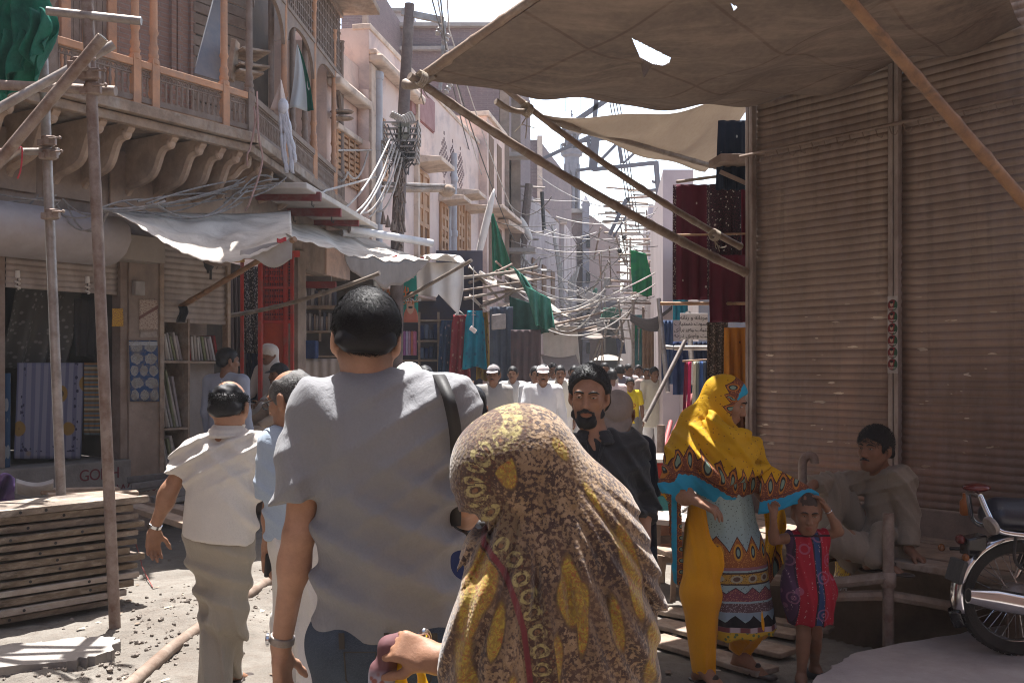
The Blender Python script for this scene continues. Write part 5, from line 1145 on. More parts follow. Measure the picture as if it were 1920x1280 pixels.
bb,a,b,z=block('brick_building',655,936,52,25.5,7,BRICKP,'tall mauve brick building with a blank end wall behind the pink house',.9)
MB().box(((a[0]+b[0])/2,25.5,z+.03),(b[0]-a[0]+.1,.35,.10)).build('coping',CONC,bb,bevel=.01)
MB().box((b[0]+.13,25.75,z/2+.1),(.24,.5,z+.3)).build('corner_pier',PLAST,bb);MB().box((b[0]+.42,26.6,z/2-.1),(.24,.5,z-.2)).build('corner_pier',PLAST,bb)
MB().box((a[0]+1.3,25.42,z-.55),(5.2,.14,.09)).build('string_course',CONC,bb)
for zz in(7.0,4.6):MB().box((b[0]+.45,25.9,zz),(.9,.5,.1)).build('ledge',CONC,bb)
b2_,a,b,z=block('roof_block',640,688,-60,22,4,BRICKP,'dark brick upper block rising behind the end of the balcony house',.4);MB().box((b[0]-.02,21.9,z-1.4),(.1,.3,2.9)).build('pipe_box',PLAST,b2_)
b3_,a,b,z=block('rooftop_room',690,770,22,30,4,mat('grey_render',(.42,.38,.40),(.36,.33,.34),2,.9),'pale grey rooftop room beyond the brick building',.4);MB().box(((a[0]+b[0])/2,29.95,z),(b[0]-a[0]+.2,.3,.09)).build('coping',CONC,b3_)
pb,a,b,z=block('pink_block',884,914,246,24.2,3.4,PINK,'narrow pink plaster block projecting beyond the pink house',.75);MB().box(((a[0]+b[0])/2,24.2,z+.02),(b[0]-a[0]+.06,.3,.08)).build('coping',PINKD,pb)
for zz in(5.9,3.9):MB().obox(A(b[0]+.33,25.6,zz),A(.17,.8,0),A(.01,0,0),A(0,0,.55)).build('window',mat('recess_brown',(.19,.10,.055)),pb);MB().obox(A(b[0]+.45,25.5,zz-.75),A(.2,.9,0),A(.25,-.05,0),A(0,0,.05)).build('canopy',PINKD,pb)
fb_,a,b,z=block('far_house',955,1011,262,36,8,BRICKP,'dark brick house farther down the left side of the street',1.6)
MB().box((b[0]+.02,36.2,z/2),(.18,.6,z+.25)).build('corner_pier',PINKD,fb_)
for k in range(3):
 for j in range(2):MB().obox(A(b[0]+.35+k*.42,37.4+k*2.1,4.2+j*2.6),A(.08,.4,0),A(.02,0,0),A(0,0,.6)).build('window',mat('recess_brown',(.19,.10,.055)),fb_)
fb2,a,b,z=block('far_house',930,985,355,30,7,FARP,'pale pink house front below the dark brick one',1.3)
for k in range(3):MB().obox(A(b[0]+.3+k*.36,31.4+k*2,4.3),A(.07,.38,0),A(.02,0,0),A(0,0,.7)).build('window',mat('recess_brown',(.19,.10,.055)),fb2)
fb3,a,b,z=block('far_house',985,1058,418,41,6,FARP,'lilac plaster house in front of the minaret',.9)
MB().box(((a[0]+b[0])/2,40.95,z),(b[0]-a[0]+.2,.3,.12)).build('coping',PINKD,fb3)
for k in range(3):MB().box((a[0]+.35+k*.5,40.97,4.6),(.26,.08,1.0)).build('window',mat('recess_brown',(.19,.10,.055)),fb3)
ms,a,b,z=block('mosque',1022,1096,396,47,9,BRICKF,'mosque block of mauve brick carrying a slender white minaret',2.6)
MB().box(((a[0]+b[0])/2,46.95,z),(b[0]-a[0]+.3,.35,.18)).build('coping',CONC,ms)
WMIN=mat('minaret_white',(.23,.22,.25),(.17,.165,.19),3,.8,.1)
tw=P(1098,400,46.8);MB().box((tw[0],tw[1],z/2+.2),(.30,.5,z+.4)).build('corner_tower',WMIN,ms);MB().lathe([(.2,0),(.22,.1),(.15,.2),(.05,.42),(0.01,.5)],tw+UP*.32,8).build('corner_cap',WMIN,ms)
for k in range(4):MB().box((tw[0]+.1+.0*k,46.5,2.6+k*1.6),(.16,.2,.5)).build('window',BLACK,ms)
mn=P(1072,396,49.5);D=49.5/1920
mb=MB();mb.lathe([(.36,0),(.36,100*D),(.40,101*D),(.52,104*D),(.52,108*D)],mn,8)
for k in range(8):
 an=k*math.pi/4+.2;c=A(math.cos(an),math.sin(an),0)*.355
 mb.tube([mn+c,mn+c+UP*88*D],.06,6)
mb.build('shaft',WMIN,ms,smooth=50)
mb=MB()
for k in range(8):
 an=k*math.pi/4+.2+math.pi/8;c=A(math.cos(an),math.sin(an),0)*.345;si=A(-math.sin(an),math.cos(an),0)
 mb.prism([(-.07,0),(.07,0),(.07,1.7),(0,1.95),(-.07,1.7)],mn+c*.98,si,UP,c*.06)
mb.build('niche',mat('minaret_dark',(.10,.09,.10),None,4,.9),ms)
mb=MB();mb.lathe([(.52,108*D),(.56,110*D),(.56,113*D),(.5,114*D)],mn,12)
for k in range(12):an=k*math.pi/6;mb.box(mn+A(math.cos(an)*.53,math.sin(an)*.53,119*D),(.05,.05,10*D))
mb.lathe([(.54,124*D),(.56,125*D),(.5,126*D)],mn,12);mb.build('gallery',WMIN,ms,smooth=40)
mb=MB();mb.lathe([(.16,112*D),(.16,146*D)],mn,8)
for k in range(8):an=k*math.pi/4;mb.lathe([(.05,113*D),(.04,120*D),(.04,138*D),(.06,143*D)],mn+A(math.cos(an)*.30,math.sin(an)*.30,0),6)
mb.lathe([(.36,142*D),(.52,146*D),(.52,149*D),(.3,150*D)],mn,10);mb.build('lantern',WMIN,ms,smooth=40)
t=NT('dome_zigzag');x,y,z_=t.sep(t.co())[:3];an=t.math('ARCTAN2',t.math('SUBTRACT',y,mn[1]-A(ms['_o'])[1]),t.math('SUBTRACT',x,mn[0]-A(ms['_o'])[0]))
zg=t.math('ADD',t.math('MULTIPLY',z_,2.6),t.math('ABSOLUTE',t.math('SUBTRACT',t.math('FRACT',t.math('MULTIPLY',an,1.6)),.5)));DOME=t.fin(t.mix(t.step(t.math('FRACT',zg),.48,.52),(.40,.38,.42),(.12,.11,.13)),.7)
MB().lathe([(.28,150*D),(.36,155*D),(.37,160*D),(.33,166*D),(.22,172*D),(.08,176*D),(.03,178*D)],mn,14).build('dome',DOME,ms,smooth=60)
MB().lathe([(.03,177*D),(.07,181*D),(.02,184*D),(.05,187*D),(.012,190*D),(.008,204*D)],mn,8).build('finial',WMIN,ms,smooth=60)
MB().box(P(1040,383,46.5),(.95,.15,.42)).build('green_board',mat('teal_board',(.03,.25,.25),(.4,.35,.1),3,.7),ms)
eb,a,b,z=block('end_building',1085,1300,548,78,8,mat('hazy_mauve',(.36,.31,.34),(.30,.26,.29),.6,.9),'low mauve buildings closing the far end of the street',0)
for k in range(7):MB().box((a[0]+.8+k*1.2,77.9,4.9),(.6,.2,1.0)).build('window',mat('recess_brown',(.19,.10,.055)),eb)
lb_,a,b,z=block('far_house',1050,1108,478,58,14,FARP,'farthest pink house on the left side of the street',1.0)
rb=thing('right_shops',A(3,20,0),'low plastered shop row along the right side beyond the hanging cloths','shop row')
pr=[A(2.15,9.4,0),A(2.55,14,0),A(3.4,25,0),A(4.6,42,0),A(6.4,64,0)]
for i,(p,q_)in enumerate(zip(pr,pr[1:])):
 hgt=(3.1,3.5,4.3,5.2)[i]
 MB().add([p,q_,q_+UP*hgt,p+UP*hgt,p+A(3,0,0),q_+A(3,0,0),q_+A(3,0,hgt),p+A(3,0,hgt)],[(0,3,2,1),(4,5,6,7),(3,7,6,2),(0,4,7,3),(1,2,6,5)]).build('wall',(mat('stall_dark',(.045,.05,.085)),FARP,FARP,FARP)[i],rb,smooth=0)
rh,a,b,z=block('grey_house',1243,1300,318,17,6,mat('grey_pink',(.46,.39,.40),(.40,.34,.35),1.5,.9,.2),'pinkish grey upper house behind the maroon cloth',.6)
rh2,a,b,z=block('grey_house',1216,1250,385,30,6,mat('grey_pink2',(.42,.37,.40),(.36,.32,.34),1.5,.9,.2),'grey upper house farther back among the scaffold tubes',.6)
RG='cloths hanging on the right hand stalls'
for i,(x0,x1,y0,y1,d,c,lb)in enumerate([(1262,1300,640,740,11.6,(.02,.035,.10),'navy cloth hanging under the white Urdu sign'),(1300,1326,640,740,11.4,(.03,.04,.08),'dark blue cloth right of the navy one under the sign'),(1240,1262,600,720,13,(.05,.08,.16),'slate blue cloth at the street edge of the right stalls'),(1205,1226,600,690,20,(.22,.13,.08),'brown cloth on a far stall behind the kameez man'),(1186,1206,590,690,24,(.05,.16,.16),'teal cloth hung beyond the brown one'),(1262,1290,560,600,14,(.02,.22,.28),'small turquoise cloth behind the maroon one')]):
 hang('hanging_cloth',x0,x1,y0,y1,d,mat('rg%d'%i,c,tuple(k*.65 for k in c),5,.9,.2),lb,group=RG,seed=60+i,nu=16,nv=12)
for i,(x,c)in enumerate([(1287,(.22,.02,.05)),(1294,(.52,.03,.12)),(1303,(.58,.55,.42)),(1309,(.20,.22,.20)),(1315,(.06,.12,.30)),(1321,(.08,.1,.14))]):
 hang('hung_scarf',x-3,x+3,677,770,9.6,mat('scarf%d'%i,c,tuple(k*.8 for k in c),5,.8),['dark red','bright pink','cream','olive grey','bright blue','slate'][i]+' narrow scarf in the row left of the leaf printed cloth','scarf','narrow scarves under the sign',1,.015,seed=70+i,skew=-4+i,nu=6,nv=10)
bamboo('scarf_rail',P(1280,677,9.6),P(1326,674,9.5),.01,'thin rail the narrow scarves hang from',None,bend=0,nodes=False)
up=thing('utility_pole',P(748,500,15.2),'dark utility pole with cross arm and meter cage in front of the pink house','utility pole')
ud=15.2
MB().tube([A(*P(741,600,ud)[:2],0),P(745,455,ud),P(752,300,ud),P(760,150,ud),P(768,8,ud)],[.10,.10,.095,.085,.075],10).build('pole',mat('pole_dark',(.10,.075,.07),(.16,.12,.11),8,.8,.5,30,dirt=(.24,.2,.18)),up)
mb=MB();q=random.Random(31)
for i in range(60):
 y=q.uniform(300,460);a=P(746+(455-y)*.045+q.uniform(-8,8),y,ud-.1);mb.tube([a,a+A(q.uniform(-.05,.05),q.uniform(-.05,.02),-q.uniform(.05,.25))],q.uniform(.006,.02),4)
mb.build('bark_scraps',WOODD,up)
MB().bar(P(753,23,ud),P(832,39,ud),.07,.09).build('cross_arm',STEEL,up)
def cage(x0,x1,y0,y1,nm):
 mb=MB();ws=.22
 for dx in(x0,(x0+x1)/2,x1):
  for dy_ in(-ws,ws):mb.bar(P(dx,y0,ud)+A(0,dy_,0),P(dx,y1,ud)+A(0,dy_,0),.02,.02,A(0,1,0))
 for y in np.linspace(y0,y1,4):
  for dy_ in(-ws,ws):mb.bar(P(x0,y,ud)+A(0,dy_,0),P(x1,y,ud)+A(0,dy_,0),.02,.02)
  for dx in(x0,x1):mb.bar(P(dx,y,ud)-A(0,ws,0),P(dx,y,ud)+A(0,ws,0),.02,.02)
 mb.build(nm,STEEL,up)
cage(722,786,236,268,'meter_cage');cage(719,783,270,302,'meter_cage')
mbx=MB().obox(P(758,248,ud-.15),A(.085,0,0),A(0,.08,0),A(0,0,.13)).build('meter_box',mat('meter_grey',(.22,.21,.16),(.17,.16,.13),6,.6),up,bevel=.008)
MB().obox(P(759,243,ud-.24),A(.035,0,0),A(0,.008,0),A(0,0,.035)).build('meter_plate',CLOTHW,up)
for i in range(5):MB().ell(P(735+i*9,290+(i%2)*6,ud-.1),(.07,.06,.08),8,6).build('meter_can',BLACK,up)
mb=MB()
for i in range(26):
 a=P(q.uniform(722,785),q.uniform(222,300),ud-q.uniform(.05,.3));b=P(q.uniform(722,785),q.uniform(235,330),ud-q.uniform(.0,.3));mb.tube(sag(a,b,q.uniform(.05,.3),8),.009,4)
mb.build('wire_tangle',WIRED,up)
mb=MB()
for i in range(9):a=P(732+i*4,228-abs(i-4)*2,ud-.2);mb.tube(bez([a,a+A(.05,-.05,.06),a+A(.10,0,-.05),a+A(.02,.03,-.1)],5),.022,5)
mb.build('cable_knot',WIREW,up)
for i,(y0,y1,x1,rr)in enumerate(((340,349,848,.03),(352,355,846,.045))):MB().tube([P(718,y0+4,ud-.3),P(x1,y1,ud+1.2)],rr,7).build('side_arm',STEEL if i==0 else WOODG,up)
mb=MB();mb.ell(P(838,358,ud+1.1),(.14,.16,.10),10,6);mb.build('lamp_head',WOODG,up,smooth=60)
for i,(x,y)in enumerate(((824,48),(836,66),(833,98),(840,158))):
 MB().lathe([(.02,-.10),(.05,-.06),(.03,-.03),(.055,0),(.03,.03),(.05,.07),(.02,.1)],P(x,y+8,ud+.3),8,axis=(.5,.2,1)).build('insulator',mat('insulator',(.42,.38,.36),(.3,.26,.25),8,.4),up,smooth=60)
MB().bar(P(834,40,ud+.3),P(825,170,ud+.3),.05,.05,A(0,1,0)).build('hanger_strap',STEEL,up)
def wires(name,segs,r,m,label,cat='cable',group=None):
 mb=MB()
 for i,(a,b,dr)in enumerate(segs):mb.tube(sag(a,b,dr,16,0,i),r,5)
 o=mb.build(name,m,smooth=60);return tag(o,label,cat,group)
OW='overhead wires'
for i,(x0,x1,y1,x2,y2)in enumerate(((795,824,48,920,380),(811,832,60,945,420),(820,836,90,1005,520),(835,842,55,1010,480))):
 wires('overhead_wire',[(P(x0,-60,11),P(x1,y1,ud+.3),.02),(P(x1,y1,ud+.3),P(x2,y2,33),.5)],.011,WIREW if i%2 else WIRED,'overhead wire running from the utility pole down the street','wire',OW)
wires('service_drop',[(P(735+i*4,250+i*9,ud-.25),P(640+i*13,395+(i*7)%5*4,13.4+.3*i),.16+.16*((i*3)%6)/5)for i in range(6)],.014,WIREW,'thick white service cables looping from the meter cage to the canopy')
wires('cable_bundle',[(P(q.uniform(205,300),q.uniform(372,398),9.2),P(q.uniform(390,470),q.uniform(338,384),10.6),q.uniform(-.05,.22))for i in range(9)]+[(P(q.uniform(380,450),q.uniform(345,380),10.5),P(q.uniform(500,545),q.uniform(330,352),11.3),q.uniform(-.1,.12))for i in range(6)]+[(P(185,392,8.8),P(q.uniform(260,320),q.uniform(368,392),9.3),q.uniform(-.03,.08))for i in range(4)],.0085,mat('dusty_cable',(.30,.275,.26),(.17,.155,.145),12,.7,0),'tangle of dusty white cables along the wall above the white awning')
wires('cable_bundle',[(P(-30,q.uniform(350,395),8.6),P(q.uniform(70,130),q.uniform(360,392),9.0),q.uniform(0,.2))for i in range(6)]+[(P(q.uniform(70,130),q.uniform(365,390),9.0),P(205,q.uniform(385,400),8.9),q.uniform(0,.25))for i in range(4)],.008,mat('dusty_cable',(.3,.28,.26)),'loose dusty cables along the wall above the rolled canopy, far left')
wires('cable_bundle',[(P(560,372,12),P(610,358+i*3,13),.03)for i in range(1)]+[(P(608,358,13),P(705,332,15),.0),(P(628,282,14.4),P(697,282,15.2),0),(P(652,322,14.5),P(690,285,15),.22),(P(632,330,14.5),P(652,322,14.5),.1)],.016,WIREW,'pale cable and bracket arm at the end of the balcony')
for i,(x,y0,y1)in enumerate(((482,172,395),(476,200,310))):
 o=MB().tube(bez([P(x,y0,10.1),P(x+3,(y0+y1)/2-30,10.1),P(x+10-i*16,(y0+y1)/2+20,10.2),P(x-12,y1-20,10.2),P(x-22+i*10,y1,10.3)],6),.010,5).build('loose_cable',mat('pink_cable',(.42,.28,.26),None,8,.7));tag(o,['long brown cable dangling at the balcony corner','shorter brown cable dangling at the balcony corner'][i],'cable')
for i in range(3):
 o=MB().tube([P(718+i*9,395+i*8,15),P(719+i*9,420+i*6,15)],[.008,.05],6).build('tassel',WOODD);tag(o,'dark frayed tassel of wire hanging left of the utility pole','tassel','wire tassels by the pole')
for i,(a,b)in enumerate((((655,430,14),(810,456,14.8)),((640,437,14),(690,440,14.3)))):
 o=MB().tube([P(*a),P(*b)],.055,10).build('white_pipe',mat('white_pvc',(.6,.6,.62),None,4,.4,.1),smooth=60);tag(o,['white plastic pipe lying along the awning behind the utility pole','shorter white plastic pipe at the canopy edge'][i],'pipe')
for i,(a,b,dr,r_)in enumerate([((1000,565,22),(1135,540,26),.5,.02),((1030,600,22),(1250,500,20),.06,.016),((1040,615,22),(1250,520,20),.10,.013),((955,560,20),(1135,545,26),.4,.02),((1060,560,24),(1240,545,22),.1,.02),((900,510,19),(1040,560,22),.1,.03),((1000,590,22),(1130,560,24),.6,.02),((1010,330,30),(1190,390,30),.3,.015),((1000,372,30),(1170,370,30),.1,.012),((1022,452,28),(1130,430,28),.3,.014),((1020,430,28),(1250,420,28),.35,.014),((930,440,26),(1250,442,22),.4,.012),((940,480,26),(1130,470,30),.5,.012)]):
 wires('street_cable',[(P(*a),P(*b),dr)],r_,WIREW if i%3 else WIRED,'slack cable slung across the far street','cable','cables slung across the street')
for i in range(7):
 wires('cable_loop',[(P(1035+i*3,420+i*12,30),P(1085-i*3,500+i*4,30),1.3+.25*i)],.035,WIREW,'pale drooping cable loop before the lilac house','cable','drooping cable loops')
wires('cable_knot',[(P(1095+q.uniform(-14,14),545+q.uniform(-8,8),26),P(1115+q.uniform(-14,14),552+q.uniform(-8,12),26),q.uniform(.05,.3))for i in range(24)],.022,WIREW,'knot of pale cables at the crossing over the street')
for i,(x,y)in enumerate(((1060,150),(1088,150))):
 o=MB().tube([P(x,y-200,20),P(x,210,20)],.006,4).build('kite_string',WIRED);tag(o,['thin dark line hanging against the sky, left one','thin dark line hanging against the sky, right one with a small bird shaped knot'][i],'line')
p2u=thing('utility_pole',P(980,520,29),'short dark pole with white rags and cables farther down the left side','utility pole')
MB().tube([A(*P(972,600,29)[:2],0),P(978,480,29),P(992,345,29)],[.13,.13,.11],8).build('pole',mat('pole_dark',(.10,.075,.07)),p2u)
for y,x0,x1 in((348,955,1022),(374,950,1018),(432,935,1020),(445,945,1010)):MB().tube([P(x0,y,29),P(x1,y+4,29)],.035,6).build('arm',STEEL,p2u)
MB().tube([P(1016,360,29),P(1020,432,29)],.06,6).build('strut',BLACK,p2u)
mb=MB()
for i in range(40):c=P(q.gauss(975,12),q.gauss(490,22),28.6);mb.tube(sag(c,c+A(q.gauss(0,.3),0,q.gauss(0,.25)),q.uniform(.02,.25),6),q.uniform(.012,.04),4)
mb.build('wire_tangle',WIREW,p2u)
for i,pl_ in enumerate([[(920,350),(935,345),(905,480),(892,505),(884,505)],[(968,400),(985,410),(1002,450),(995,455),(975,425)],[(970,450),(980,440),(972,490),(962,490)],[(952,360),(958,362),(962,430),(956,440)]]):
 dd_=(20,28.5,28.5,28.5)[i];n=len(pl_)
 c=np.mean(pl_,0);mb=MB();v=[P(*c,dd_)+A(0,-.1,0)]+[P(*p,dd_)for p in pl_];mb.add(v,[(0,k+1,(k+1)%n+1)for k in range(n)])
 o=mb.build('white_rag',CLOTHW,smooth=180,sub=2,solid=.01);tag(o,['long white strip of cloth slung from the roof above the green sheet','crumpled white rag caught on the short pole, right one','crumpled white rag caught on the short pole, lower one','narrow white rag hanging left of the short pole'][i],'rag')
def gsheet(tl,tr,bl,br,d,m,lb,nu=20,nv=24,amp=.06):
 f=lambda a,b:P(*lerp(lerp(tl,tr,a),lerp(bl,br,a),b),d)+A(0,amp*math.sin(a*14+b*4)*(.3+b),.03*math.sin(a*9)*b)
 return awn('green_sheet',f,nu,nv,m,lb,'sheet',.008)
gsheet((921,402),(925,400),(924,520),(962,508),21,GREENC,'tall green triangular sheet slung beside the pink block')
gsheet((962,500),(985,520),(1000,575),(1040,600),17.5,PALEG,'pale green cloth trailing off the bamboo mess toward the street')
gsheet((985,535),(1032,560),(1005,612),(1040,618),17.3,PALEG,'bunched pale green cloth end over the street',amp=.14)
gsheet((955,555),(1000,570),(960,640),(1030,625),18.2,mat('dark_green',(.025,.10,.075),(.02,.07,.055),4,.9,.2,trans=.25),'dark green cloth screen below the pale green one')
gsheet((1182,468),(1212,476),(1186,548),(1230,558),22,mat('vivid_green',(.01,.30,.09),(.01,.17,.10),4,.85,.2,trans=.4),'bright green net on the scaffold at the right side of the street')
gsheet((1190,600),(1206,600),(1190,640),(1206,644),24,GREENC,'small green cloth low on the right scaffold')
hang('stall_curtain',918,962,575,800,17.6,mat('blue_grey_curtain',(.07,.085,.11),(.05,.06,.085),3,.9,.2),'dark slate curtain of the stall left of the white capped man','curtain',None,3,.05,seed=51)
hang('stall_curtain',958,1014,618,800,17.4,mat('brown_curtain',(.10,.065,.065),(.07,.055,.06),3,.9,.2),'dark brown curtain of the stall behind the white capped man','curtain',None,4,.05,seed=52)
hang('sheet_screen',1016,1082,612,690,22,CLOTHW,'dirty white sheet stretched as a sun screen over the crowd','sheet',None,2,.05,seed=53,skew=6)
o=MB().sheet(lambda a,b:P(1014+66*a+b*8,664+6*math.sin(a*3)+b*24,21.5-b*.6),14,6).build('sheet_hem',mat('grey_hem',(.36,.32,.31),(.3,.27,.26),5,.9,.2,trans=.2),smooth=180,solid=.006);tag(o,'grey hem hanging below the dirty white sun screen','cloth')
mess=[((868,520),(1008,500)),((862,545),(1035,520)),((870,560),(1000,540)),((880,530),(960,495)),((900,575),(990,530)),((955,505),(1040,523)),((880,500),(935,560)),((930,490),(985,540)),((868,575),(930,560)),((1000,615),(1130,585)),((1010,590),(1120,575)),((1040,625),(1118,612)),((870,598),(960,570)),((905,610),(950,596))]
for i,(a,b)in enumerate(mess):
 d=17+i*.35;bamboo('bamboo_stick',P(*a,d),P(*b,d+.8),q.uniform(.016,.03),'crooked bamboo stick in the tangle over the left stalls','bamboo tangle over the stalls',(BAMBOOD,BAMBOOW)[i%2],q.uniform(-.02,.03),None,True,80+i)
for i,(x0,x1,y0,y1,d)in enumerate([(880,965,500,540,18),(930,1010,505,520,18.5),(985,1095,545,600,21),(1010,1120,596,620,24),(880,955,556,590,18.4),(1060,1130,610,635,27)]):
 awn('canvas_scrap',lambda a,b:P(x0+(x1-x0)*a,lerp(y0,y1,a)-4*b+6*math.sin(a*7+i)*b,d+1.5*b)-UP*.12*math.sin(math.pi*a),18,8,[CANV,mat('brown_flap',(.29,.245,.215))][i%2],'weathered canvas scrap laid over the bamboo tangle','canvas',.01,'canvas scraps over the stalls')
o=MB().obox(P(935,603,17.2),A(.12,0,.01),A(0,.02,0),A(0,0,.13)).build('hanging_bag',mat('sack',(.34,.30,.27),(.22,.19,.18),9,.8),bevel=.02);tag(o,'small greyish bag hung from the bamboo beside the green cloth','bag')
RS='scaffold tubes on the right side'
rs_t=[((1187,560),(1187,690),20,.035),((1206,575),(1206,690),23,.03),((1225,412),(1225,690),22,.03),((1182,445),(1182,540),24,.03),((1128,470),(1128,690),40,.03),((1134,510),(1134,660),40,.03),((1172,410),(1176,470),30,.04)]
for i in range(34):
 y=350+i*6.6+q.uniform(-3,3);x0=1130+q.uniform(0,60);rs_t.append(((x0,y),(x0+q.uniform(50,110),y+q.uniform(-4,6)),22+q.uniform(0,6),q.uniform(.018,.03)))
for i in range(26):x=1125+q.uniform(0,110);y=q.uniform(400,640);rs_t.append(((x,y),(x+q.uniform(-40,40),y+q.uniform(30,80)),24+q.uniform(0,5),q.uniform(.018,.03)))
for i,(a,b,d,r_)in enumerate(rs_t):
 o=MB().tube([P(*a,d),P(*b,d+.4)],r_,6).build('scaffold_tube',(STEEL,RUST,BAMBOOD)[i%3],smooth=60);tag(o,'scaffold tube in the tangle right of the minaret','scaffold tube',RS)
for i,(a,b,d,r_,lb)in enumerate([((1290,585),(1300,720),10.8,.028,'grey upright tube in front of the white Urdu sign'),((1235,560),(1252,735),12,.028,'dark upright tube at the edge of the right stalls'),((1265,652),(1330,652),10.6,.026,'level rusty tube below the white sign'),((1290,628),(1208,790),10.4,.022,'bright tube slanting down from the white sign'),((1258,790),(1245,840),12,.03,'red tube low behind the woman in yellow'),((1300,740),(1250,840),11,.03,'red painted tube slanting behind the woman in yellow'),((1245,650),(1300,655),12,.024,'second level tube at the right stalls')]):
 m=mat('red_tube',(.42,.10,.10),(.3,.1,.1),6,.6)if 'red'in lb else STEEL
 o=MB().tube([P(*a,d),P(*b,d-.3)],r_,8).build('stall_tube',m,smooth=60);tag(o,lb,'tube')
awn('stall_awning',lambda a,b:P(1182+78*a,602+8*a-(14+24*a)*b,19-2.5*b)-UP*.15*math.sin(math.pi*a),18,10,mat('grey_awning',(.07,.065,.075),(.05,.045,.055),4,.9,.2),'dark grey awning of a stall on the right side of the street','awning',.01)
lm=thing('lattice_mast',P(1115,330,22),'dark steel lattice pylon arm with hanging insulators seen between the two awnings','pylon')
ld=22
def lb3(a,b,w_=.07):return MB().bar(P(*a,ld),P(*b,ld),w_,w_,A(0,1,0)).build('beam',mat('lattice_grey',(.13,.13,.15),(.18,.17,.18),5,.6,.1),lm)
for a,b,w_ in[((1108,318),(1118,185),.10),((1103,265),(1112,320),.07),((1120,258),(1116,316),.09),((1056,243),(1140,186),.10),((1018,298),(1115,252),.07),((1085,266),(1135,260),.06),((1112,318),(1232,305),.08),((1123,304),(1190,235),.06),((1166,306),(1160,268),.07),((1170,305),(1200,278),.05),((1230,303),(1236,380),.10),((1205,358),(1236,355),.05),((1222,340),(1236,344),.05),((1143,440),(1174,374),.08),((1150,444),(1180,396),.04),((1108,316),(1080,320),.06)]:lb3(a,b,w_)
for i in range(4):MB().tube(sag(P(1143+i*6,190,ld),P(1178+i*7,400+i*12,ld+2),-.1,8),.012,4).build('stay_wire',WIRED,lm)
for i,(x,y)in enumerate(((1177,374),(1179,394),(1158,396),(1170,445),(1162,470),(1186,408))):MB().ell(P(x,y,ld),(.05,.05,.06),8,6).build('insulator',BLACK,lm)
o=MB().lathe([(.05,0),(.42,.12),(.9,.16),(.95,.10),(.3,.3),(.02,.42)][0:1]+[(.5,.01),(.45,.07),(.25,.17),(.03,.21)],P(1140,676,34),12).build('umbrella',CANV,smooth=60);tag(o,'cream sun umbrella above the far crowd','umbrella')
for i in range(26):
 a=(q.uniform(890,1060),q.uniform(400,610));b=(a[0]+q.uniform(90,230),a[1]+q.uniform(-40,50));d=q.uniform(19,34)
 wires('street_cable',[(P(*a,d),P(*b,d+q.uniform(-2,4)),q.uniform(.05,.5))],q.uniform(.007,.015),WIRED if i%2 else WIREW,'slack cable slung across the far street','cable','cables slung across the street')
for i in range(34):
 a=(q.uniform(930,1200),q.uniform(360,600));b=(a[0]+q.uniform(40,200),a[1]+q.uniform(-60,90));d=q.uniform(17,30)
 wires('street_cable',[(P(*a,d),P(*b,d+q.uniform(-2,3)),q.uniform(.02,.35))],q.uniform(.005,.010),WIRED,'slack cable slung across the far street','cable','cables slung across the street')
for i in range(36):
 x=q.uniform(1120,1245);y=q.uniform(370,640);d=q.uniform(20,34);v_=q.random()<.45
 o=MB().tube([P(x,y,d),P(x+(q.uniform(-4,4)if v_ else q.uniform(25,80)),y+(q.uniform(30,90)if v_ else q.uniform(-6,6)),d+.3)],q.uniform(.012,.024),6).build('scaffold_tube',(RUST,WOODD,STEEL)[i%3],smooth=60);tag(o,'scaffold tube in the tangle right of the minaret','scaffold tube',RS)
for i in range(14):
 px,y,d=q.uniform(1085,1235),q.uniform(520,640),q.uniform(24,44);c=q.choice([(.30,.27,.25),(.12,.10,.11),(.05,.16,.11),(.40,.36,.33),(.09,.10,.15)]);w_=q.uniform(14,34);h_=q.uniform(10,38)
 hang('stall_cloth',px,px+w_,y,y+h_,d,mat('sc%d'%int(c[0]*100),c,tuple(k*.7 for k in c),5,.9,.2),'small cloth or awning scrap among the far stalls',group='scraps among the far stalls',seed=200+i,skew=q.uniform(-8,8),nu=10,nv=8)
for i,(x,y,sx_,sy_,h,m,lb)in enumerate([(-7.6,-3,3.2,22,10,BRICK,'added unseen brick house on the left behind the viewer, blocks sky light'),(6.6,-4.5,4.2,17,9.5,BRICK,'added unseen brick house on the right behind the viewer, blocks sky light'),(-.5,-17,14,3,9,BRICK,'added unseen brick house closing the street behind the viewer, blocks sky light')]):
 hh=thing('rear_sky_blocker',(x,y,0),lb,'house');MB().box((x,y,h/2),(sx_,sy_,h)).build('wall',m,hh,smooth=0)  # unseen houses added behind the camera to cut the sky fill
 for k in range(6):MB().box((x+(sx_/2 if x<-2 else-sx_/2),y-6+k*2.6,5.5)if i<2 else(x-5+k*2,y+1.5,5.5),(.12,1.0,1.5)if i<2 else(1,.12,1.5)).build('window',mat('recess_brown',(.19,.10,.055)),hh)
def skin(name,c,c2=None):
 t=NT(name);co=t.co();n=t.noise(co,22,5);n2=t.noise(co,160,3)
 col=t.mix(t.step(n,.35,.65),c,c2 or tuple(k*.82 for k in c));col=t.mix(t.math('MULTIPLY',t.at('lip'),.7),col,(c[0]*.85,c[1]*.5,c[2]*.52));col=t.mix(t.math('MULTIPLY',t.at('stub'),.75),col,tuple(k*.28 for k in c))
 n3=t.noise(co,55,6,.7);col=t.mix(t.math('MULTIPLY',t.step(n3,.5,.7),.35),col,tuple(k*.62 for k in c));t.bump(n2,.3,.002);t.bump(n3,.25,.004);m=t.fin(col,.55,spec=.3);t.b.inputs['Subsurface Weight'].default_value=.06;t.b.inputs['Subsurface Radius'].default_value=(.01,.004,.002);return m
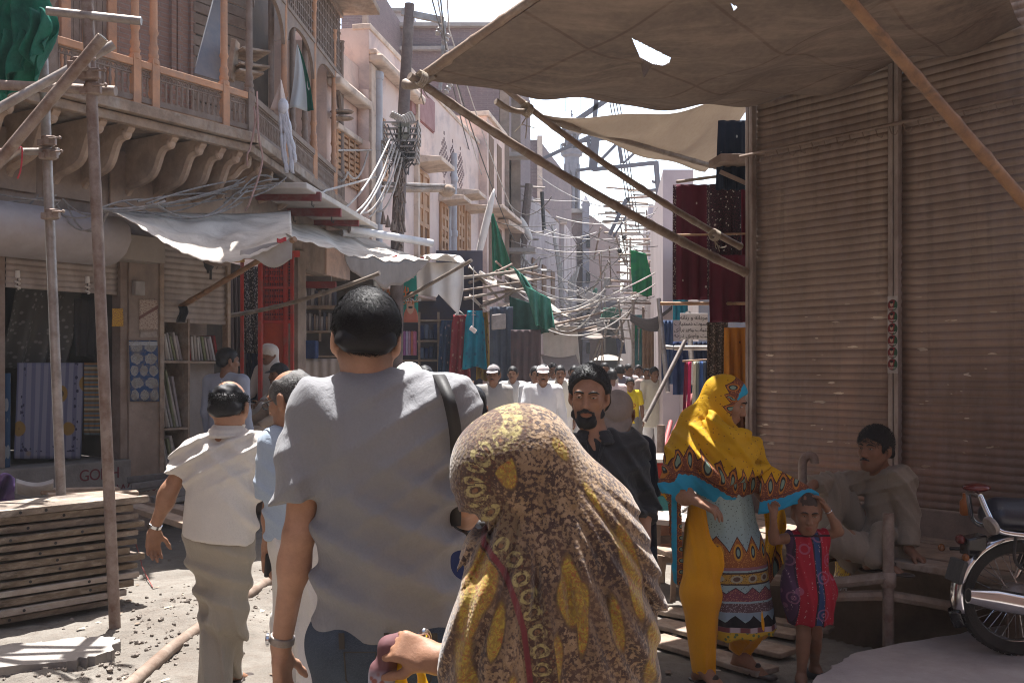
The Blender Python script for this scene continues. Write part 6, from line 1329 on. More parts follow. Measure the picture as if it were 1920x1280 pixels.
SK1=skin('skin_brown',(.30,.155,.095));SK2=skin('skin_dark',(.215,.108,.066));SK3=skin('skin_tan',(.42,.235,.155));SK4=skin('skin_deep',(.12,.058,.038))
HAIRM=mat('black_hair',(.006,.006,.008),(.013,.012,.014),60,.58,.05,90,spec=.3);HAIRG=mat('greying_hair',(.045,.042,.042),(.10,.095,.09),80,.5,.5,140,spec=.4)
EYEW=mat('eye_white',(.40,.365,.34),None,5,.2,0,spec=.5);IRIS=mat('eye_dark',(.012,.008,.006),None,5,.1,0,spec=.6);BROWM=mat('brow_hair',(.012,.01,.01),None,60,.6,.3)
SANDAL=mat('dark_leather',(.035,.026,.022),(.06,.045,.04),9,.5,.2)
def cloth(name,c,c2=None,rough=.88,trans=0,wv=160):
 t=NT(name);co=t.co();n=t.noise(co,4,6,.6);n2=t.noise(co,wv,3);col=t.mix(t.step(n,.3,.7),c,c2 or tuple(k*.86 for k in c));col=t.mix(t.math('MULTIPLY',t.step(n2,.4,.65),.22),col,tuple(k*.72 for k in c))
 t.bump(n2,.25,.002);t.bump(t.noise(t.mapv(co,(1,1,.6)),17,5,.6,.6),.6,.014);t.bump(t.noise(t.mapv(co,(1,1,.5),(.3,.5,.2)),42,4,.6,.9),.35,.005);m=t.fin(col,rough,spec=.2,trans=trans);t.b.inputs['Sheen Weight'].default_value=.12;return m
def loc(H,f,u,s):
 r=unit(np.cross(f,u));u=unit(np.cross(r,f));f=unit(f)
 return(lambda a,b,c:A(H)+s*(a*r+b*f+c*u)),np.stack([r,f,u],1)
def head_prims(H,f,u,s,nose=1.0):
 p,Rm=loc(H,f,u,s);E=lambda c,r,k=.02,**kw:ell(p(*c),A(r)*s,Rm,k*s,**kw)
 q=[E((0,-.012,.035),(.076,.097,.088)),E((0,.028,-.03),(.061,.065,.085),.03),E((0,.048,-.088),(.038,.040,.032),.035)]
 for d in(-1,1):
  q+=[cap(p(d*.054,.0,-.045),p(d*.022,.058,-.098),.019*s,.016*s,.03*s),E((d*.041,.060,-.022),(.023,.022,.02),.025)]
 q+=[cap(p(-.036,.083,.024),p(.036,.083,.024),.012*s*nose**4,None,.022*s)]
 for d in(-1,1):q+=[E((d*.031,.099,.004),(.020,.016,.0125),.016,sub=True)]
 q+=[cap(p(0,.090,.012),p(0,.110*nose,-.034),.008*s,.0125*s,.014*s)]
 for d in(-1,1):q+=[E((d*.012,.101,-.038),(.009,.012,.008),.008)]
 q+=[E((0,.0905,-.064),(.023,.013,.0065),.008),E((0,.0885,-.0755),(.020,.013,.0075),.008),cap(p(-.018,.105,-.0695),p(.018,.105,-.0695),.002*s,None,.004*s,sub=True)]
 for d in(-1,1):q+=[ell(p(d*.087,-.012,-.006),A(.011,.021,.034)*s,Rm,.010*s),ell(p(d*.099,-.008,-.002),A(.007,.012,.019)*s,Rm,.008*s,sub=True),E((d*.079,-.006,-.036),(.009,.010,.010),.01)]
 return q,p,Rm
def hand_prims(W,d,n,side,s=1.0,curl=.5,thumb=.5,spread=.10,grip=None):
 """palm, four fingers of different lengths and a thumb; d towards the fingertips, n out of the palm, side = +1 thumb along d x n"""
 d=unit(d);n=unit(A(n)-d*np.dot(n,d));x=np.cross(d,n)*side;Rm=np.stack([x,d,n],1)
 q=[cap(W-d*.02*s,W+d*.015*s,.026*s,.025*s,.02*s,flat=(n,1.25)),rbox(W+d*.048*s,A(.026,.030,.004)*s,Rm,.011*s,.018*s),ell(W+d*.030*s+x*.020*s+n*.008*s,A(.017,.026,.014)*s,Rm,.014*s)]
 for i,(o,L,r)in enumerate(((.028,.070,.0088),(.0095,.079,.0090),(-.0095,.073,.0086),(-.027,.056,.0076))):
  b=W+d*(.083-.006*abs(i-1.2))*s+x*o*s;a=.12;dd=unit(d+x*spread*(1.4-i));pts=[b];rs=[r*s*1.08]
  c=curl*(1+.12*i)
  for sg,fr in((.46,.55),(.30,1.0),(.24,.75)):
   a+=c*fr;pts.append(pts[-1]+(dd*math.cos(a)+n*math.sin(a))*L*sg*s);rs.append(r*s*(1.0 if sg>.4 else.92 if sg>.25 else.80))
  q+=chain(pts,rs,.006*s)
 tb=W+d*.028*s+x*.026*s+n*.006*s;td=unit(x*(.95-.35*thumb)+d*.62+n*.55*thumb);t2=unit(td+d*.55+n*.35*thumb-x*.25*thumb)
 q+=chain([tb,tb+td*.036*s,tb+td*.036*s+t2*.030*s,tb+td*.036*s+t2*.052*s],[.0125*s,.0105*s,.0098*s,.0078*s],.010*s)
 return q
def foot_prims(An,d,s=1.0):
 d=unit(A(d)*A(1,1,0));x=np.cross(d,UP);z=A(An)[2]
 heel=A(An)-d*.035*s;heel[2]=z-.052*s;toe=A(An)+d*.15*s;toe[2]=z-.066*s;ball=A(An)+d*.105*s;ball[2]=z-.058*s
 q=[cap(An,heel,.040*s,.034*s,.03*s),cap(A(An)+d*.01,ball,.038*s,.032*s,.04*s,flat=(UP,1.15)),cap(ball-x*.018*s,toe-x*.012*s,.024*s,.015*s,.02*s),cap(ball+x*.018*s,toe+x*.016*s,.022*s,.013*s,.02*s)]
 return q
def pose(x,y,h,face,stride=.0,sw=.0,lean=.0,bendL=.25,bendR=.25,outL=.10,outR=.10,yaw=0,pitch=0,z0=0.,fwdL=None,fwdR=None):
 """standing or walking figure; face = heading angle (0 looks along +y, away from the camera)"""
 f=A(-math.sin(face),math.cos(face),0);r=A(f[1],-f[0],0);o=A(x,y,z0);s=h/1.72
 fw=unit(f*math.cos(lean*0)+0);up=unit(UP+f*lean);J=dict(s=s,fd=f,r=r)
 pel=o+UP*.525*h;J['P']=pel;J['N']=pel+up*.315*h;J['C']=pel+up*.215*h
 for k,d in(('L',-1),('R',1)):
  J['S'+k]=pel+up*.290*h+r*d*.108*h+f*-.005;J['H'+k]=pel+r*d*.052*h-UP*.01*h
  ph=stride*(1 if k=='L'else-1);kb=max(0,-ph)*.9+.04
  th=unit(-UP*math.cos(ph)+f*math.sin(ph));J['K'+k]=J['H'+k]+th*.238*h;sh=unit(-UP*math.cos(ph-kb)+f*math.sin(ph-kb));J['A'+k]=J['K'+k]+sh*.232*h;J['F'+k]=f
  fa=(fwdL if k=='L'else fwdR);fa=(-ph*1.0+sw*.0)if fa is None else fa;out=outL if k=='L'else outR;b=bendL if k=='L'else bendR
  ua=unit(-UP*math.cos(fa)+f*math.sin(fa)+r*d*out);J['E'+k]=J['S'+k]+ua*.168*h;la=unit(-UP*math.cos(fa+b)+f*math.sin(fa+b)+r*d*out*.5);J['W'+k]=J['E'+k]+la*.150*h
 low=min(J['AL'][2],J['AR'][2])-.072*s-z0
 for k in list(J):
  if k not in('s','fd','r','FL','FR'):J[k]=J[k]-UP*low
 hy=face+yaw;J['f']=unit(A(-math.sin(hy),math.cos(hy),-math.sin(pitch)/max(.2,math.cos(pitch))));J['u']=UP
 J['H']=J['N']+up*.088*h+f*.018*h;return J
def body_prims(J,arms='LR',legs=True,hands=True,curl=.45,head=True,hs=None,torso=True):
 s=J['s'];fd=J['fd'];q=[]
 if head:q+=head_prims(J['H'],J['f'],J['u'],hs or s,J.get('nose',1.0))[0]
 q+=[cap(A(J['H'])-A(J['f'])*.012*s-A(J['u'])*.05*s,A(J['N']),.052*s,.058*s,.035*s)]
 if torso:
  q+=[cap(J['SL'],J['SR'],.045*s,None,.05*s),cap(J['C'],J['P'],.135*s,.14*s,.06*s,flat=(fd,1.55)),cap(A(J['N'])-UP*.02*s,J['C'],.05*s,.09*s,.06*s)]
 for k in arms:
  q+=[cap(J['S'+k],J['E'+k],.048*s,.038*s,.03*s),cap(J['E'+k],J['W'+k],.040*s,.026*s,.02*s),ell(lerp(J['E'+k],J['W'+k],.25),A(.040,.040,.055)*s,None,.03*s)]
  if hands:
   d=J.get('hd'+k,unit(A(J['W'+k])-A(J['E'+k])));side=1 if k=='L'else-1
   inn=A(J['r'])*(1 if k=='L'else-1);n=J.get('hn'+k,inn);xx=np.cross(unit(d),unit(n))
   sd=J.get('hs'+k,1 if np.dot(xx,fd)>0 else-1)
   q+=hand_prims(A(J['W'+k])+unit(d)*.015*s,d,n,sd,s*.98,J.get('curl'+k,curl),J.get('th'+k,.5))
 if legs:
  for k in 'LR':q+=[cap(J['H'+k],J['K'+k],.085*s,.055*s,.05*s),cap(J['K'+k],J['A'+k],.055*s,.036*s,.03*s),ell(lerp(J['K'+k],J['A'+k],.28)-A(fd)*.018*s,A(.048,.05,.09)*s,None,.04*s)]+foot_prims(J['A'+k],J['F'+k],s)
 return q
def nape(V,J,hs):
 """close-cropped hair fading out down the back of the neck"""
 p,Rm=loc(J['H'],J['f'],J['u'],hs);q=(V-A(J['H']))@Rm/hs
 return np.clip((q[:,2]+.100)/.06,0,1)*np.clip((.035-q[:,1])/.03,0,1)*(q[:,2]<.03)*(np.abs(q[:,0])<.073)
def lips(V,J,hs):
 p,Rm=loc(J['H'],J['f'],J['u'],hs);q=(V-A(J['H']))@Rm/hs
 d=np.sqrt((q[:,0]/.026)**2+((q[:,2]+.070)/.0135)**2+((q[:,1]-.098)/.03)**2);stub=np.clip(1-np.abs((q[:,2]+.085)/.05),0,1)*(q[:,1]>.0)*(np.abs(q[:,2]+.07)<.07)
 return np.clip(1.6-d*1.2,0,1),stub
def add_body(par,J,m,res,name='body',stub=0,hs=None,**kw):
 hs=hs or J['s'];vf=sdf(body_prims(J,hs=hs,**kw),res);l,st=lips(vf[0],J,hs)
 return from_sdf(name,vf,m,par,{'lip':l,'stub':st*stub})
def add_eyes(par,J,hs=None,detail=True):
 hs=hs or J['s'];p,Rm=loc(J['H'],J['f'],J['u'],hs)
 for d in(-1,1):
  c=p(d*.031,.0835,.0035);MB().ell(c,A(.0122,.0085,.0046)*hs,12,8,Rm).build('eye',EYEW,par,smooth=180)
  if detail:
   MB().ell(p(d*.031,.0890,.0040),A(.0052,.0042,.0047)*hs,10,6,Rm).build('iris',IRIS,par,smooth=180)
   MB().tube([p(d*.015,.0905,.0060),p(d*.025,.0935,.0105),p(d*.037,.0915,.0100),p(d*.049,.081,.004)],[.0022*hs,.0042*hs,.0042*hs,.0018*hs],6).build('eyelid',par_skin(par),par,smooth=180)
  MB().tube([p(d*.010,.0965,.021),p(d*.026,.0985,.0285),p(d*.042,.0915,.027),p(d*.054,.078,.019)],[.003*hs,.0052*hs,.0045*hs,.0015*hs],6).build('eyebrow',BROWM,par,smooth=180)
def par_skin(par):
 for c in par.children:
  if c.name.startswith('body'):return c.data.materials[0]
 return SK2
def hair_prims(J,hs,grow=.010,hairline=(.092,.060),nape=(-.088,-.072),side=True):
 p,Rm=loc(J['H'],J['f'],J['u'],hs);dv=A(hairline)-A(nape);nn=unit(A(dv[1],-dv[0]))
 n=Rm@A(0,nn[0],nn[1]);g=grow
 q=[ell(p(0,-.013,.037),A(.076+g,.098+g,.089+g)*hs,Rm,.01*hs,cut=[(p(0,nape[0],nape[1]),n)])]
 q+=[cap(p(-.05,-.07,-.02),p(.05,-.07,-.02),.032*hs,None,.03*hs,cut=[(p(0,nape[0],nape[1]),n)])]
 if side:
  for d in(-1,1):q+=[ell(p(d*.070,.022,.010),A(.010,.014,.03)*hs,Rm,.012*hs)]
 return q,p,Rm
def hnoise(amp,fr,seed):
 return lambda X:amp*(wnoise(X,fr,seed)+.6*wnoise(X,fr*2.1,seed+1))
def strands(p,Rm,hs,n,seed,grow,ln,cover,wd=.0012,lift=.35,comb=(0,-.5,-.4)):
 """short locks of hair rooted over the skull: cover(x,y,z) tells where it grows"""
 q=np.random.default_rng(seed);mb=MB();c0=A(0,-.013,.037);rr=A(.076+grow,.098+grow,.089+grow)
 k=0;it=0
 while k<n and it<n*12:
  it+=1;v=q.normal(size=3);v/=np.linalg.norm(v);x=c0+v*rr
  if not cover(x):continue
  k+=1;nrm=unit(v/rr);t=A(comb)+q.normal(size=3)*.22;t=unit(t-nrm*np.dot(t,nrm));L=ln*q.uniform(.6,1.2)
  a=x-nrm*.004;b=x+t*L*.5+nrm*L*lift*.6;c=x+t*L+nrm*L*lift*.25;sd=unit(np.cross(t,nrm))*wd
  P_=lambda y:p(*y);mb.add([P_(a-sd),P_(a+sd),P_(b+sd*.8),P_(b-sd*.8),P_(c)],[(0,1,2,3),(3,2,4)])
 return mb
def torso_shirt(J,hem,half=.175,flat=1.45,lower=None,k=.05,shoulder=.062):
 s=J['s'];fd=J['fd'];b=unit(A(J['N'])-A(J['P']));C=A(J['C'])-b*.02*s
 hp=A(hem)
 return[cap(C,hp,half*s,(lower or half)*s,k*s,flat=(fd,flat),cut=[(hp,-b)]),cap(lerp(J['SL'],J['SR'],.04),lerp(J['SL'],J['SR'],.96),shoulder*s,None,.05*s),cap(lerp(J['SL'],J['N'],.75),lerp(J['SL'],J['N'],.1),.058*s,shoulder*s*.95,.04*s),cap(lerp(J['SR'],J['N'],.75),lerp(J['SR'],J['N'],.1),.058*s,shoulder*s*.95,.04*s),cap(lerp(J['SL'],J['C'],.6),lerp(J['SR'],J['C'],.6),.092*s,None,.06*s,flat=(fd,1.05))]
def sleeve(J,k,t,r0=.066,r1=.070,rw=None):
 s=J['s'];S,E,W=A(J['S'+k]),A(J['E'+k]),A(J['W'+k])
 if t<=1:
  e=lerp(S,E,t);return[cap(S,e+unit(E-S)*.03*s,r0*s,r1*s,.03*s,cut=[(e,E-S)])]
 e=lerp(E,W,t-1);return[cap(S,E,r0*s,.056*s,.03*s),cap(E,e+unit(W-E)*.02*s,.056*s,(rw or.046)*s,.03*s,cut=[(e,W-E)])]
def trousers(J,r0=.098,rk=.076,ra=.062,low=.03):
 s=J['s'];fd=J['fd'];q=[ell(A(J['P'])-UP*.02*s,A(.165,.125,.13)*s,np.stack([J['r'],fd,UP],1),.05*s)]
 for k in 'LR':
  a=A(J['A'+k])+UP*low*s;q+=[cap(J['H'+k],J['K'+k],r0*s,rk*s,.05*s),cap(J['K'+k],a-UP*.02,rk*s,ra*s,.03*s,cut=[(a-UP*.0,-UP)])]
 return q
def kameez(J,hemz,half=.175,low=.215,flat=1.35):
 s=J['s'];hp=A(J['P'])*A(1,1,0)+UP*hemz;q=torso_shirt(J,A(J['P'])-UP*.02,half,1.4,half)[0:]
 q[0]['cut']=None;q+=[cap(J['P'],hp,half*.98*s,low*s,.06*s,flat=(J['fd'],flat),cut=[(hp,-UP)])];return q
def garment(par,name,prims,m,res,amp=.007,fr=26,seed=1,stretch=(1,1,.45),attrs=None,cut=None,disp=None):
 vf=sdf(prims,res,disp or(wrinkle(amp,fr,seed,stretch)if amp else None),cut)
 return from_sdf(name,vf,m,par,attrs(vf[0])if attrs else None)
def shoe(par,J,k,m=SANDAL,s=None):
 s=s or J['s'];d=unit(A(J['F'+k])*A(1,1,0));a=A(J['A'+k]);z=a[2]-.072*s;x=np.cross(d,UP);c=a+d*.06*s
 pts=[c-d*.12*s,c+d*.0,c+d*.13*s];sole=[cap(A(*p_[:2],z),A(*q_[:2],z),r1,r2,.03,flat=(UP,3.2))for p_,q_,r1,r2 in((pts[0],pts[1],.034*s,.038*s),(pts[1],pts[2],.044*s,.036*s))]
 sole+=[cap(c+d*.03*s-x*.042*s+UP*(z-c[2]+.005),c+d*.05*s+UP*(z-c[2]+.052*s),.011*s,None,.01),cap(c+d*.03*s+x*.042*s+UP*(z-c[2]+.005),c+d*.05*s+UP*(z-c[2]+.052*s),.011*s,None,.01)]
 return from_sdf('sandal',sdf(sole,.007),m,par)
def walker(label,J,top,tm,bm,sk=SK2,hairm=HAIRM,res=.014,sleeve_t=1.92,hem=None,capm=None,hair=True,mustache=True,group=None,seed=0,bottom='shalwar',curl=.5,seated=False):
 g=A(J['P'])*A(1,1,0);p_=thing('person',g,label,'person',group);s=J['s']
 add_body(p_,J,sk,min(res,.012),stub=.0)
 if hair:
  q,p,Rm=hair_prims(J,s,.009);from_sdf('hair',sdf(q,.009,hnoise(.004,70,seed)),hairm,p_)
 p,Rm=loc(J['H'],J['f'],J['u'],s)
 if mustache:from_sdf('mustache',sdf([cap(p(d*.004,.104,-.054),p(d*.026,.094,-.062),.0065*s,.004*s,.006*s)for d in(-1,1)],.004),hairm,p_)
 mb=MB()
 for d in(-1,1):MB().ell(p(d*.031,.0835,.0035),A(.011,.007,.0045)*s,8,6,Rm).build('eye',IRIS,p_,smooth=180)
 if capm:
  q=[ell(p(0,-.010,.052),A(.083,.104,.080)*s,Rm,.01,cut=[(p(0,0,.032),-Rm[:,2])]),cap(p(-.035,.085,.036),p(.035,.085,.036),.045*s,None,.02,flat=(unit(Rm[:,2]+.25*Rm[:,1]),5.5)),cap(p(-.02,.12,.028),p(.02,.12,.028),.04*s,None,.02,flat=(unit(Rm[:,2]+.3*Rm[:,1]),6))]
  from_sdf('cap',sdf(q,.007),capm,p_)
 if top=='kameez':q=kameez(J,hem or(A(J['P'])[2]-.30*s))
 else:q=torso_shirt(J,A(J['P'])-UP*(hem or.10)*s,.178,1.42,.18)
 q+=sleeve(J,'L',sleeve_t)+sleeve(J,'R',sleeve_t);garment(p_,'shirt',q,tm,res,.006,22,seed)
 q=trousers(J,.105,.095,.065)if bottom=='shalwar'else trousers(J);garment(p_,'trousers',q,bm,res,.006,20,seed+3)
 for k in 'LR':shoe(p_,J,k)
 return p_
def collar(par,c,fd,r,m,lo=.064,hi=.088,gap=0,h0=.018,h1=-.022,s=1.0):
 """turned shirt collar: a soft double ring round the neck, open by `gap` radians in front"""
 an=np.linspace(math.pi*0-math.pi+gap,math.pi-gap,22);w=lambda a:-A(fd)*math.cos(a)+A(r)*math.sin(a)
 q=chain([A(c)+w(a)*lo*s+UP*h0*s for a in an],[.0085*s]*22,.012)+chain([A(c)+w(a)*(lo+hi)/2*s+UP*(h0+h1)/2*s for a in an],[.010*s]*22,.014)+chain([A(c)+w(a)*hi*s+UP*h1*s for a in an],[.008*s]*22,.012)
 return garment(par,'collar',q,m,.0055,0)
def Pj(J,d,**px):
 for k,v in px.items():J[k]=P(v[0],v[1],d+(v[2]if len(v)>2 else 0))
 return J
def man_grey():
 d=2.74;J=dict(s=1.03,fd=A(-.05,1,0),r=A(1,.05,0));J['fd']=unit(J['fd'])
 Pj(J,d,H=(686,638,.02),N=(692,720,.025),C=(718,850),SL=(588,772),SR=(848,756),EL=(560,1005,-.02),WL=(527,1212,.03),ER=(872,940,.02),WR=(872,985,.24),P=(728,1190,.02))
 J['f']=unit(A(-.16,1,-.22));J['u']=unit(A(.02,.2,1))
 J['HL']=J['P']+A(-.10,0,-.02);J['HR']=J['P']+A(.10,0,-.02);J['KL']=J['HL']+A(-.01,.10,-.42);J['KR']=J['HR']+A(.02,-.05,-.43)
 J['AL']=A(J['KL'][0],J['KL'][1]-.02,.085);J['AR']=A(J['KR'][0]+.02,J['KR'][1]-.20,.09);J['FL']=J['FR']=A(0,1,0)
 J['hdL']=unit(A(.02,.10,-1));J['hnL']=A(1,-.25,0);J['curlL']=.42;J['hdR']=unit(A(-.5,.6,.1));J['hnR']=A(-.3,.1,.9)
 p_=thing('person',A(J['P'][0],J['P'][1],0),'tall black haired man in a plain grey T-shirt seen from behind in the centre foreground','person')
 hs=.985;vf=sdf(body_prims(J,hs=hs),.0065);l,st=lips(vf[0],J,hs);from_sdf('body',vf,SK3,p_,{'lip':l,'stub':np.maximum(st*.3,nape(vf[0],J,hs)*1.15)})
 q,p,Rm=hair_prims(J,hs,.008,(.094,.055),(-.088,-.036),True)
 q+=[ell(p(0,-.004,.068),A(.070,.085,.070)*hs,Rm,.03)]
 q+=[cap(p(-.040,-.070,-.03),p(.040,-.070,-.03),.024*hs,None,.03*hs,cut=[(p(0,-.09,-.050),-Rm[:,2])])]
 q+=[ell(p(k*.088,-.004,-.022),A(.023,.044,.050)*hs,Rm,.012,sub=True)for k in(-1,1)]
 from_sdf('hair',sdf(q,.005,hnoise(.0008,75,3)),HAIRM,p_)
 rh=random.Random(2)
 cov=lambda x:(x[2]>.02+.35*max(0,x[1])or x[1]<-.02)and x[2]>-.02-(.062+.03*rh.random()**2)*(x[1]<-.04)
 strands(p,Rm,hs,9000,4,.0135,.040,cov,.0013,.16,(.25,-.35,-.15)).build('hair_locks',HAIRM,p_,smooth=0)
 hem=P(730,1183,d)
 s=J['s'];q=torso_shirt(J,hem,.178,1.40,.176,shoulder=.066)
 q+=[cap(P(640,800,d),P(815,790,d),.085,None,.06,flat=(J['fd'],1.0)),cap(P(650,1172,d),P(810,1172,d),.086,None,.05,flat=(J['fd'],.9),cut=[(hem,-UP)])]
 slL=P(549,938,d);q+=[cap(J['SL'],lerp(J['SL'],J['EL'],.80),.072,.080,.035,cut=[(lerp(J['SL'],J['EL'],.70),unit(J['EL']-J['SL'])+A(.25,0,0))])]
 q+=[cap(J['SR'],lerp(J['SR'],J['ER'],.95),.072,.078,.035,cut=[(lerp(J['SR'],J['ER'],.86),J['ER']-J['SR'])])]
 q+=[ell(P(690,735,d+.01),(.10,.085,.05),None,.05)]
 w1=addf(dirfold((.55,.1,1),.11,.024,5,1.6,2),dirfold((-.6,.2,1),.09,.012,9),dirfold((1,.3,.35),.14,.013,14,1.6,2),wrinkle(.0035,30,5,(1,1,.75),.5))
 tee=cloth('grey_tee',(.235,.236,.25),(.20,.202,.215),.9)
 garment(p_,'tshirt',q,tee,.0065,disp=lambda X:w1(X)*np.clip((X[:,2]-hem[2]-.01)/.10,.12,1))
 mb=MB();R0=.176
 ring=lambda z,rx,ry,cx:[A(cx[0]+rx*math.cos(a),cx[1]+ry*math.sin(a),z)for a in np.linspace(0,2*math.pi,49)]
 mb=MB();cn=P(690,705,d)+A(0,.02,0);mb.tube([cn+A(.075*math.cos(a),.070*math.sin(a),.012*math.sin(a))for a in np.linspace(0,2*math.pi,40)],.011,6,False);mb.build('collar',tee,p_,smooth=180)
 JN=NT('jeans');co=JN.co();n=JN.noise(co,7,6);wv=JN.noise(JN.mapv(co,(1,1,3)),260,2);col=JN.mix(JN.step(n,.35,.65),(.022,.032,.052),(.045,.062,.09));col=JN.mix(JN.math('MULTIPLY',JN.step(wv,.45,.6),.35),col,(.10,.12,.15));JN.bump(wv,.3,.002);JN=JN.fin(col,.85)
 q=trousers(J,.108,.085,.075);q+=[cap(P(668,1200,d),P(790,1200,d),.125,None,.05,flat=(J['fd'],1.0))]
 garment(p_,'jeans',q,JN,.01,.006,22,8)
 mb=MB();
 for x in(640,725,815):mb.bar(P(x,1186,d-.150),P(x+1,1216,d-.152),.014,.006,A(0,1,0))
 for x0,x1 in((645,705),(750,812)):mb.tube([P(x0,1222,d-.158),P(x0+4,1275,d-.155),P((x0+x1)/2,1300,d-.15),P(x1-4,1275,d-.155),P(x1,1222,d-.158),P(x0,1222,d-.158)],.0022,4)
 mb.build('belt_loops_and_stitching',mat('denim_stitch',(.055,.05,.045),None,5,.8),p_)
 for k in 'LR':shoe(p_,J,k)
 wt=lerp(J['EL'],J['WL'],.93);dr=unit(J['WL']-J['EL'])
 wr=thing('wristwatch',wt,'steel wristwatch on the wrist of the man in grey','watch')
 MB().lathe([(.031,-.011),(.034,-.010),(.034,.010),(.031,.011)],wt,20,dr).build('strap',STEEL,wr,bevel=.002)
 MB().lathe([(.017,0),(.018,.006),(.015,.009)],wt-A(.034,.004,0),16,(-1,-.1,0)).build('case',CHROME,wr)
 sp_=[P(872,975,d+.24),P(862,900,d+.12),P(868,820,d-.02),P(862,768,d-.125),P(838,722,d-.10),P(815,704,d-.02),P(790,716,d+.10),P(800,850,d+.2),P(850,975,d+.26)]
 st=bez(sp_,8);mb=MB();v=[]
 cm=thing('camera',P(880,1000,d+.28),'black camera with a round lens hung on a strap, held by the man in grey','camera')
 sv=[P(853,985,d+.0),P(856,900,d-.045),P(855,820,d-.115),P(845,760,d-.140),P(832,722,d-.105),P(822,704,d-.03),P(812,712,d+.08),P(830,820,d+.19),P(868,975,d+.26)]
 c=bez(sv,8);n=len(c)
 for i,q_ in enumerate(c):wv_=unit(A(1,-.12,.05))*.016;v+=[q_-wv_,q_+wv_]
 mb.add(v,[(2*i,2*i+1,2*i+3,2*i+2)for i in range(n-1)]);mb.build('strap',BLACK,cm,smooth=180,solid=.006)
 MB().obox(P(893,1000,d+.28),A(.065,0,0),A(0,.035,0),A(0,0,.045)).build('camera_body',BLACK,cm,bevel=.012)
 MB().lathe([(.036,0),(.038,.01),(.038,.05),(.034,.052),(.034,.085),(.030,.09)],P(888,1000,d+.25),24,(-.55,-.75,.1)).build('lens',mat('lens_black',(.015,.015,.017),None,5,.25,0,spec=.6),cm)
 MB().obox(P(895,968,d+.28),A(.022,0,0),A(0,.022,0),A(0,0,.015)).build('viewfinder',BLACK,cm,bevel=.006)
man_grey()
def pdist(V,px,d):
 """distance, and run along, from points to a cloth seam drawn as a line in the upright plane through the figure"""
 x,z=V[:,0],V[:,2];L=[P(a,b,d)for a,b in px];best=np.full(len(V),9.);run=np.zeros(len(V));side=np.zeros(len(V));acc=0
 for a,b in zip(L,L[1:]):
  ax,az,bx,bz=a[0],a[2],b[0],b[2];l2=(bx-ax)**2+(bz-az)**2;t=np.clip(((x-ax)*(bx-ax)+(z-az)*(bz-az))/l2,0,1);dd=np.hypot(x-ax-t*(bx-ax),z-az-t*(bz-az));m=dd<best
  best=np.where(m,dd,best);run=np.where(m,acc+t*math.sqrt(l2),run);side=np.where(m,np.sign((bx-ax)*(z-az)-(bz-az)*(x-ax)),side);acc+=math.sqrt(l2)
 return best,run,side
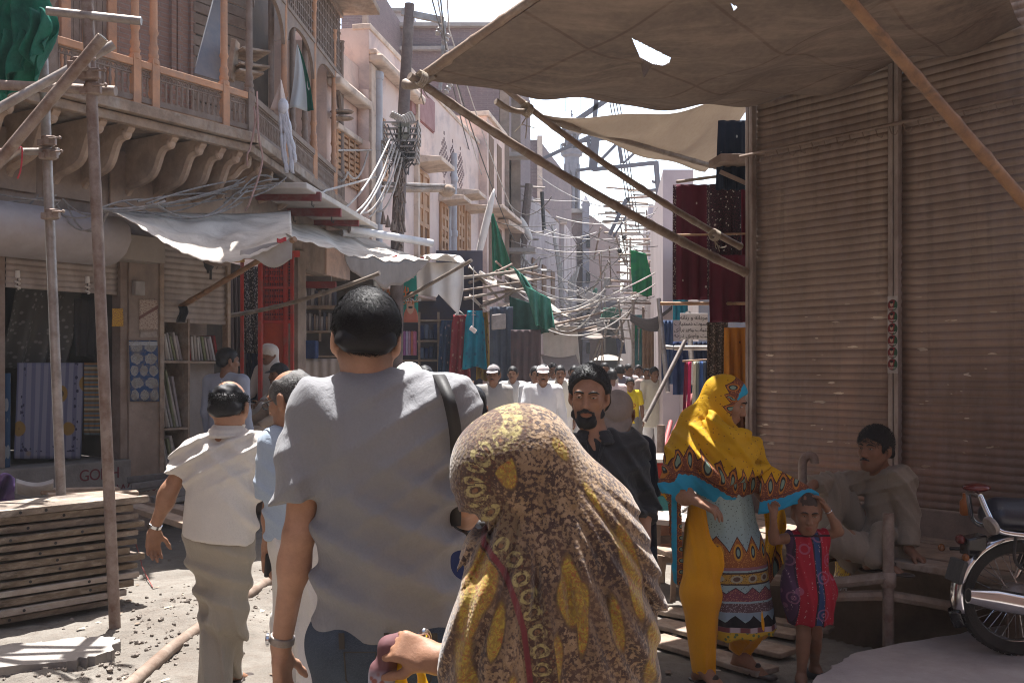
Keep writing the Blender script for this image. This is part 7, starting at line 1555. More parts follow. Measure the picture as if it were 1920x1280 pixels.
def woman_brown():
 d=2.22;sc_=d/1920
 J=dict(s=.93,fd=unit(A(-.75,.66,0)),r=unit(A(.66,.75,0)));Pj(J,d,H=(952,876),N=(985,985,.02),C=(1010,1120,.02),SL=(975,1065,.0),SR=(1060,1040,.12),EL=(935,1225,-.03),WL=(820,1236,-.03),ER=(1090,1230,.2),WR=(960,1270,.25),P=(1040,1380,.03))
 J['f']=unit(A(-.85,.42,-.35));J['u']=unit(A(-.2,.1,1));J['HL']=J['P']+A(-.06,-.06,0);J['HR']=J['P']+A(.06,.06,0)
 for k in 'LR':J['K'+k]=J['H'+k]+A(-.02,.03,-.36);J['A'+k]=A(*(J['K'+k][:2]),.07);J['F'+k]=A(-.6,.8,0)
 J['hdL']=unit(A(-.92,.10,.32));J['hnL']=unit(A(-.25,.85,-.45));J['curlL']=.95;J['thL']=.8;J['hsL']=1
 p_=thing('person',A(J['P'][0],J['P'][1],0),'woman from behind wrapped in a brown and gold patterned shawl, right foreground','person')
 q=body_prims(J,hs=.95,hands=False,arms='LR')
 q+=hand_prims(J['WL']+J['hdL']*.01,J['hdL'],J['hnL'],1,.95,.95,.7)+[cap(J['EL'],J['WL'],.036,.027,.02)]
 vf=sdf(q,.0065);l,st=lips(vf[0],J,.95);from_sdf('body',vf,SK1,p_,{'lip':l,'stub':st*0})
 q=[ell(P(962,868,d),(.118,.128,.112),None,.03),ell(P(905,885,d+.01),(.065,.10,.092),None,.05),ell(P(940,925,d),(.08,.10,.07),None,.05),cap(P(985,850,d),P(1085,990,d+.03),.100,.115,.06),cap(P(1085,990,d+.03),P(1105,1130,d+.05),.115,.150,.08),cap(P(1060,1100,d+.03),P(1072,1420,d+.03),.165,.205,.08),cap(P(985,1060,d),P(985,1420,d),.130,.185,.08),cap(P(955,1045,d-.06),P(935,1210,d-.08),.062,.085,.06),cap(P(935,1210,d-.08),P(925,1420,d-.06),.085,.115,.06),cap(P(1000,960,d+.02),P(1010,1080,d+.02),.085,.12,.06)]
 q+=[cap(P(942,1022,d-.07),P(922,1120,d-.11),.045,.062,.05),cap(P(922,1120,d-.11),P(912,1300,d-.10),.062,.088,.05),ell(P(872,984,d-.02),(.055,.16,.022),None,.025,sub=True),cap(P(905,992,d-.15),P(955,975,d-.16),.020,.008,.03,sub=True)]
 q+=[dict(cap(J['WL']+A(.03,0,-.01),J['WL']+A(-.03,0,0),.04),sub=True)]
 lo=wrinkle(.012,13,21,(1,1,.28),.5)
 apex=P(1000,900,d)
 def disp(X):
  ang=np.arctan2(X[:,0]-apex[0],-(X[:,2]-apex[2])+.12);low=np.clip((apex[2]+.02-X[:,2])/.25,0,1)
  fold=1.6*np.abs(np.sin(ang*15+.65*np.sin(X[:,2]*14)+X[:,1]*3))**.55-1.1+.45*np.sin(ang*67+X[:,2]*9)
  return low*(.0150*fold)+lo(X)*.8*(.3+.7*low)
 vf=sdf(q,.0062,disp,[(A(0,0,.34),A(0,0,-1))]);V=vf[0]
 b1,r1,s1=pdist(V,[(905,985),(868,945),(852,900),(860,850),(885,812),(925,785)],d);b2,r2,s2=pdist(V,[(928,992),(962,1030),(985,1085),(1000,1140),(1008,1200),(1018,1290),(1028,1420)],d)
 GD=[(944,852,15,62,.25),(1062,1085,15,70,.05),(1216,1205,20,74,-.1),(898,1078,20,80,-.35),(882,1215,24,60,.2),(1040,1215,11,70,0),(1112,935,10,76,.5),(1165,1010,13,60,.3),(1000,1290,15,50,0),(1120,1290,26,40,0),(955,1260,13,60,-.2),(1083,1150,10,60,0),(1150,1160,12,46,.2),(1050,840,11,30,.6),(1185,1100,10,46,.2),(930,1160,10,46,-.2)]
 FOLD_PRINT_DK=[(1022,925,40,85,.5),(1080,1000,42,80,.1),(1022,1125,26,70,0),(1190,1160,46,26,.3),(905,1262,36,42,0),(940,1140,18,80,-.2),(1105,1190,30,90,0),(1150,1080,26,70,.35),(985,1010,18,60,.3),(1075,1260,30,60,0)]  # dark patches: shade of folds put into the colour, mixed with print variation
 def blobs(L):
  m_=np.zeros(len(V));wob=.26*wnoise(V,24,77)+.16*wnoise(V,60,78)
  for a,b,rx,ry,an in L:
   c=P(a,b,d);x_,z_=(V[:,0]-c[0])/d*F,(c[2]-V[:,2])/d*F;u_=x_*math.cos(an)+z_*math.sin(an)*-1;w_=x_*math.sin(an)+z_*math.cos(an);m_=np.maximum(m_,1.0-.5*np.sqrt((u_/rx)**2+(w_/ry)**2)+wob)
  return np.clip(m_,0,1)
 front=(V[:,1]<d+.06)
 band=np.where(b1<.085,1,0);e1=np.where(V[:,2]>P(0,990,d)[2],np.clip(b1/.085,0,1.5),1.5);e2=np.where(front,(b2*s2+.034)/.068,2)
 t=NT('brown_gold_shawl');co=t.co();v1=t.voro(t.mapv(co,(1,.8,1)),128);v2=t.voro(co,190);big=t.n('TexVoronoi',feature='F1');t.put(big.inputs['Vector'],t.mapv(co,(1,.55,.62),(0,.0,.5),(.03,.2,.07)));big.inputs['Scale'].default_value=7.5
 fine=t.noise(co,118,3,.55);mid=t.noise(co,11,5,.6);tan=t.mix(t.step(t.noise(co,40,3),.4,.6),(.30,.205,.128),(.235,.15,.08));dark=t.mix(t.step(t.noise(co,9,4),.4,.6),(.050,.030,.027),(.10,.058,.042))
 lv=t.math('ADD',fine,t.math('MULTIPLY',t.math('SUBTRACT',.5,mid),.55));leo=t.mix(t.step(lv,.44,.56),tan,dark);leo=t.mix(t.math('MULTIPLY',t.step(v2,.22,.12),.35),leo,(.50,.40,.26))
 gold=t.mix(t.step(t.noise(co,55,4,.6,1.5),.42,.58),(.36,.26,.045),(.24,.15,.035));gold=t.mix(t.math('MULTIPLY',t.step(t.math('ABSOLUTE',t.math('SUBTRACT',t.noise(co,48,2,.5,2),.5)),.035,.015),.7),gold,(.30,.06,.03));gold=t.mix(t.math('MULTIPLY',t.step(lv,.5,.62),.5),gold,(.16,.09,.04))
 body=t.mix(t.math('MULTIPLY',t.step(t.at('fold_print_dk'),.3,.8),.72),leo,t.mix(t.step(lv,.40,.55),(.15,.095,.06),dark));body=t.mix(t.step(t.at('gd'),.45,.55),body,gold);body=t.mix(t.math('MULTIPLY',t.step(t.math('ABSOLUTE',t.math('SUBTRACT',t.at('gd'),.5)),.10,.04),.6),body,dark)
 def border(e,r,off):
  u=t.math('MULTIPLY',t.at(r),27);fu=t.math('ABSOLUTE',t.math('SUBTRACT',t.math('FRACT',u),.5));ev=t.math('ABSOLUTE',t.math('SUBTRACT',t.at(e),off))
  rr=t.math('SQRT',t.math('ADD',t.math('POWER',t.math('MULTIPLY',fu,2.0),2),t.math('POWER',t.math('MULTIPLY',ev,2.6),2)))
  ring=t.math('MULTIPLY',t.step(rr,.36,.44),t.step(rr,.80,.70));core=t.step(rr,.26,.18)
  g=t.mix(t.step(v1,.34,.22),(.065,.034,.024),(.125,.055,.032));g=t.mix(t.math('MULTIPLY',t.step(lv,.52,.42),.55),g,(.25,.18,.10));spk=t.step(t.noise(co,85,3),.40,.55);g=t.mix(t.math('MULTIPLY',ring,spk),g,(.34,.28,.12));return t.mix(t.math('MULTIPLY',core,spk),g,(.20,.10,.05))
 g1=border('e1','r1',.5);g2=border('e2','r2',.55)
 ln=t.step(t.math('ABSOLUTE',t.math('SUBTRACT',t.at('e2'),.16)),.10,.07);g2=t.mix(ln,g2,(.15,.03,.035))
 col=t.mix(t.step(t.at('e1'),1.0,.97),body,g1);col=t.mix(t.math('MULTIPLY',t.step(t.at('e2'),0,.02),t.step(t.at('e2'),1,.98)),col,g2)
 t.bump(v1,.35,.004);t.bump(t.noise(co,300,2),.2,.002);m=t.fin(col,.82,spec=.25,trans=.06);t.b.inputs['Sheen Weight'].default_value=.25
 from_sdf('shawl',vf,m,p_,{'e1':e1,'r1':r1,'e2':e2,'r2':r2,'gd':blobs(GD),'fold_print_dk':blobs(FOLD_PRINT_DK)})
 w_=J['WL'];dr=unit(J['EL']-w_)
 from_sdf('sleeve',sdf([cap(w_+dr*.065,J['EL'],.036,.05,.02,cut=[(w_+dr*.066,-dr)])],.006,wrinkle(.004,40,3)),mat('black_sleeve',(.02,.017,.016),(.04,.03,.03),9,.85),p_)
 bn=thing('bangle',w_,'pair of dark thin bangles on the wrist of the woman in brown','bangle')
 for k in(.020,.036):
  ax=unit(dr);x=unit(np.cross(ax,UP));y=np.cross(ax,x);c_=w_+dr*k;MB().tube([c_+.034*(math.cos(a)*x+math.sin(a)*y*1.05)for a in np.linspace(0,2*math.pi,28)],.0028,6,False).build('ring',mat('bangle_dark',(.07,.02,.025),None,5,.3),bn,smooth=180)
 garment(p_,'skirt',[cap(P(1030,1330,d),A(*P(1030,1330,d)[:2],.12),.20,.25,.05,cut=[(A(0,0,.10),A(0,0,-1))])],mat('brown_skirt',(.09,.05,.035),(.16,.10,.06),9,.9),.014,.012,12,4)
 for k in 'LR':shoe(p_,J,k)
 t=NT('plum_check');s_=t.sep(t.co());z=s_[2]
 col=t.mix(t.step(z,.10,.125),t.mix(t.step(t.voro(t.co(),55),.45,.3),(.30,.30,.36),(.22,.08,.06)),(.115,.05,.055));PLUM=t.fin(col,.8)
 hx=lambda x,y,k=0:P(x,y,d-.02+k)
 o=from_sdf('crumpled_cloth',sdf([cap(hx(752,1196,.035),hx(730,1212,.02),.012,.016,.02),cap(hx(730,1212,.02),hx(714,1262,.02),.017,.015,.03),cap(hx(714,1262,.02),hx(704,1330,.02),.017,.034,.03),cap(hx(735,1218,.03),hx(730,1290,.03),.013,.012,.02),cap(hx(735,1212,.04),hx(722,1300,.04),.012,.026,.02)],.005,addf(dirfold((1,.2,.2),.034,.007,7,2.5,1.5,22),wrinkle(.005,55,9,(1,1,.4)))),PLUM,None);tag(o,'plum and checked cloth crumpled in the fist of the woman in brown','cloth')
 o=from_sdf('yellow_bag',sdf([cap(hx(752,1240,.03),hx(748,1300,.03),.010,.02,.02),cap(hx(788,1256,.03),hx(796,1300,.03),.008,.012,.02),rbox(hx(772,1360,.03),A(.075,.03,.05),None,.02,.03)],.006,wrinkle(.004,40,2)),mat('yellow_plastic',(.62,.38,.01),(.5,.3,.01),9,.4,.2),None);tag(o,'bright yellow carrier bag hanging below the hand of the woman in brown','bag')
 o=MB().tube(bez([hx(784,1196,.02),hx(796,1183,.02),hx(803,1190,.03),hx(804,1204,.03)],6),[.004]+[.008]*17+[.003],8).build('key_ring',CHROME,smooth=180);tag(o,'shiny metal clip held in the same fist as the plum cloth','clip')
woman_brown()
CREAM=cloth('cream_polo',(.56,.52,.475));KHAKI=cloth('khaki_trousers',(.30,.265,.215));SKYB=cloth('pale_blue_shirt',(.34,.41,.50));OFFW=cloth('off_white',(.60,.575,.54));WHITEK=cloth('white_kameez',(.66,.65,.66));CRKM=cloth('cream_kameez',(.62,.575,.48));BLK=cloth('black_kameez',(.016,.017,.020),(.024,.024,.028),.7);NAVY=cloth('navy_cloth',(.012,.015,.030),None,.8);TAUPE=cloth('taupe_shalwar',(.235,.195,.155));GREYS=cloth('grey_shirt',(.33,.31,.29));SLATE=cloth('slate_shirt',(.09,.10,.14));ROSE=cloth('rose_shirt',(.42,.30,.29));DENIM=cloth('plain_denim',(.03,.045,.08))
def man_polo():
 d=4.8;J=dict(s=.99,fd=unit(A(.35,1,0)));J['r']=A(J['fd'][1],-J['fd'][0],0)
 Pj(J,d,H=(431,764),N=(427,815,.0),C=(418,880),SL=(362,848,.04),SR=(490,842,-.06),EL=(318,918,.02),WL=(290,988,.06),ER=(512,900,.12),WR=(520,950,.32),P=(412,1010,.02),HL=(392,1015,.03),HR=(434,1015,0),KL=(412,1140,.10),KR=(428,1150,-.02),AL=(398,1262,-.10),AR=(424,1272,.28))
 J['f']=unit(A(.12,1,-.25));J['u']=unit(A(0,.2,1));J['FL']=J['FR']=J['fd'];J['hdL']=unit(A(-.12,.08,-1));J['hnL']=unit(A(.7,-.75,-.1));J['curlL']=.32;J['thL']=.35
 for k in 'LR':J['A'+k][2]=max(.075,J['A'+k][2]*0+.08)
 p_=thing('person',A(J['P'][0],J['P'][1],0),'balding man in a cream polo shirt and khaki trousers walking away, left of centre','person')
 add_body(p_,J,SK1,.0075);s=.99
 q,p,Rm=hair_prims(J,s,.005,(.05,.012),(-.088,-.075),False)
 q+=[ell(p(0,.01,.095),A(.062,.085,.062)*s,Rm,.02,sub=True)]
 vf=sdf(q,.006,hnoise(.005,80,5));from_sdf('hair',vf,HAIRM,p_)
 strands(p,Rm,s,1900,6,.009,.028,lambda x:x[2]<.062+.25*min(0,x[1]+.06)and x[2]>-.05 and x[1]<.03 and x[2]+x[1]*.3<.06,.0012,.5,(.1,-.4,-.3)).build('hair_locks',HAIRM,p_,smooth=0)
 hem=P(410,1008,d);q=torso_shirt(J,hem,.178,1.35,.182);q+=sleeve(J,'L',.62,.068,.078)+sleeve(J,'R',.75,.068,.076)
 garment(p_,'polo_shirt',q,CREAM,.0085,disp=addf(dirfold((.7,.1,.8),.10,.022,25,1.6,2),dirfold((-.5,.2,1),.08,.016,29),wrinkle(.004,26,5,(1,1,.7))))
 collar(p_,lerp(J['N'],J['H'],.16),J['fd'],J['r'],CREAM,.062,.090,.15)
 q=trousers(J,.104,.088,.072,.0);garment(p_,'trousers',q,KHAKI,.0085,disp=addf(dirfold((.4,.1,1),.12,.020,35,1.6,2),dirfold((1,.2,.15),.09,.018,39),wrinkle(.003,24,9)))
 for k in 'LR':shoe(p_,J,k)
 wt=lerp(J['EL'],J['WL'],.95);dr=unit(J['WL']-J['EL']);w_=thing('wristwatch',wt,'steel wristwatch on the swinging arm of the balding man in cream','watch');MB().lathe([(.028,-.009),(.031,-.008),(.031,.008),(.028,.009)],wt,16,dr).build('strap',CHROME,w_);MB().lathe([(.014,0),(.014,.006)],wt-A(.020,.022,0),12,(-.7,-.75,0)).build('case',CHROME,w_)
man_polo()
def man_blue():
 d=4.3;J=dict(s=1.0,fd=unit(A(-.25,1,0)));J['r']=A(J['fd'][1],-J['fd'][0],0)
 Pj(J,d,H=(546,750),N=(562,815),C=(572,890),SL=(514,832,-.02),SR=(650,830,.05),EL=(512,950,-.02),WL=(502,1028,.08),ER=(668,950,.1),WR=(668,1030,.2),P=(580,1010),HL=(556,1015),HR=(604,1015),KL=(552,1180,.14),KR=(596,1180,-.04),AL=(548,1330,.1),AR=(590,1320,-.2))
 J['f']=unit(A(-.88,.42,-.22));J['u']=unit(A(-.12,.1,1));J['FL']=J['FR']=J['fd'];J['hdL']=unit(A(.06,.05,-1));J['hnL']=unit(A(.8,-.45,0));J['curlL']=.75
 for k in 'LR':J['A'+k][2]=.085
 p_=thing('person',A(J['P'][0],J['P'][1],0),'balding man in a pale blue shirt holding a phone, beside the man in grey','person')
 add_body(p_,J,SK1,.0075,stub=.3);add_eyes(p_,J,detail=False);s=1.0
 q,p,Rm=hair_prims(J,s,.006,(.06,.02),(-.088,-.07),True);q+=[ell(p(0,.035,.10),A(.060,.085,.058)*s,Rm,.02,sub=True)]
 from_sdf('hair',sdf(q,.006,hnoise(.004,90,7)),HAIRG,p_)
 strands(p,Rm,s,1200,8,.006,.024,lambda x:x[2]<.075 and x[2]>-.04 and x[1]<.03,.0011,.3,(.0,-.5,-.35)).build('hair_locks',HAIRG,p_,smooth=0)
 q=torso_shirt(J,P(580,1000,d),.175,1.35,.18)+sleeve(J,'L',.86,.07,.082)+sleeve(J,'R',.86,.07,.08)
 garment(p_,'shirt',q,SKYB,.0085,disp=addf(dirfold((.6,.1,.8),.08,.010,45),wrinkle(.004,24,15)))
 garment(p_,'trousers',trousers(J,.108,.09,.075),OFFW,.009,disp=addf(dirfold((1,.2,.15),.09,.011,49),wrinkle(.003,24,9)))
 for k in 'LR':shoe(p_,J,k)
 gl=thing('glasses',p(0,.10,0),'black framed glasses worn by the man in the pale blue shirt','glasses');mb=MB()
 for k in(-1,1):
  mb.tube([p(k*.034+.020*math.cos(a),.112,-.002+.015*math.sin(a))for a in np.linspace(0,6.283,18)],.0022,5,False);mb.tube([p(k*.055,.108,.004),p(k*.074,.06,.006),p(k*.080,.0,.006),p(k*.079,-.02,-.006)],.0028,5)
 mb.tube([p(-.014,.113,.002),p(0,.116,.004),p(.014,.113,.002)],.002,5);mb.build('frame',BLACK,gl,smooth=180)
 ph=J['WL']+A(.012,-.03,-.065);o=MB().obox(ph,A(.014,.008,0),A(-.006,.012,0),A(.004,0,.05)).build('phone',BLACK,bevel=.006);tag(o,'black phone in the hand of the man in the pale blue shirt','phone')
man_blue()
def man_black():
 d=4.4;J=dict(s=1.0,fd=unit(A(-.12,-1,0)));J['r']=A(J['fd'][1],-J['fd'][0],0)
 Pj(J,d,H=(1104,742,.02),N=(1116,826,.02),C=(1118,900,.02),SR=(1054,848,.02),SL=(1184,840,.05),EL=(1204,940,.06),WL=(1209,1010,-.06),ER=(1040,960,.04),WR=(1035,1050,-.1),P=(1125,1060,.03),HL=(1146,1065),HR=(1104,1065),KL=(1150,1220,-.15),KR=(1104,1220,.08))
 J['AL']=A(J['KL'][0],J['KL'][1]+.05,.085);J['AR']=A(J['KR'][0],J['KR'][1]+.25,.12)
 J['f']=unit(A(-.20,-1,-.10));J['u']=unit(A(.03,-.08,1));J['FL']=J['FR']=J['fd'];J['hdL']=unit(A(.02,-.10,-1));J['hnL']=unit(A(-1,.35,0));J['curlL']=.5
 p_=thing('person',A(J['P'][0],J['P'][1],0),'bearded man with wavy black hair in a long black shirt facing the viewer','person')
 hs=.95;vf=sdf(body_prims(J,hs=hs),.0055);l,st=lips(vf[0],J,hs);from_sdf('body',vf,SK1,p_,{'lip':l,'stub':st*.5});add_eyes(p_,J)
 p,Rm=loc(J['H'],J['f'],J['u'],hs)
 q,_,_=hair_prims(J,hs,.012,(.080,.093),(-.08,-.075),False)
 q+=[cap(p(d_*.070,-.02,.03),p(d_*.074,-.035,-.035),.017,.016,.03)for d_ in(-1,1)]+[cap(p(-.05,-.08,-.04),p(.05,-.08,-.04),.035,None,.03)]
 from_sdf('hair',sdf(q,.0055,hnoise(.006,70,11)),HAIRM,p_)
 strands(p,Rm,hs,3000,12,.012,.040,lambda x:x[2]-.85*x[1]>.022 or(x[1]<-.01 and x[2]>-.05),.0013,.4,(.25,-.9,-.1)).build('hair_locks',HAIRM,p_,smooth=0)
 b=[cap(p(k*.064,.010,-.025),p(k*.054,.030,-.082),.010,.016,.02)for k in(-1,1)]+[cap(p(k*.054,.030,-.082),p(k*.020,.066,-.118),.017,.020,.02)for k in(-1,1)]+[ell(p(0,.070,-.108),A(.034,.028,.026),Rm,.02),cap(p(-.026,.090,-.094),p(.026,.090,-.094),.011,None,.012),cap(p(-.033,.080,-.068),p(-.033,.078,-.092),.007,.010,.01),cap(p(.033,.080,-.068),p(.033,.078,-.092),.007,.010,.01)]
 b+=[cap(p(k*.003,.108,-.053),p(k*.032,.090,-.066),.0080,.006,.008)for k in(-1,1)]
 from_sdf('beard',sdf(b,.0045,hnoise(.003,130,13)),HAIRM,p_)
 q=kameez(J,.62,.175,.21,1.35)+sleeve(J,'L',1.42,.070,.066,.058)+sleeve(J,'R',1.5,.070,.066,.058)
 neck=A(J['N'])+A(J['fd'])*.10;q+=[dict(cap(neck+UP*.05,neck-UP*.10-A(J['fd'])*.0,.030,.008,.02),sub=True)]
 garment(p_,'kameez',q,BLK,.0085,disp=addf(dirfold((.8,.1,.5),.09,.020,55),dirfold((-.3,.1,1),.09,.014,59),wrinkle(.004,22,18)))
 c=lerp(J['N'],J['H'],.10);collar(p_,c,J['fd'],J['r'],BLK,.062,.086,.45)
 garment(p_,'collar_tip',[cap(c+A(J['fd'])*.055+A(J['r'])*k*.045,c+A(J['fd'])*.112+A(J['r'])*k*.016-UP*.11,.011,.006,.015)for k in(-1,1)],BLK,.006,0)
 e=lerp(J['EL'],J['WL'],.44);dr=unit(J['WL']-J['EL']);from_sdf('cuff',sdf([cap(e-dr*.030,e+dr*.012,.060,.066,.01,cut=[(e+dr*.008,dr),(e-dr*.022,-dr)])],.006),BLK,p_)
 for k in range(3):MB().lathe([(.006,0),(.006,.003)],c+A(J['fd'])*(.128+.004*k)-UP*(.17+.07*k),8,J['fd']).build('button',STEEL,p_)
 garment(p_,'trousers',trousers(J,.11,.1,.08),BLK,.011,.008,20,19)
 for k in 'LR':shoe(p_,J,k)
man_black()
def man_cap():
 d=5.3;J=pose((1170-960)/1920*d,d+.1,1.66,math.pi-.1,.12,pitch=.75);J['H']=P(1158,778,d-.06);J['N']=P(1166,822,d+.06)
 Pj(J,d+.08,SR=(1122,846),SL=(1206,842),EL=(1216,940),WL=(1216,1010,-.05),C=(1165,900),P=(1172,1030));J['hdL']=A(0,-.1,-1);J['hnL']=A(-1,.2,0)
 p_=walker('man in a brown cap and navy shirt behind the bearded man in black',J,'shirt',NAVY,DENIM,SK2,res=.011,sleeve_t=.9,capm=mat('brown_cap',(.27,.22,.19),(.21,.17,.145),14,.9,.3,90),hair=False,bottom='jeans',seed=4)
man_cap()
def shawl_mat():
 t=NT('yellow_shawl');co=t.co();e=t.at('edge');r=t.at('run')
 dots=t.voro(t.mapv(co,(1,.6,1),(0,0,0)),46);yel=t.mix(t.step(t.noise(co,5,4),.3,.7),(.60,.335,.006),(.50,.27,.004));yel=t.mix(t.math('MULTIPLY',t.step(dots,.20,.13),.8),yel,(.13,.05,.02))
 per=17.0;u=t.math('MULTIPLY',r,per);tri=t.math('MULTIPLY',t.math('ABSOLUTE',t.math('SUBTRACT',t.math('FRACT',u),.5)),2)
 top=t.math('ADD',.205,t.math('MULTIPLY',tri,-.060));fu=t.math('SUBTRACT',t.math('FRACT',t.math('ADD',u,.5)),.5)
 paisley=t.math('ADD',t.math('POWER',t.math('MULTIPLY',t.math('SUBTRACT',t.math('FRACT',u),.5),4.6),2),t.math('POWER',t.math('MULTIPLY',t.math('SUBTRACT',e,.135),25),2))
 brown=t.mix(t.step(t.voro(co,120),.40,.25),(.17,.055,.03),(.40,.15,.05));brown=t.mix(t.step(paisley,1.7,1.5),brown,(.45,.17,.03));brown=t.mix(t.step(paisley,1.0,.85),brown,(.04,.03,.03));brown=t.mix(t.step(paisley,.45,.35),brown,(.18,.26,.20))
 lines=t.step(t.math('ABSOLUTE',t.math('SUBTRACT',t.math('FRACT',t.math('MULTIPLY',e,38)),.5)),.40,.46);brown=t.mix(t.math('MULTIPLY',t.math('MULTIPLY',lines,t.step(e,.10,.098)),.8),brown,(.05,.02,.03))
 blue=t.mix(t.step(t.noise(co,9,3),.3,.7),(.03,.33,.52),(.02,.26,.45))
 scal=t.math('ADD',.062,t.math('MULTIPLY',t.math('ABSOLUTE',t.math('SUBTRACT',t.math('FRACT',t.math('MULTIPLY',u,2)),.5)),.012))
 col=t.mix(t.step(t.math('SUBTRACT',e,top),-.001,.001),brown,yel);ol=t.step(t.math('ABSOLUTE',t.math('SUBTRACT',e,top)),.005,.003);col=t.mix(ol,col,(.06,.02,.02));col=t.mix(t.step(t.math('SUBTRACT',e,scal),.001,-.001),col,blue)
 t.bump(t.noise(co,200,2),.25,.002);t.bump(t.noise(t.mapv(co,(1,1,.6),(0,.5,0)),14,5,.6,.7),.5,.02);return t.fin(col,.72,spec=.25,trans=.16)
def woman_yellow():
 d=5.2;J=dict(s=.96,fd=unit(A(.75,-.66,0)));J['r']=A(J['fd'][1],-J['fd'][0],0)
 Pj(J,d,H=(1362,752),N=(1345,822,.02),C=(1350,890),SR=(1295,850,-.10),SL=(1400,850,.10),ER=(1278,925,-.14),WR=(1306,938,-.22),EL=(1425,915,.02),WL=(1455,948,-.06),P=(1362,1035),HL=(1382,1045,.05),HR=(1332,1045,-.04),KL=(1402,1150,.0),KR=(1318,1160,-.05),AL=(1390,1240,.12),AR=(1316,1278,-.06))
 J['f']=unit(A(.92,-.28,-.36));J['u']=unit(A(.28,-.1,1));J['AL'][2]=.085;J['AR'][2]=.08;J['FR']=unit(A(.5,-.85,0));J['FL']=unit(A(.65,-.75,0))
 J['hdR']=unit(A(.85,-.3,-.42));J['hnR']=unit(A(-.45,.35,-.80));J['curlR']=.32;J['hsR']=1;J['thR']=.2;J['hdL']=unit(A(.5,-.1,.5));J['hnL']=unit(A(.2,-.9,-.2));J['curlL']=1.0
 p_=thing('person',A(J['P'][0],J['P'][1],0),'woman in a bright yellow shawl and orange trousers beside the child','person')
 hs=.96;vf=sdf(body_prims(J,hs=hs),.0065);l,st=lips(vf[0],J,hs);from_sdf('body',vf,SK1,p_,{'lip':l,'stub':st*0});add_eyes(p_,J,hs,False)
 p,Rm=loc(J['H'],J['f'],J['u'],hs)
 q=[ell(p(0,-.018,.030),A(.094,.118,.104),Rm,.03),cap(p(-.072,.025,-.04),p(.072,.025,-.04),.026,None,.04),cap(p(-.060,.020,-.09),p(.060,.020,-.09),.045,None,.05),ell(p(0,-.05,-.09),(.09,.09,.10),None,.06)]
 q+=[ell(p(0,.125,-.028),A(.095,.098,.098),Rm,.025,sub=True)]
 q+=[cap(P(1335,812,d+.03),P(1372,838,d-.06),.085,.075,.06),cap(P(1295,840,d-.03),P(1400,845,d+.05),.095,.085,.07),cap(P(1285,850,d-.09),P(1272,905,d-.10),.080,.095,.06),cap(P(1340,850,d-.02),P(1352,905,d-.02),.135,.150,.08,flat=(unit(A(.3,-1,0)),1.1)),cap(P(1400,860,d+.0),P(1440,912,d-.06),.085,.060,.06),cap(P(1300,790,d+.05),P(1276,860,d),.075,.085,.06),cap(P(1270,900,d-.07),P(1275,990,d-.02),.055,.05,.05),cap(P(1275,990,d-.02),P(1272,1085,d+.0),.045,.028,.04,flat=(A(0,1,0),.8))]
 for(a,b,c_)in[((1318,790),(1372,842),(1414,835)),((1300,800),(1365,870),(1420,850)),((1290,830),(1350,895),(1440,875)),((1330,770),(1366,815),(1405,812))]:
  pts=[P(*a,d-.10),P(*b,d-.215),P(*c_,d-.13)];q+=chain(bez(pts,6),[.012+.014*math.sin(math.pi*i/12)for i in range(13)],.035)
 hemp=[(1262,1000),(1264,930),(1272,914),(1302,917),(1332,934),(1370,957),(1405,963),(1436,962),(1480,947),(1535,931)]
 hem3=[P(a,b,d-.1)for a,b in hemp]
 vf=sdf(q,.0068,addf(dirfold((.75,0,.65),.075,.011,65),wrinkle(.005,24,25,(1,1,.8))),[(P(1272,1096,d),A(0,0,-1))])
 V,Q=vf;
 px=CX+V[:,0]/V[:,1]*F;py=HY-(V[:,2]-CZ)/V[:,1]*F;hy=np.interp(px,[h[0]for h in hemp[2:]],[h[1]for h in hemp[2:]]);low=(py>hy+2)&(px>1274+np.clip((py-930)*.05,0,14))
 keep=~low[Q].all(1);Q=Q[keep]
 near=np.interp(px,[h[0]for h in hemp[1:]],[h[1]for h in hemp[1:]]);e=(near-py)/F*d;run=V[:,0]+V[:,1]*.3
 b1,r1,s1=pdist(V,hemp,d-.1)
 tail=(py>925)&(px<1290);et=np.where(px<1270,np.abs(px-1264)/F*d*4+.0,(px-1258)/F*d*2.2);e=np.where(tail,et+.01,e*.92);run=np.where(tail,V[:,2],run)
 hd=(V-A(J['H']))@Rm/hs;hood=(hd[:,2]>-.10)&(hd[:,1]>-.06);eh=(.092-hd[:,1])*1.7+np.clip(-(hd[:,2])-.02,0,1)*1.2;e=np.where((hd[:,2]>-.06),np.minimum(np.where(e>.2,1,e),eh+.045*(hd[:,2]<.03)),e);run=np.where(hd[:,2]>-.06,hd[:,2]*1.2+hd[:,0]*.6,run)
 SM=shawl_mat();from_sdf('shawl',(V,Q),SM,p_,{'edge':e,'run':run})
 W0=[P(1425,862,d-.09),P(1466,884,d-.10),P(1500,902,d-.13),P(1534,924,d-.10)];W1_=[P(1422,964,d-.16),P(1455,957,d-.17),P(1494,944,d-.18),P(1536,932,d-.12)]
 t0,t1=bez(W0,8),bez(W1_,8);n=len(t0);mb=MB();nv=14
 v=[lerp(t0[i],t1[i],j/nv)+A(0,-.02*math.sin(math.pi*j/nv)*(1-i/n)+.008*math.sin(i*.9+j),0)for j in range(nv+1)for i in range(n)]
 mb.add(v,[(j*n+i,j*n+i+1,(j+1)*n+i+1,(j+1)*n+i)for j in range(nv)for i in range(n-1)]);ee=[np.linalg.norm(t1[i]-t0[i])*(1-j/nv)for j in range(nv+1)for i in range(n)];rr=[t0[i][0]*1.0+.3*d for j in range(nv+1)for i in range(n)]
 mb.build('shawl_wing',SM,p_,smooth=180,solid=.005,attrs={'edge':ee,'run':rr})
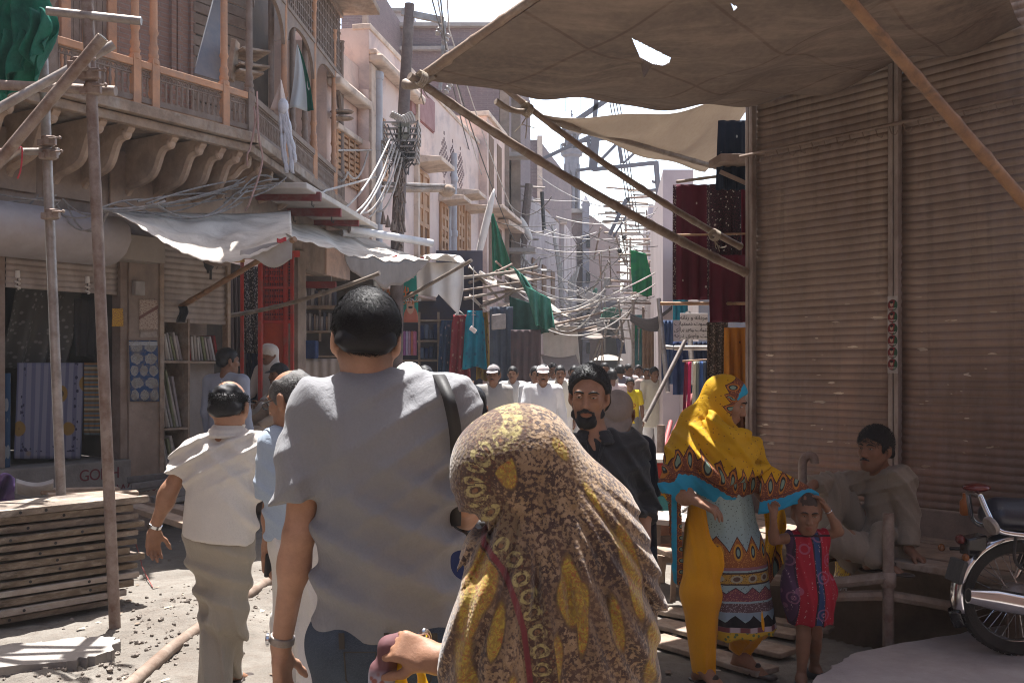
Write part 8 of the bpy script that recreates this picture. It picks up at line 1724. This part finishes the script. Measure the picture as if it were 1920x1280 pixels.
 bk=MB();bk.sheet(lambda a,b:P(1432+38*a+4*math.sin(b*6),955+155*b*(1-.35*a),d+.16+.03*math.sin(a*9+b*3)),12,18);V2=np.concatenate(bk.v);bk.build('shawl_end',SM,p_,smooth=180,solid=.005,attrs={'edge':(V2[:,2]-V2[:,2].min())*.55+.07,'run':V2[:,0]*1.0})
 t=NT('banded_tunic');co=t.co();z=t.sep(co)[2];x=t.math('ADD',t.sep(co)[0],t.math('MULTIPLY',t.sep(co)[1],.45))
 dots=t.voro(co,80);g=t.mix(t.step(dots,.26,.16),t.mix(t.step(z,.86,.70),(.28,.36,.335),(.24,.33,.35)),(.08,.09,.09));per=11.0
 tri=t.math('MULTIPLY',t.math('ABSOLUTE',t.math('SUBTRACT',t.math('FRACT',t.math('MULTIPLY',x,per)),.5)),2);fx=t.math('SUBTRACT',t.math('FRACT',t.math('MULTIPLY',x,per)),.5)
 vo=t.step(t.voro(co,130),.40,.25);orn=t.mix(vo,(.24,.085,.03),(.42,.19,.06));pur=t.mix(vo,(.16,.05,.07),(.36,.17,.12))
 def band(col,z0,z1,c,zig=0.0):
  a=t.math('ADD',z1,t.math('MULTIPLY',tri,-zig))if zig else z1;return t.mix(t.math('MULTIPLY',t.step(z,z0-.001,z0+.001),t.step(t.math('SUBTRACT',z,a),.001,-.001)),col,c)
 def oval(col,zc,rx,rz,c):return t.mix(t.step(t.math('ADD',t.math('POWER',t.math('DIVIDE',fx,rx),2),t.math('POWER',t.math('DIVIDE',t.math('SUBTRACT',z,zc),rz),2)),1.1,.9),col,c)
 g=band(g,.60,.755,(.05,.02,.02),.075);g=band(g,.60,.748,orn,.075);g=oval(g,.675,.26,.042,(.45,.22,.03));g=oval(g,.675,.16,.030,(.03,.03,.04));g=oval(g,.675,.09,.018,(.16,.24,.22))
 g=band(g,.585,.60,(.22,.10,.13));g=band(g,.51,.575,(.05,.03,.03));g=band(g,.518,.567,t.mix(vo,(.36,.22,.05),(.07,.04,.03)));g=oval(g,.542,.34,.020,(.30,.28,.20));g=oval(g,.542,.20,.012,(.10,.06,.05))
 g=band(g,.435,.50,(.05,.03,.04),.03);g=band(g,.43,.495,pur,.03);g=band(g,.375,.42,t.mix(vo,(.10,.06,.07),(.30,.26,.28)),.0);g=band(g,.335,.375,(.20,.26,.32));g=band(g,.30,.36,(.015,.012,.015),.035);g=band(g,.275,.30,t.mix(t.step(t.math('ABSOLUTE',fx),.2,.3),(.40,.32,.34),(.16,.05,.06)));g=band(g,.2,.275,t.mix(t.step(t.voro(co,42),.35,.28),(.46,.30,.03),(.10,.14,.06)))
 t.bump(t.noise(co,220,2),.25,.002);t.bump(t.noise(t.mapv(co,(1,1,.4)),12,4,.6,.5),.5,.02);TUN=t.fin(g,.8,spec=.2)
 hz_=.235;q=[cap(P(1352,900,d),P(1372,1040,d),.145,.165,.06,flat=(J['fd'],1.12)),cap(P(1370,1040,d),A(*P(1396,1185,d)[:2],hz_-.02),.170,.175,.06,flat=(unit(A(-.2,1,0)),1.25),cut=[(A(1.12,0,hz_),A(.12,0,-1))])]
 vf=sdf(q,.008,addf(dirfold((1,.3,.15),.10,.010,75),wrinkle(.003,20,8,(1,1,.3))));from_sdf('tunic',vf,TUN,p_)
 q=[cap(P(1318,960,d-.02),P(1316,1110,d-.06),.080,.098,.05),cap(P(1316,1110,d-.06),P(1318,1262,d-.06),.098,.056,.05,cut=[(A(0,0,.055),A(0,0,-1))]),cap(J['HL'],P(1402,1160,d),.13,.115,.06),cap(P(1402,1160,d),P(1386,1222,d+.10),.105,.055,.05,cut=[(A(0,0,.13),A(0,0,-1))]),cap(J['HR'],J['HL'],.12,None,.05)]
 garment(p_,'shalwar',q,cloth('orange_shalwar',(.68,.32,.006),(.58,.25,.004),.8),.0085,disp=addf(dirfold((1,.2,.1),.06,.013,85),wrinkle(.004,22,12,(1,1,.35))))
 for k in 'LR':shoe(p_,J,k)
woman_yellow()
def child():
 d=5.05;J=dict(nose=.90,s=.60,fd=unit(A(-.12,-1,0)));J['r']=A(J['fd'][1],-J['fd'][0],0)
 Pj(J,d,H=(1513,962),N=(1514,1000,.03),C=(1513,1045,.03),SR=(1482,1008,.03),SL=(1546,1004,.03),ER=(1451,1012,-.03),WR=(1450,968,-.10),EL=(1573,996,.0),WL=(1551,954,-.03),P=(1514,1110,.03),HL=(1527,1115,.03),HR=(1502,1115,.03),KL=(1528,1190,.06),KR=(1507,1195,-.0),AL=(1527,1238,.16),AR=(1502,1250,-.02))
 J['f']=unit(A(-.10,-1,-.12));J['u']=unit(A(.04,-.05,1));J['FR']=unit(A(-.12,-1,0));J['FL']=unit(A(.45,-.9,0));J['hdR']=unit(A(.1,.05,1));J['hnR']=unit(A(.3,-1,0));J['curlR']=.9;J['hdL']=unit(A(-.5,.0,.85));J['hnL']=unit(A(-.85,.0,-.5));J['curlL']=.4
 for k in 'LR':J['A'+k][2]=.06
 p_=thing('person',A(J['P'][0],J['P'][1],0),'small child in a red and purple patchwork dress with both arms raised','person')
 hs=.80;q=body_prims(J,hs=hs);q+=[ell(J['H']+A(0,.02,.03)*hs,A(.077,.092,.085)*hs,None,.03)]
 vf=sdf(q,.0050);l,st=lips(vf[0],J,hs);from_sdf('body',vf,SK2,p_,{'lip':l,'stub':st*0});add_eyes(p_,J,hs)
 q,p,Rm=hair_prims(J,hs,.003,(.085,.070),(-.085,-.06),False);from_sdf('hair',sdf(q,.0055,hnoise(.0012,150,3)),mat('cropped_hair',(.035,.022,.018),(.06,.04,.03),90,.7,.5,200),p_)
 t=NT('patchwork_dress');co=t.co();x,y,z=t.sep(co)[:3];u=t.math('ADD',t.math('MULTIPLY',x,1),t.math('MULTIPLY',y,.35))
 px0=p_['_o'][0];fu=t.math('DIVIDE',t.math('ADD',u,.172),.26);red=(.29,.014,.030)
 base=t.ramp(fu,[(0,(.07,.03,.07)),(.27,(.04,.02,.04)),(.30,red),(.56,red),(.58,(.03,.02,.03)),(.61,(.025,.05,.13)),(.72,(.03,.02,.03)),(.75,red)],'CONSTANT')
 cv=t.n('TexVoronoi',feature='F1');t.put(cv.inputs['Vector'],t.mapv(co,(1,.3,1)));cv.inputs['Scale'].default_value=10.5;dd=cv.outputs[0]
 rg=t.math('ABSOLUTE',t.math('SUBTRACT',t.math('FRACT',t.math('MULTIPLY',dd,5.2)),.5));circ=t.math('MULTIPLY',t.step(rg,.24,.16),t.step(dd,.36,.34))
 dt=t.step(t.voro(co,95),.30,.2);zz=t.math('MULTIPLY',t.step(t.math('ABSOLUTE',t.math('SUBTRACT',t.math('FRACT',t.math('MULTIPLY',u,38)),.5)),.16,.1),dt)
 col=t.mix(t.math('MULTIPLY',circ,.5),base,(.30,.12,.20));col=t.mix(t.math('MULTIPLY',zz,.7),col,(.48,.30,.32));col=t.mix(t.step(t.math('ABSOLUTE',t.math('SUBTRACT',z,.76)),.006,.004),col,(.03,.015,.02));t.bump(t.noise(co,150,2),.3,.002);DR=t.fin(col,.8,spec=.2)
 q=[cap(J['SR'],J['SL'],.034,None,.04),cap(J['C']+UP*.04,A(*P(1513,1100,d+.03)[:2],.46),.098,.125,.05,flat=(J['fd'],1.25)),cap(A(*P(1518,1120,d+.03)[:2],.46),A(*P(1520,1150,d+.03)[:2],.36),.128,.112,.04,flat=(J['fd'],1.2),cut=[(A(0,0,.325),A(0,0,-1))])]
 vf=sdf(q,.006,addf(dirfold((1,.2,.1),.06,.008,95),wrinkle(.003,30,4,(1,1,.4))));from_sdf('dress',vf,DR,p_)
 for k in 'LR':
  a=A(J['A'+k]);dr=unit(J['F'+k]);o=from_sdf('shoe',sdf([cap(A(*(a-dr*.03)[:2],.028),A(*(a+dr*.085)[:2],.022),.030,.027,.02,cut=[(A(0,0,.004),A(0,0,-1))])],.006),mat('navy_shoe',(.012,.014,.022),None,6,.35,0,spec=.5),p_)
 bl=thing('bangle',J['WL'],'thin bangle on the raised wrist of the child','bangle');dr=unit(J['WL']-J['EL']);x_=unit(np.cross(dr,A(0,1,0)));y_=np.cross(dr,x_);MB().tube([J['WL']-dr*.012+.0175*(math.cos(a)*x_+math.sin(a)*y_)for a in np.linspace(0,6.283,20)],.003,6,False).build('ring',CHROME,bl)
child()
def man_seated():
 d=5.85;J=dict(s=1.0,fd=unit(A(-.92,-.40,0)));J['r']=A(J['fd'][1],-J['fd'][0],0)
 Pj(J,d,H=(1640,842,.0),N=(1655,892,.04),C=(1660,935,.05),SR=(1628,905,.16),SL=(1690,900,-.10),ER=(1578,905,.14),WR=(1524,908,.02),EL=(1704,970,-.10),WL=(1704,1030,-.14),P=(1662,1024,.08),HL=(1650,1030,-.02),HR=(1645,1030,.18),KL=(1568,1015,-.14),KR=(1562,912,.10),AL=(1640,1045,-.18),AR=(1552,1026,.06))
 J['f']=unit(A(-.82,-.62,.05));J['u']=unit(A(.03,0,1));J['FR']=unit(A(-.8,-.55,0));J['FL']=unit(A(.6,-.6,0));J['hdL']=unit(A(.5,-.5,-.45));J['hnL']=unit(A(.1,-.3,-1));J['curlL']=.25;J['hdR']=unit(A(-.75,-.2,-.55));J['hnR']=unit(A(.3,.2,-1));J['curlR']=.5
 p_=thing('person',A(J['P'][0],J['P'][1],0),'black haired man in a taupe shalwar kameez sitting on the plank bench','person')
 hs=1.0;add_body(p_,J,SK2,.0075,stub=.5);add_eyes(p_,J,hs)
 q,p,Rm=hair_prims(J,hs,.011,(.088,.066),(-.088,-.06),True);from_sdf('hair',sdf(q,.0065,hnoise(.005,75,31)),HAIRM,p_)
 strands(p,Rm,hs,1500,32,.015,.03,lambda x:x[2]-.5*x[1]>-.01,.0014,.4,(.3,-.3,0)).build('hair_locks',HAIRM,p_,smooth=0)
 from_sdf('mustache',sdf([cap(p(k*.003,.106,-.053),p(k*.029,.093,-.063),.0068,.004,.006)for k in(-1,1)],.004),HAIRM,p_)
 q=[cap(J['C'],J['P'],.125,.14,.06,flat=(J['fd'],1.2)),cap(J['SL'],J['SR'],.072,None,.05),cap(lerp(J['SL'],J['N'],.6),lerp(J['SR'],J['N'],.6),.065,None,.04),cap(J['P'],P(1600,1040,d-.02),.15,.09,.06),cap(P(1655,1000,d-.10),P(1640,1046,d-.22),.07,.06,.05)]+sleeve(J,'L',1.88,.075,.07,.062)+sleeve(J,'R',1.9,.075,.07,.06)
 q=[x for x in q];garment(p_,'kameez',q,TAUPE,.009,disp=addf(dirfold((.8,.2,.6),.08,.020,105),dirfold((-.4,.1,1),.08,.011,109),wrinkle(.004,22,28)))
 q=[cap(J['HR'],J['KR'],.092,.066,.05),cap(J['KR'],J['AR'],.072,.066,.05),cap(J['HL'],J['KL'],.092,.07,.05),cap(J['KL'],J['AL'],.075,.06,.05)]
 garment(p_,'shalwar',q,TAUPE,.009,disp=addf(dirfold((1,.2,.25),.07,.018,115),wrinkle(.004,22,29,(1,1,.4))))
 for k in 'LR':shoe(p_,J,k)
man_seated()
def at(px,d):return(px-CX)/F*d
def W_(label,px,d,h,face,top,tm,bm,**kw):
 pk_={k:kw.pop(k)for k in('stride','lean','bendL','bendR','outL','outR','yaw','pitch','fwdL','fwdR','z0')if k in kw}
 return walker(label,pose(at(px,d),d,h,face,**pk_),top,tm,bm,**kw)
CAPG=mat('grey_cap',(.36,.33,.33),(.20,.18,.18),14,.9,.2);CAPW=mat('white_red_cap',(.58,.54,.53),(.5,.42,.41),14,.9,.2)
PI_=math.pi
W_('man in a pale grey blue shirt standing at the cloth shelves with his back turned',424,10.2,1.80,-.35,'shirt',cloth('blue_grey_shirt',(.33,.36,.44)),cloth('blue_grey_shirt2',(.33,.36,.44)),yaw=-.6,seed=41,hem=.35,res=.011)
W_('man in a grey shirt and peaked cap carrying a bundle at his shoulder',925,12.4,1.66,PI_+.1,'shirt',GREYS,KHAKI,fwdR=.5,bendR=2.2,outR=.25,stride=.2,capm=CAPG,seed=42,yaw=-.3,res=.011)
W_('man in a white kameez and white peaked cap walking toward the viewer',1018,12.6,1.67,PI_,'kameez',WHITEK,WHITEK,stride=.25,outL=.22,outR=.22,bendL=.35,bendR=.35,capm=CAPW,seed=43,res=.011)
W_('man in a cream kameez partly hidden behind the white capped man',1050,15.5,1.66,PI_,'kameez',CRKM,OFFW,stride=.15,seed=44)
W_('man in white behind the left shoulder of the white capped man',1004,14.5,1.64,PI_+.2,'kameez',WHITEK,WHITEK,seed=45)
W_('young man in a long cream kameez walking toward the viewer on the right',1226,18.5,1.66,PI_+.1,'kameez',CRKM,WHITEK,stride=.22,seed=46,mustache=False,outL=.2,outR=.2,yaw=.3,hem=None)
by=W_('boy in a bright yellow shirt with red print',1181,17.5,1.46,PI_,'shirt',cloth('boy_yellow',(.66,.50,.01),(.58,.42,.01)),cloth('grey_shorts',(.2,.19,.18)),sleeve_t=.8,stride=.1,seed=47,mustache=False,bottom='jeans',outL=.2)
text('lettering','UFONE'[0:0]+'PRO',A(at(1180,17.5),17.5-.135,.98),A(1,0,0),UP,.10,mat('red_print_ink',(.5,.05,.04),None,5,.8,0),by)
W_('young man in a rose shirt and glasses behind the man in cream',1246,20.5,1.70,PI_+.1,'shirt',ROSE,NAVY,seed=48,sleeve_t=.9,bottom='jeans')
W_('man in a pale pink kameez with a dark scarf round his neck',1178,21.5,1.72,PI_+.4,'kameez',cloth('pale_pink',(.58,.50,.49)),OFFW,seed=49,yaw=.3)
W_('man in a slate blue shirt walking away in the middle distance',1205,24,1.72,0,'kameez',SLATE,TAUPE,seed=50,sleeve_t=1.5)
W_('man in pinkish white just right of the bearded man',1148,16,1.60,.2,'kameez',cloth('pinkish',(.50,.40,.39)),OFFW,seed=51)
far=[(1120,26,(.55,.5,.48),1.68),(1135,30,(.30,.33,.42),1.7),(1158,27,(.62,.6,.58),1.7),(1170,33,(.12,.11,.13),1.72),(1192,30,(.55,.42,.38),1.66),(1215,28,(.28,.26,.26),1.7),(1100,30,(.2,.18,.2),1.7),(1145,38,(.6,.58,.56),1.7),(1128,40,(.45,.3,.3),1.66),(1185,38,(.3,.32,.36),1.72),(1072,24,(.25,.2,.2),1.68),(1090,22,(.5,.48,.47),1.7),(1152,46,(.6,.6,.62),1.7),(1110,44,(.55,.5,.45),1.7),(1165,48,(.2,.2,.24),1.7),(1140,52,(.5,.3,.3),1.7)]
names=['beige','blue grey','white','dark','peach','charcoal','plum','off white','dusty red','steel grey','brown','pale grey','white','sand','navy','rose']
for i,(px,d,c,h)in enumerate(far):
 W_('far walker in %s, %s'%(names[i],['among the nearest of the far crowd','midway in the far crowd','near the vanishing point'][0 if d<29 else 1 if d<39 else 2]),px,d,h,PI_*(i%3!=0)+.2*(i%2),('kameez','shirt')[i%3==2],cloth('far%d'%i,c),cloth('farb%d'%(i%4),[(.5,.48,.45),(.2,.18,.17),(.4,.38,.36),(.1,.1,.11)][i%4]),res=.022,stride=.2,seed=60+i,group='far crowd')
for i,(px,d,c,h,lb)in enumerate([(962,16.5,(.5,.48,.46),1.66,'pale grey, behind the man with the bundle'),(984,18,(.16,.14,.15),1.70,'dark brown, left of the white capped man'),(1036,19,(.62,.6,.58),1.72,'white, in the gap right of the white capped man'),(1078,18,(.34,.3,.3),1.68,'mouse grey, just left of the bearded man'),(1134,19.5,(.6,.57,.54),1.74,'ivory, over the shoulder of the bearded man'),(1163,20,(.13,.12,.15),1.70,'near black, behind the boy in yellow'),(1197,22.5,(.62,.6,.6),1.72,'white, behind the slate shirted man'),(1213,21,(.45,.34,.3),1.66,'dusty rose, just left of the cream kameez'),(1108,21,(.58,.55,.52),1.78,'light beige, above the head of the bearded man')]):
 W_('walker in '+lb,px,d,h,PI_*(i%4!=1)+.15*(i%3-1),('kameez','shirt')[i%3==1],cloth('mc%d'%i,c),cloth('far_b%d'%(i%3),[(.55,.53,.5),(.25,.22,.2),(.42,.4,.38)][i%3]),res=.017,stride=.22-.05*(i%3),seed=120+i)
W_('woman seen over the grey shoulder, hair and blue patterned top',884,4.9,1.50,.1,'kameez',pattern('blue_dots',(.02,.03,.10),(.45,.47,.55),(9,9),.2,trans=0),NAVY,seed=71,mustache=False,res=.011)
w2p=W_('woman in a white flowered headscarf just beyond the grey shoulder',766,7.2,1.60,.0,'kameez',OFFW,OFFW,seed=72,mustache=False,hair=False)
hp=P(766,700,7.2);hp=A(at(766,7.2),7.2,1.60*.93-.0)
from_sdf('headscarf',sdf([ell(hp+A(0,0,.02),(.115,.125,.125),None,.03),cap(hp-A(0,.03,.08),hp-A(0,.05,.26),.10,.17,.06)],.009,wrinkle(.005,30,3)),stmat('scarf_flower',lambda t,s,x,y:t.mix(t.step(t.voro(t.co(),16),.30,.22),(.68,.66,.62),(.22,.36,.30))),w2p)
W_('dark haired man beyond the white headscarf',797,9.5,1.62,.3,'shirt',NAVY,NAVY,seed=73)
W_('dark haired boy below the cloth stall dresses',872,10.5,1.50,1.2,'shirt',GREYS,NAVY,seed=74,mustache=False)
def sit(label,px,py,d,tm,hw=None,capm=None,seed=0,face=2.2):
 h=1.68;J=pose(at(px,d),d,h,face);dz=zat(py,d)-J['H'][2]
 for k in('H','N','C','SL','SR','EL','ER','WL','WR','P','HL','HR'):J[k]=J[k]+UP*dz
 f=J['fd']
 for k,sgn in(('L',-1),('R',1)):J['K'+k]=J['H'+k]+f*.36+UP*.06+J['r']*sgn*.12;J['A'+k]=J['K'+k]-UP*.30-f*.06;J['W'+k]=J['K'+k]+UP*.08;J['E'+k]=lerp(J['S'+k],J['W'+k],.5)-UP*.08-f*.05
 p_=walker(label,J,'shirt',tm,tm,SK2,seed=seed,capm=capm,hair=hw is None,res=.012)
 if hw:from_sdf('headcloth',sdf([ell(J['H']+UP*.045,(.105,.115,.085),None,.02),cap(J['H']+A(.05,.03,.02),J['H']+A(.08,.03,-.16),.045,.03,.03),cap(J['H']-f*.04,J['N'],.07,.09,.04)],.008,wrinkle(.008,40,4)),hw,p_)
 st=thing('bale',A(J['P'][0],J['P'][1],0),'brown cloth bale used as a seat under '+label[:26].strip(),'bale');ht=J['P'][2]-.12
 if ht>.1:MB().box((J['P'][0],J['P'][1],ht/2),(.5,.45,ht),face).build('wrapping',mat('bale_cloth',(.22,.16,.12),(.16,.11,.09),5,.9,.4),st,bevel=.04)
sit('man in a white headcloth sitting by the red lattice door',508,664,12.0,cloth('dusty_white',(.42,.38,.36)),OFFW,None,81,2.6)
sit('man in a dark cap sitting low in front of the white headcloth man',527,702,11.2,cloth('sand_shirt',(.36,.27,.20)),None,mat('dark_cap',(.03,.03,.035),None,9,.9),82,2.2)
bk=thing('motorcycle',P(2010,1225,5.14)*A(1,1,0)+UP*.15,'parked motorcycle with chrome exhaust and spoked rear wheel at the right edge','motorcycle')
BX,BY,BZ=2.53,5.14,.15+.292
def bp(x,z,y=0):return A(BX+x,BY+y,.15+z)
RUB=mat('tyre_rubber',(.022,.021,.020),(.045,.04,.038),12,.85,.5,60);BKP=mat('black_enamel',(.012,.012,.016),None,5,.25,0,spec=.6);SEATM=mat('seat_vinyl',(.012,.014,.026),(.02,.022,.034),7,.38,.2,60,spec=.5);TAILR=mat('tail_red',(.10,.008,.008),None,5,.15,0,spec=.6);AMB=mat('indicator_amber',(.16,.05,.008),None,5,.2,0,spec=.6)
def wheel(cx,par_=bk):
 c=A(cx,BY,BZ);w_=MB().ell(c,(.01,.01,.01),4,3)
 n=56;mb=MB();prof=[(.225,-.022),(.250,-.036),(.275,-.038),(.289,-.024),(.292,0),(.289,.024),(.275,.038),(.250,.036),(.225,.022)]
 v=[c+A(r*math.cos(2*math.pi*i/n),y,r*math.sin(2*math.pi*i/n))for i in range(n)for r,y in prof];m=len(prof)
 f=[(i*m+j,i*m+j+1,((i+1)%n)*m+j+1,((i+1)%n)*m+j)for i in range(n)for j in range(m-1)];mb.add(v,f)
 for i in range(n*2):
  a=math.pi*i/n;dr=A(math.cos(a),0,math.sin(a));tg=A(-math.sin(a),0,math.cos(a));mb.obox(c+dr*.289+A(0,.017*(-1)**i,0),tg*.009,A(0,.010,0),dr*.005)
 wh=mb.build('wheel',RUB,bk,smooth=35)
 mb=MB();prof=[(.232,-.024),(.236,-.026),(.222,-.016),(.214,-.006),(.214,.006),(.222,.016),(.236,.026),(.232,.024)];m=len(prof)
 v=[c+A(r*math.cos(2*math.pi*i/n),y,r*math.sin(2*math.pi*i/n))for i in range(n)for r,y in prof];mb.add(v,[(i*m+j,i*m+j+1,((i+1)%n)*m+j+1,((i+1)%n)*m+j)for i in range(n)for j in range(m-1)])
 rim=mb.build('rim',CHROME,bk,smooth=40);mb=MB()
 for i in range(36):
  a=2*math.pi*i/36;b=a+(.38 if i%4<2 else-.38);y=.03*(-1)**i;mb.tube([c+A(.05*math.cos(b),y,.05*math.sin(b)),c+A(.22*math.cos(a),0,.22*math.sin(a))],.0018,4)
 mb.build('spoke',CHROME,bk);MB().lathe([(.03,-.06),(.06,-.045),(.068,-.03),(.068,.03),(.06,.045),(.03,.06)],c,20,(0,1,0)).build('hub',STEEL,bk)
wheel(BX);wheel(BX+1.20)
def strip(arc,r,wd,m,nm,th=.004,c=None,drop=.0):
 c=A(BX,BY,BZ)if c is None else c;v=[];rows=9
 for a in arc:
  for j in range(rows):
   t_=j/(rows-1)*2-1;v.append(c+A((r-abs(t_)**2.5*.035)*math.cos(a),wd*t_,(r-abs(t_)**2.5*.035)*math.sin(a)))
 n=len(arc);return MB().add(v,[(i*rows+j,i*rows+j+1,(i+1)*rows+j+1,(i+1)*rows+j)for i in range(n-1)for j in range(rows-1)]).build(nm,m,bk,smooth=180,solid=th)
strip(np.linspace(R(195),R(60),34),.325,.055,CHROME,'fender');strip(np.linspace(R(207),R(192),6),.345,.05,BKP,'mud_flap');strip(np.linspace(R(30),R(165),30),.325,.05,CHROME,'fender',c=A(BX+1.20,BY,BZ))
ex=[bp(-.325,.335,-.19),bp(-.20,.318,-.19),bp(.10,.262,-.19),bp(.33,.215,-.18),bp(.50,.19,-.15),bp(.70,.20,-.10),bp(.82,.36,-.05)]
MB().tube(ex,[.036,.052,.054,.042,.022,.02,.02],18).build('exhaust',CHROME,bk,smooth=60);MB().lathe([(.030,-.004),(.032,.0),(.024,.004)],ex[0],16,unit(ex[0]-ex[1])).build('exhaust_tip',BLACK,bk)
for y in(-.10,.10):
 MB().tube([bp(0.02,.29,y),bp(.075,.42,y)],.015,10).build('shock',CHROME,bk);MB().tube([bp(.075,.42,y),bp(.15,.60,y)],.030,12).build('shock_cover',BKP,bk);MB().lathe([(.026,-.02),(.026,.02)],bp(.02,.285,y),12,(0,1,0)).build('axle_nut',CHROME,bk)
 MB().tube([bp(-.02,.29,y*.8),bp(.45,.27,y*.7)],.018,8).build('swingarm',BKP,bk)
cc=strip(np.linspace(R(85),R(30),8),.12,.012,CHROME,'chain_case',c=A(BX+.12,BY+.07,BZ))
from_sdf('seat',sdf([cap(bp(-.10,.70),bp(.10,.685),.075,.085,.05,flat=(UP,1.3)),cap(bp(-.10,.73),bp(.28,.705),.055,.07,.06),cap(bp(.10,.68),bp(.62,.70),.085,.06,.05,flat=(UP,1.5)),cap(bp(-.10,.69,-.06),bp(.5,.67,-.06),.05,None,.05),cap(bp(-.10,.69,.06),bp(.5,.67,.06),.05,None,.05)],.008),SEATM,bk)
for y in(-.125,.125):MB().tube(bez([bp(-.21,.80,y*.55),bp(-.19,.73,y*.75),bp(-.16,.655,y),bp(-.10,.625,y),bp(.10,.605,y),bp(.26,.585,y)],6),.013,10).build('grab_rail',CHROME,bk,smooth=60)
MB().tube([bp(-.21,.80,-.07),bp(-.215,.81,0),bp(-.21,.80,.07)],.013,8).build('grab_bar',CHROME,bk)
MB().tube([bp(-.02,.585,-.12),bp(.08,.56,-.12),bp(.16,.59,-.12)],.008,8).build('carrier_stay',CHROME,bk)
MB().ell(bp(-.20,.835,0),(.07,.06,.022),12,8).build('tail_pad',TAILR,bk,smooth=60);MB().obox(bp(-.215,.55,0),A(.05,0,.01),A(0,.05,0),A(0,0,.045)).build('lamp_bracket',BKP,bk,bevel=.01);MB().ell(bp(-.28,.575,0),(.022,.036,.026),12,8).build('tail_lamp',TAILR,bk,smooth=60)
for y in(-.14,.14):MB().tube([bp(-.20,.52,y*.3),bp(-.27,.505,y)],.010,6).build('indicator_stalk',BKP,bk);MB().ell(bp(-.315,.51,y),(.018,.02,.02),10,8).build('indicator',AMB,bk,smooth=60)
MB().lathe([(.045,-.012),(.05,0),(.045,.012)],bp(-.19,.665,-.14),14,(1,.2,.5)).build('rear_reflector',STEEL,bk)
MB().obox(bp(-.30,.42,0),A(.012,0,.0),A(0,.08,0),A(.015,0,.055)).build('number_plate',mat('plate_dark',(.08,.08,.08),None,5,.5),bk,bevel=.004)
MB().tube(bez([bp(-.06,.62,-.12),bp(-.07,.50,-.13),bp(-.02,.45,-.13),bp(.03,.52,-.12),bp(.0,.60,-.11)],5),.008,6).build('rubber_strap',RUB,bk)
from_sdf('fuel_tank',sdf([cap(bp(.58,.76),bp(.92,.80),.10,.12,.05,flat=(A(0,1,0),1.1))],.012),mat('tank_red',(.30,.01,.01),None,5,.2,0,spec=.6),bk)
from_sdf('engine',sdf([cap(bp(.50,.30,-.10),bp(.50,.30,.10),.11,None,.03),cap(bp(.5,.3),bp(.85,.36),.07,.06,.03),rbox(bp(.35,.40),A(.10,.07,.10),None,.02,.03)],.012),STEEL,bk)
mb=MB();mb.tube([bp(.26,.58),bp(.60,.62),bp(1.0,.80)],.02,8);mb.tube([bp(.30,.60),bp(.42,.30)],.02,8);mb.tube([bp(1.0,.80),bp(.75,.25)],.02,8);mb.build('frame',BKP,bk)
for y in(-.07,.07):MB().tube([bp(1.20,.292,y),bp(1.02,.85,y)],.018,10).build('fork',CHROME,bk)
MB().tube(bez([bp(.90,1.02,-.33),bp(.97,1.0,-.2),bp(1.02,.92,0),bp(.97,1.0,.2),bp(.90,1.02,.33)],6),.013,8).build('handlebar',CHROME,bk);MB().lathe([(.03,0),(.085,.06),(.09,.10),(.02,.12)],bp(1.06,.88),18,(1,0,0)).build('headlamp',CHROME,bk)
MB().tube([bp(.42,.22,.08),bp(.36,.0,.24)],.012,8).build('side_stand',BKP,bk)
o=MB().lathe([(.02,0),(.028,.01),(.028,.08),(.012,.10),(.012,.13)],bp(.14,.80,.9),12).build('bottle',mat('orange_bottle',(.4,.13,.03),None,5,.4),smooth=50);o.location.z=.72;tag(o,'small dark orange bottle on the shop step behind the motorcycle seat','bottle')
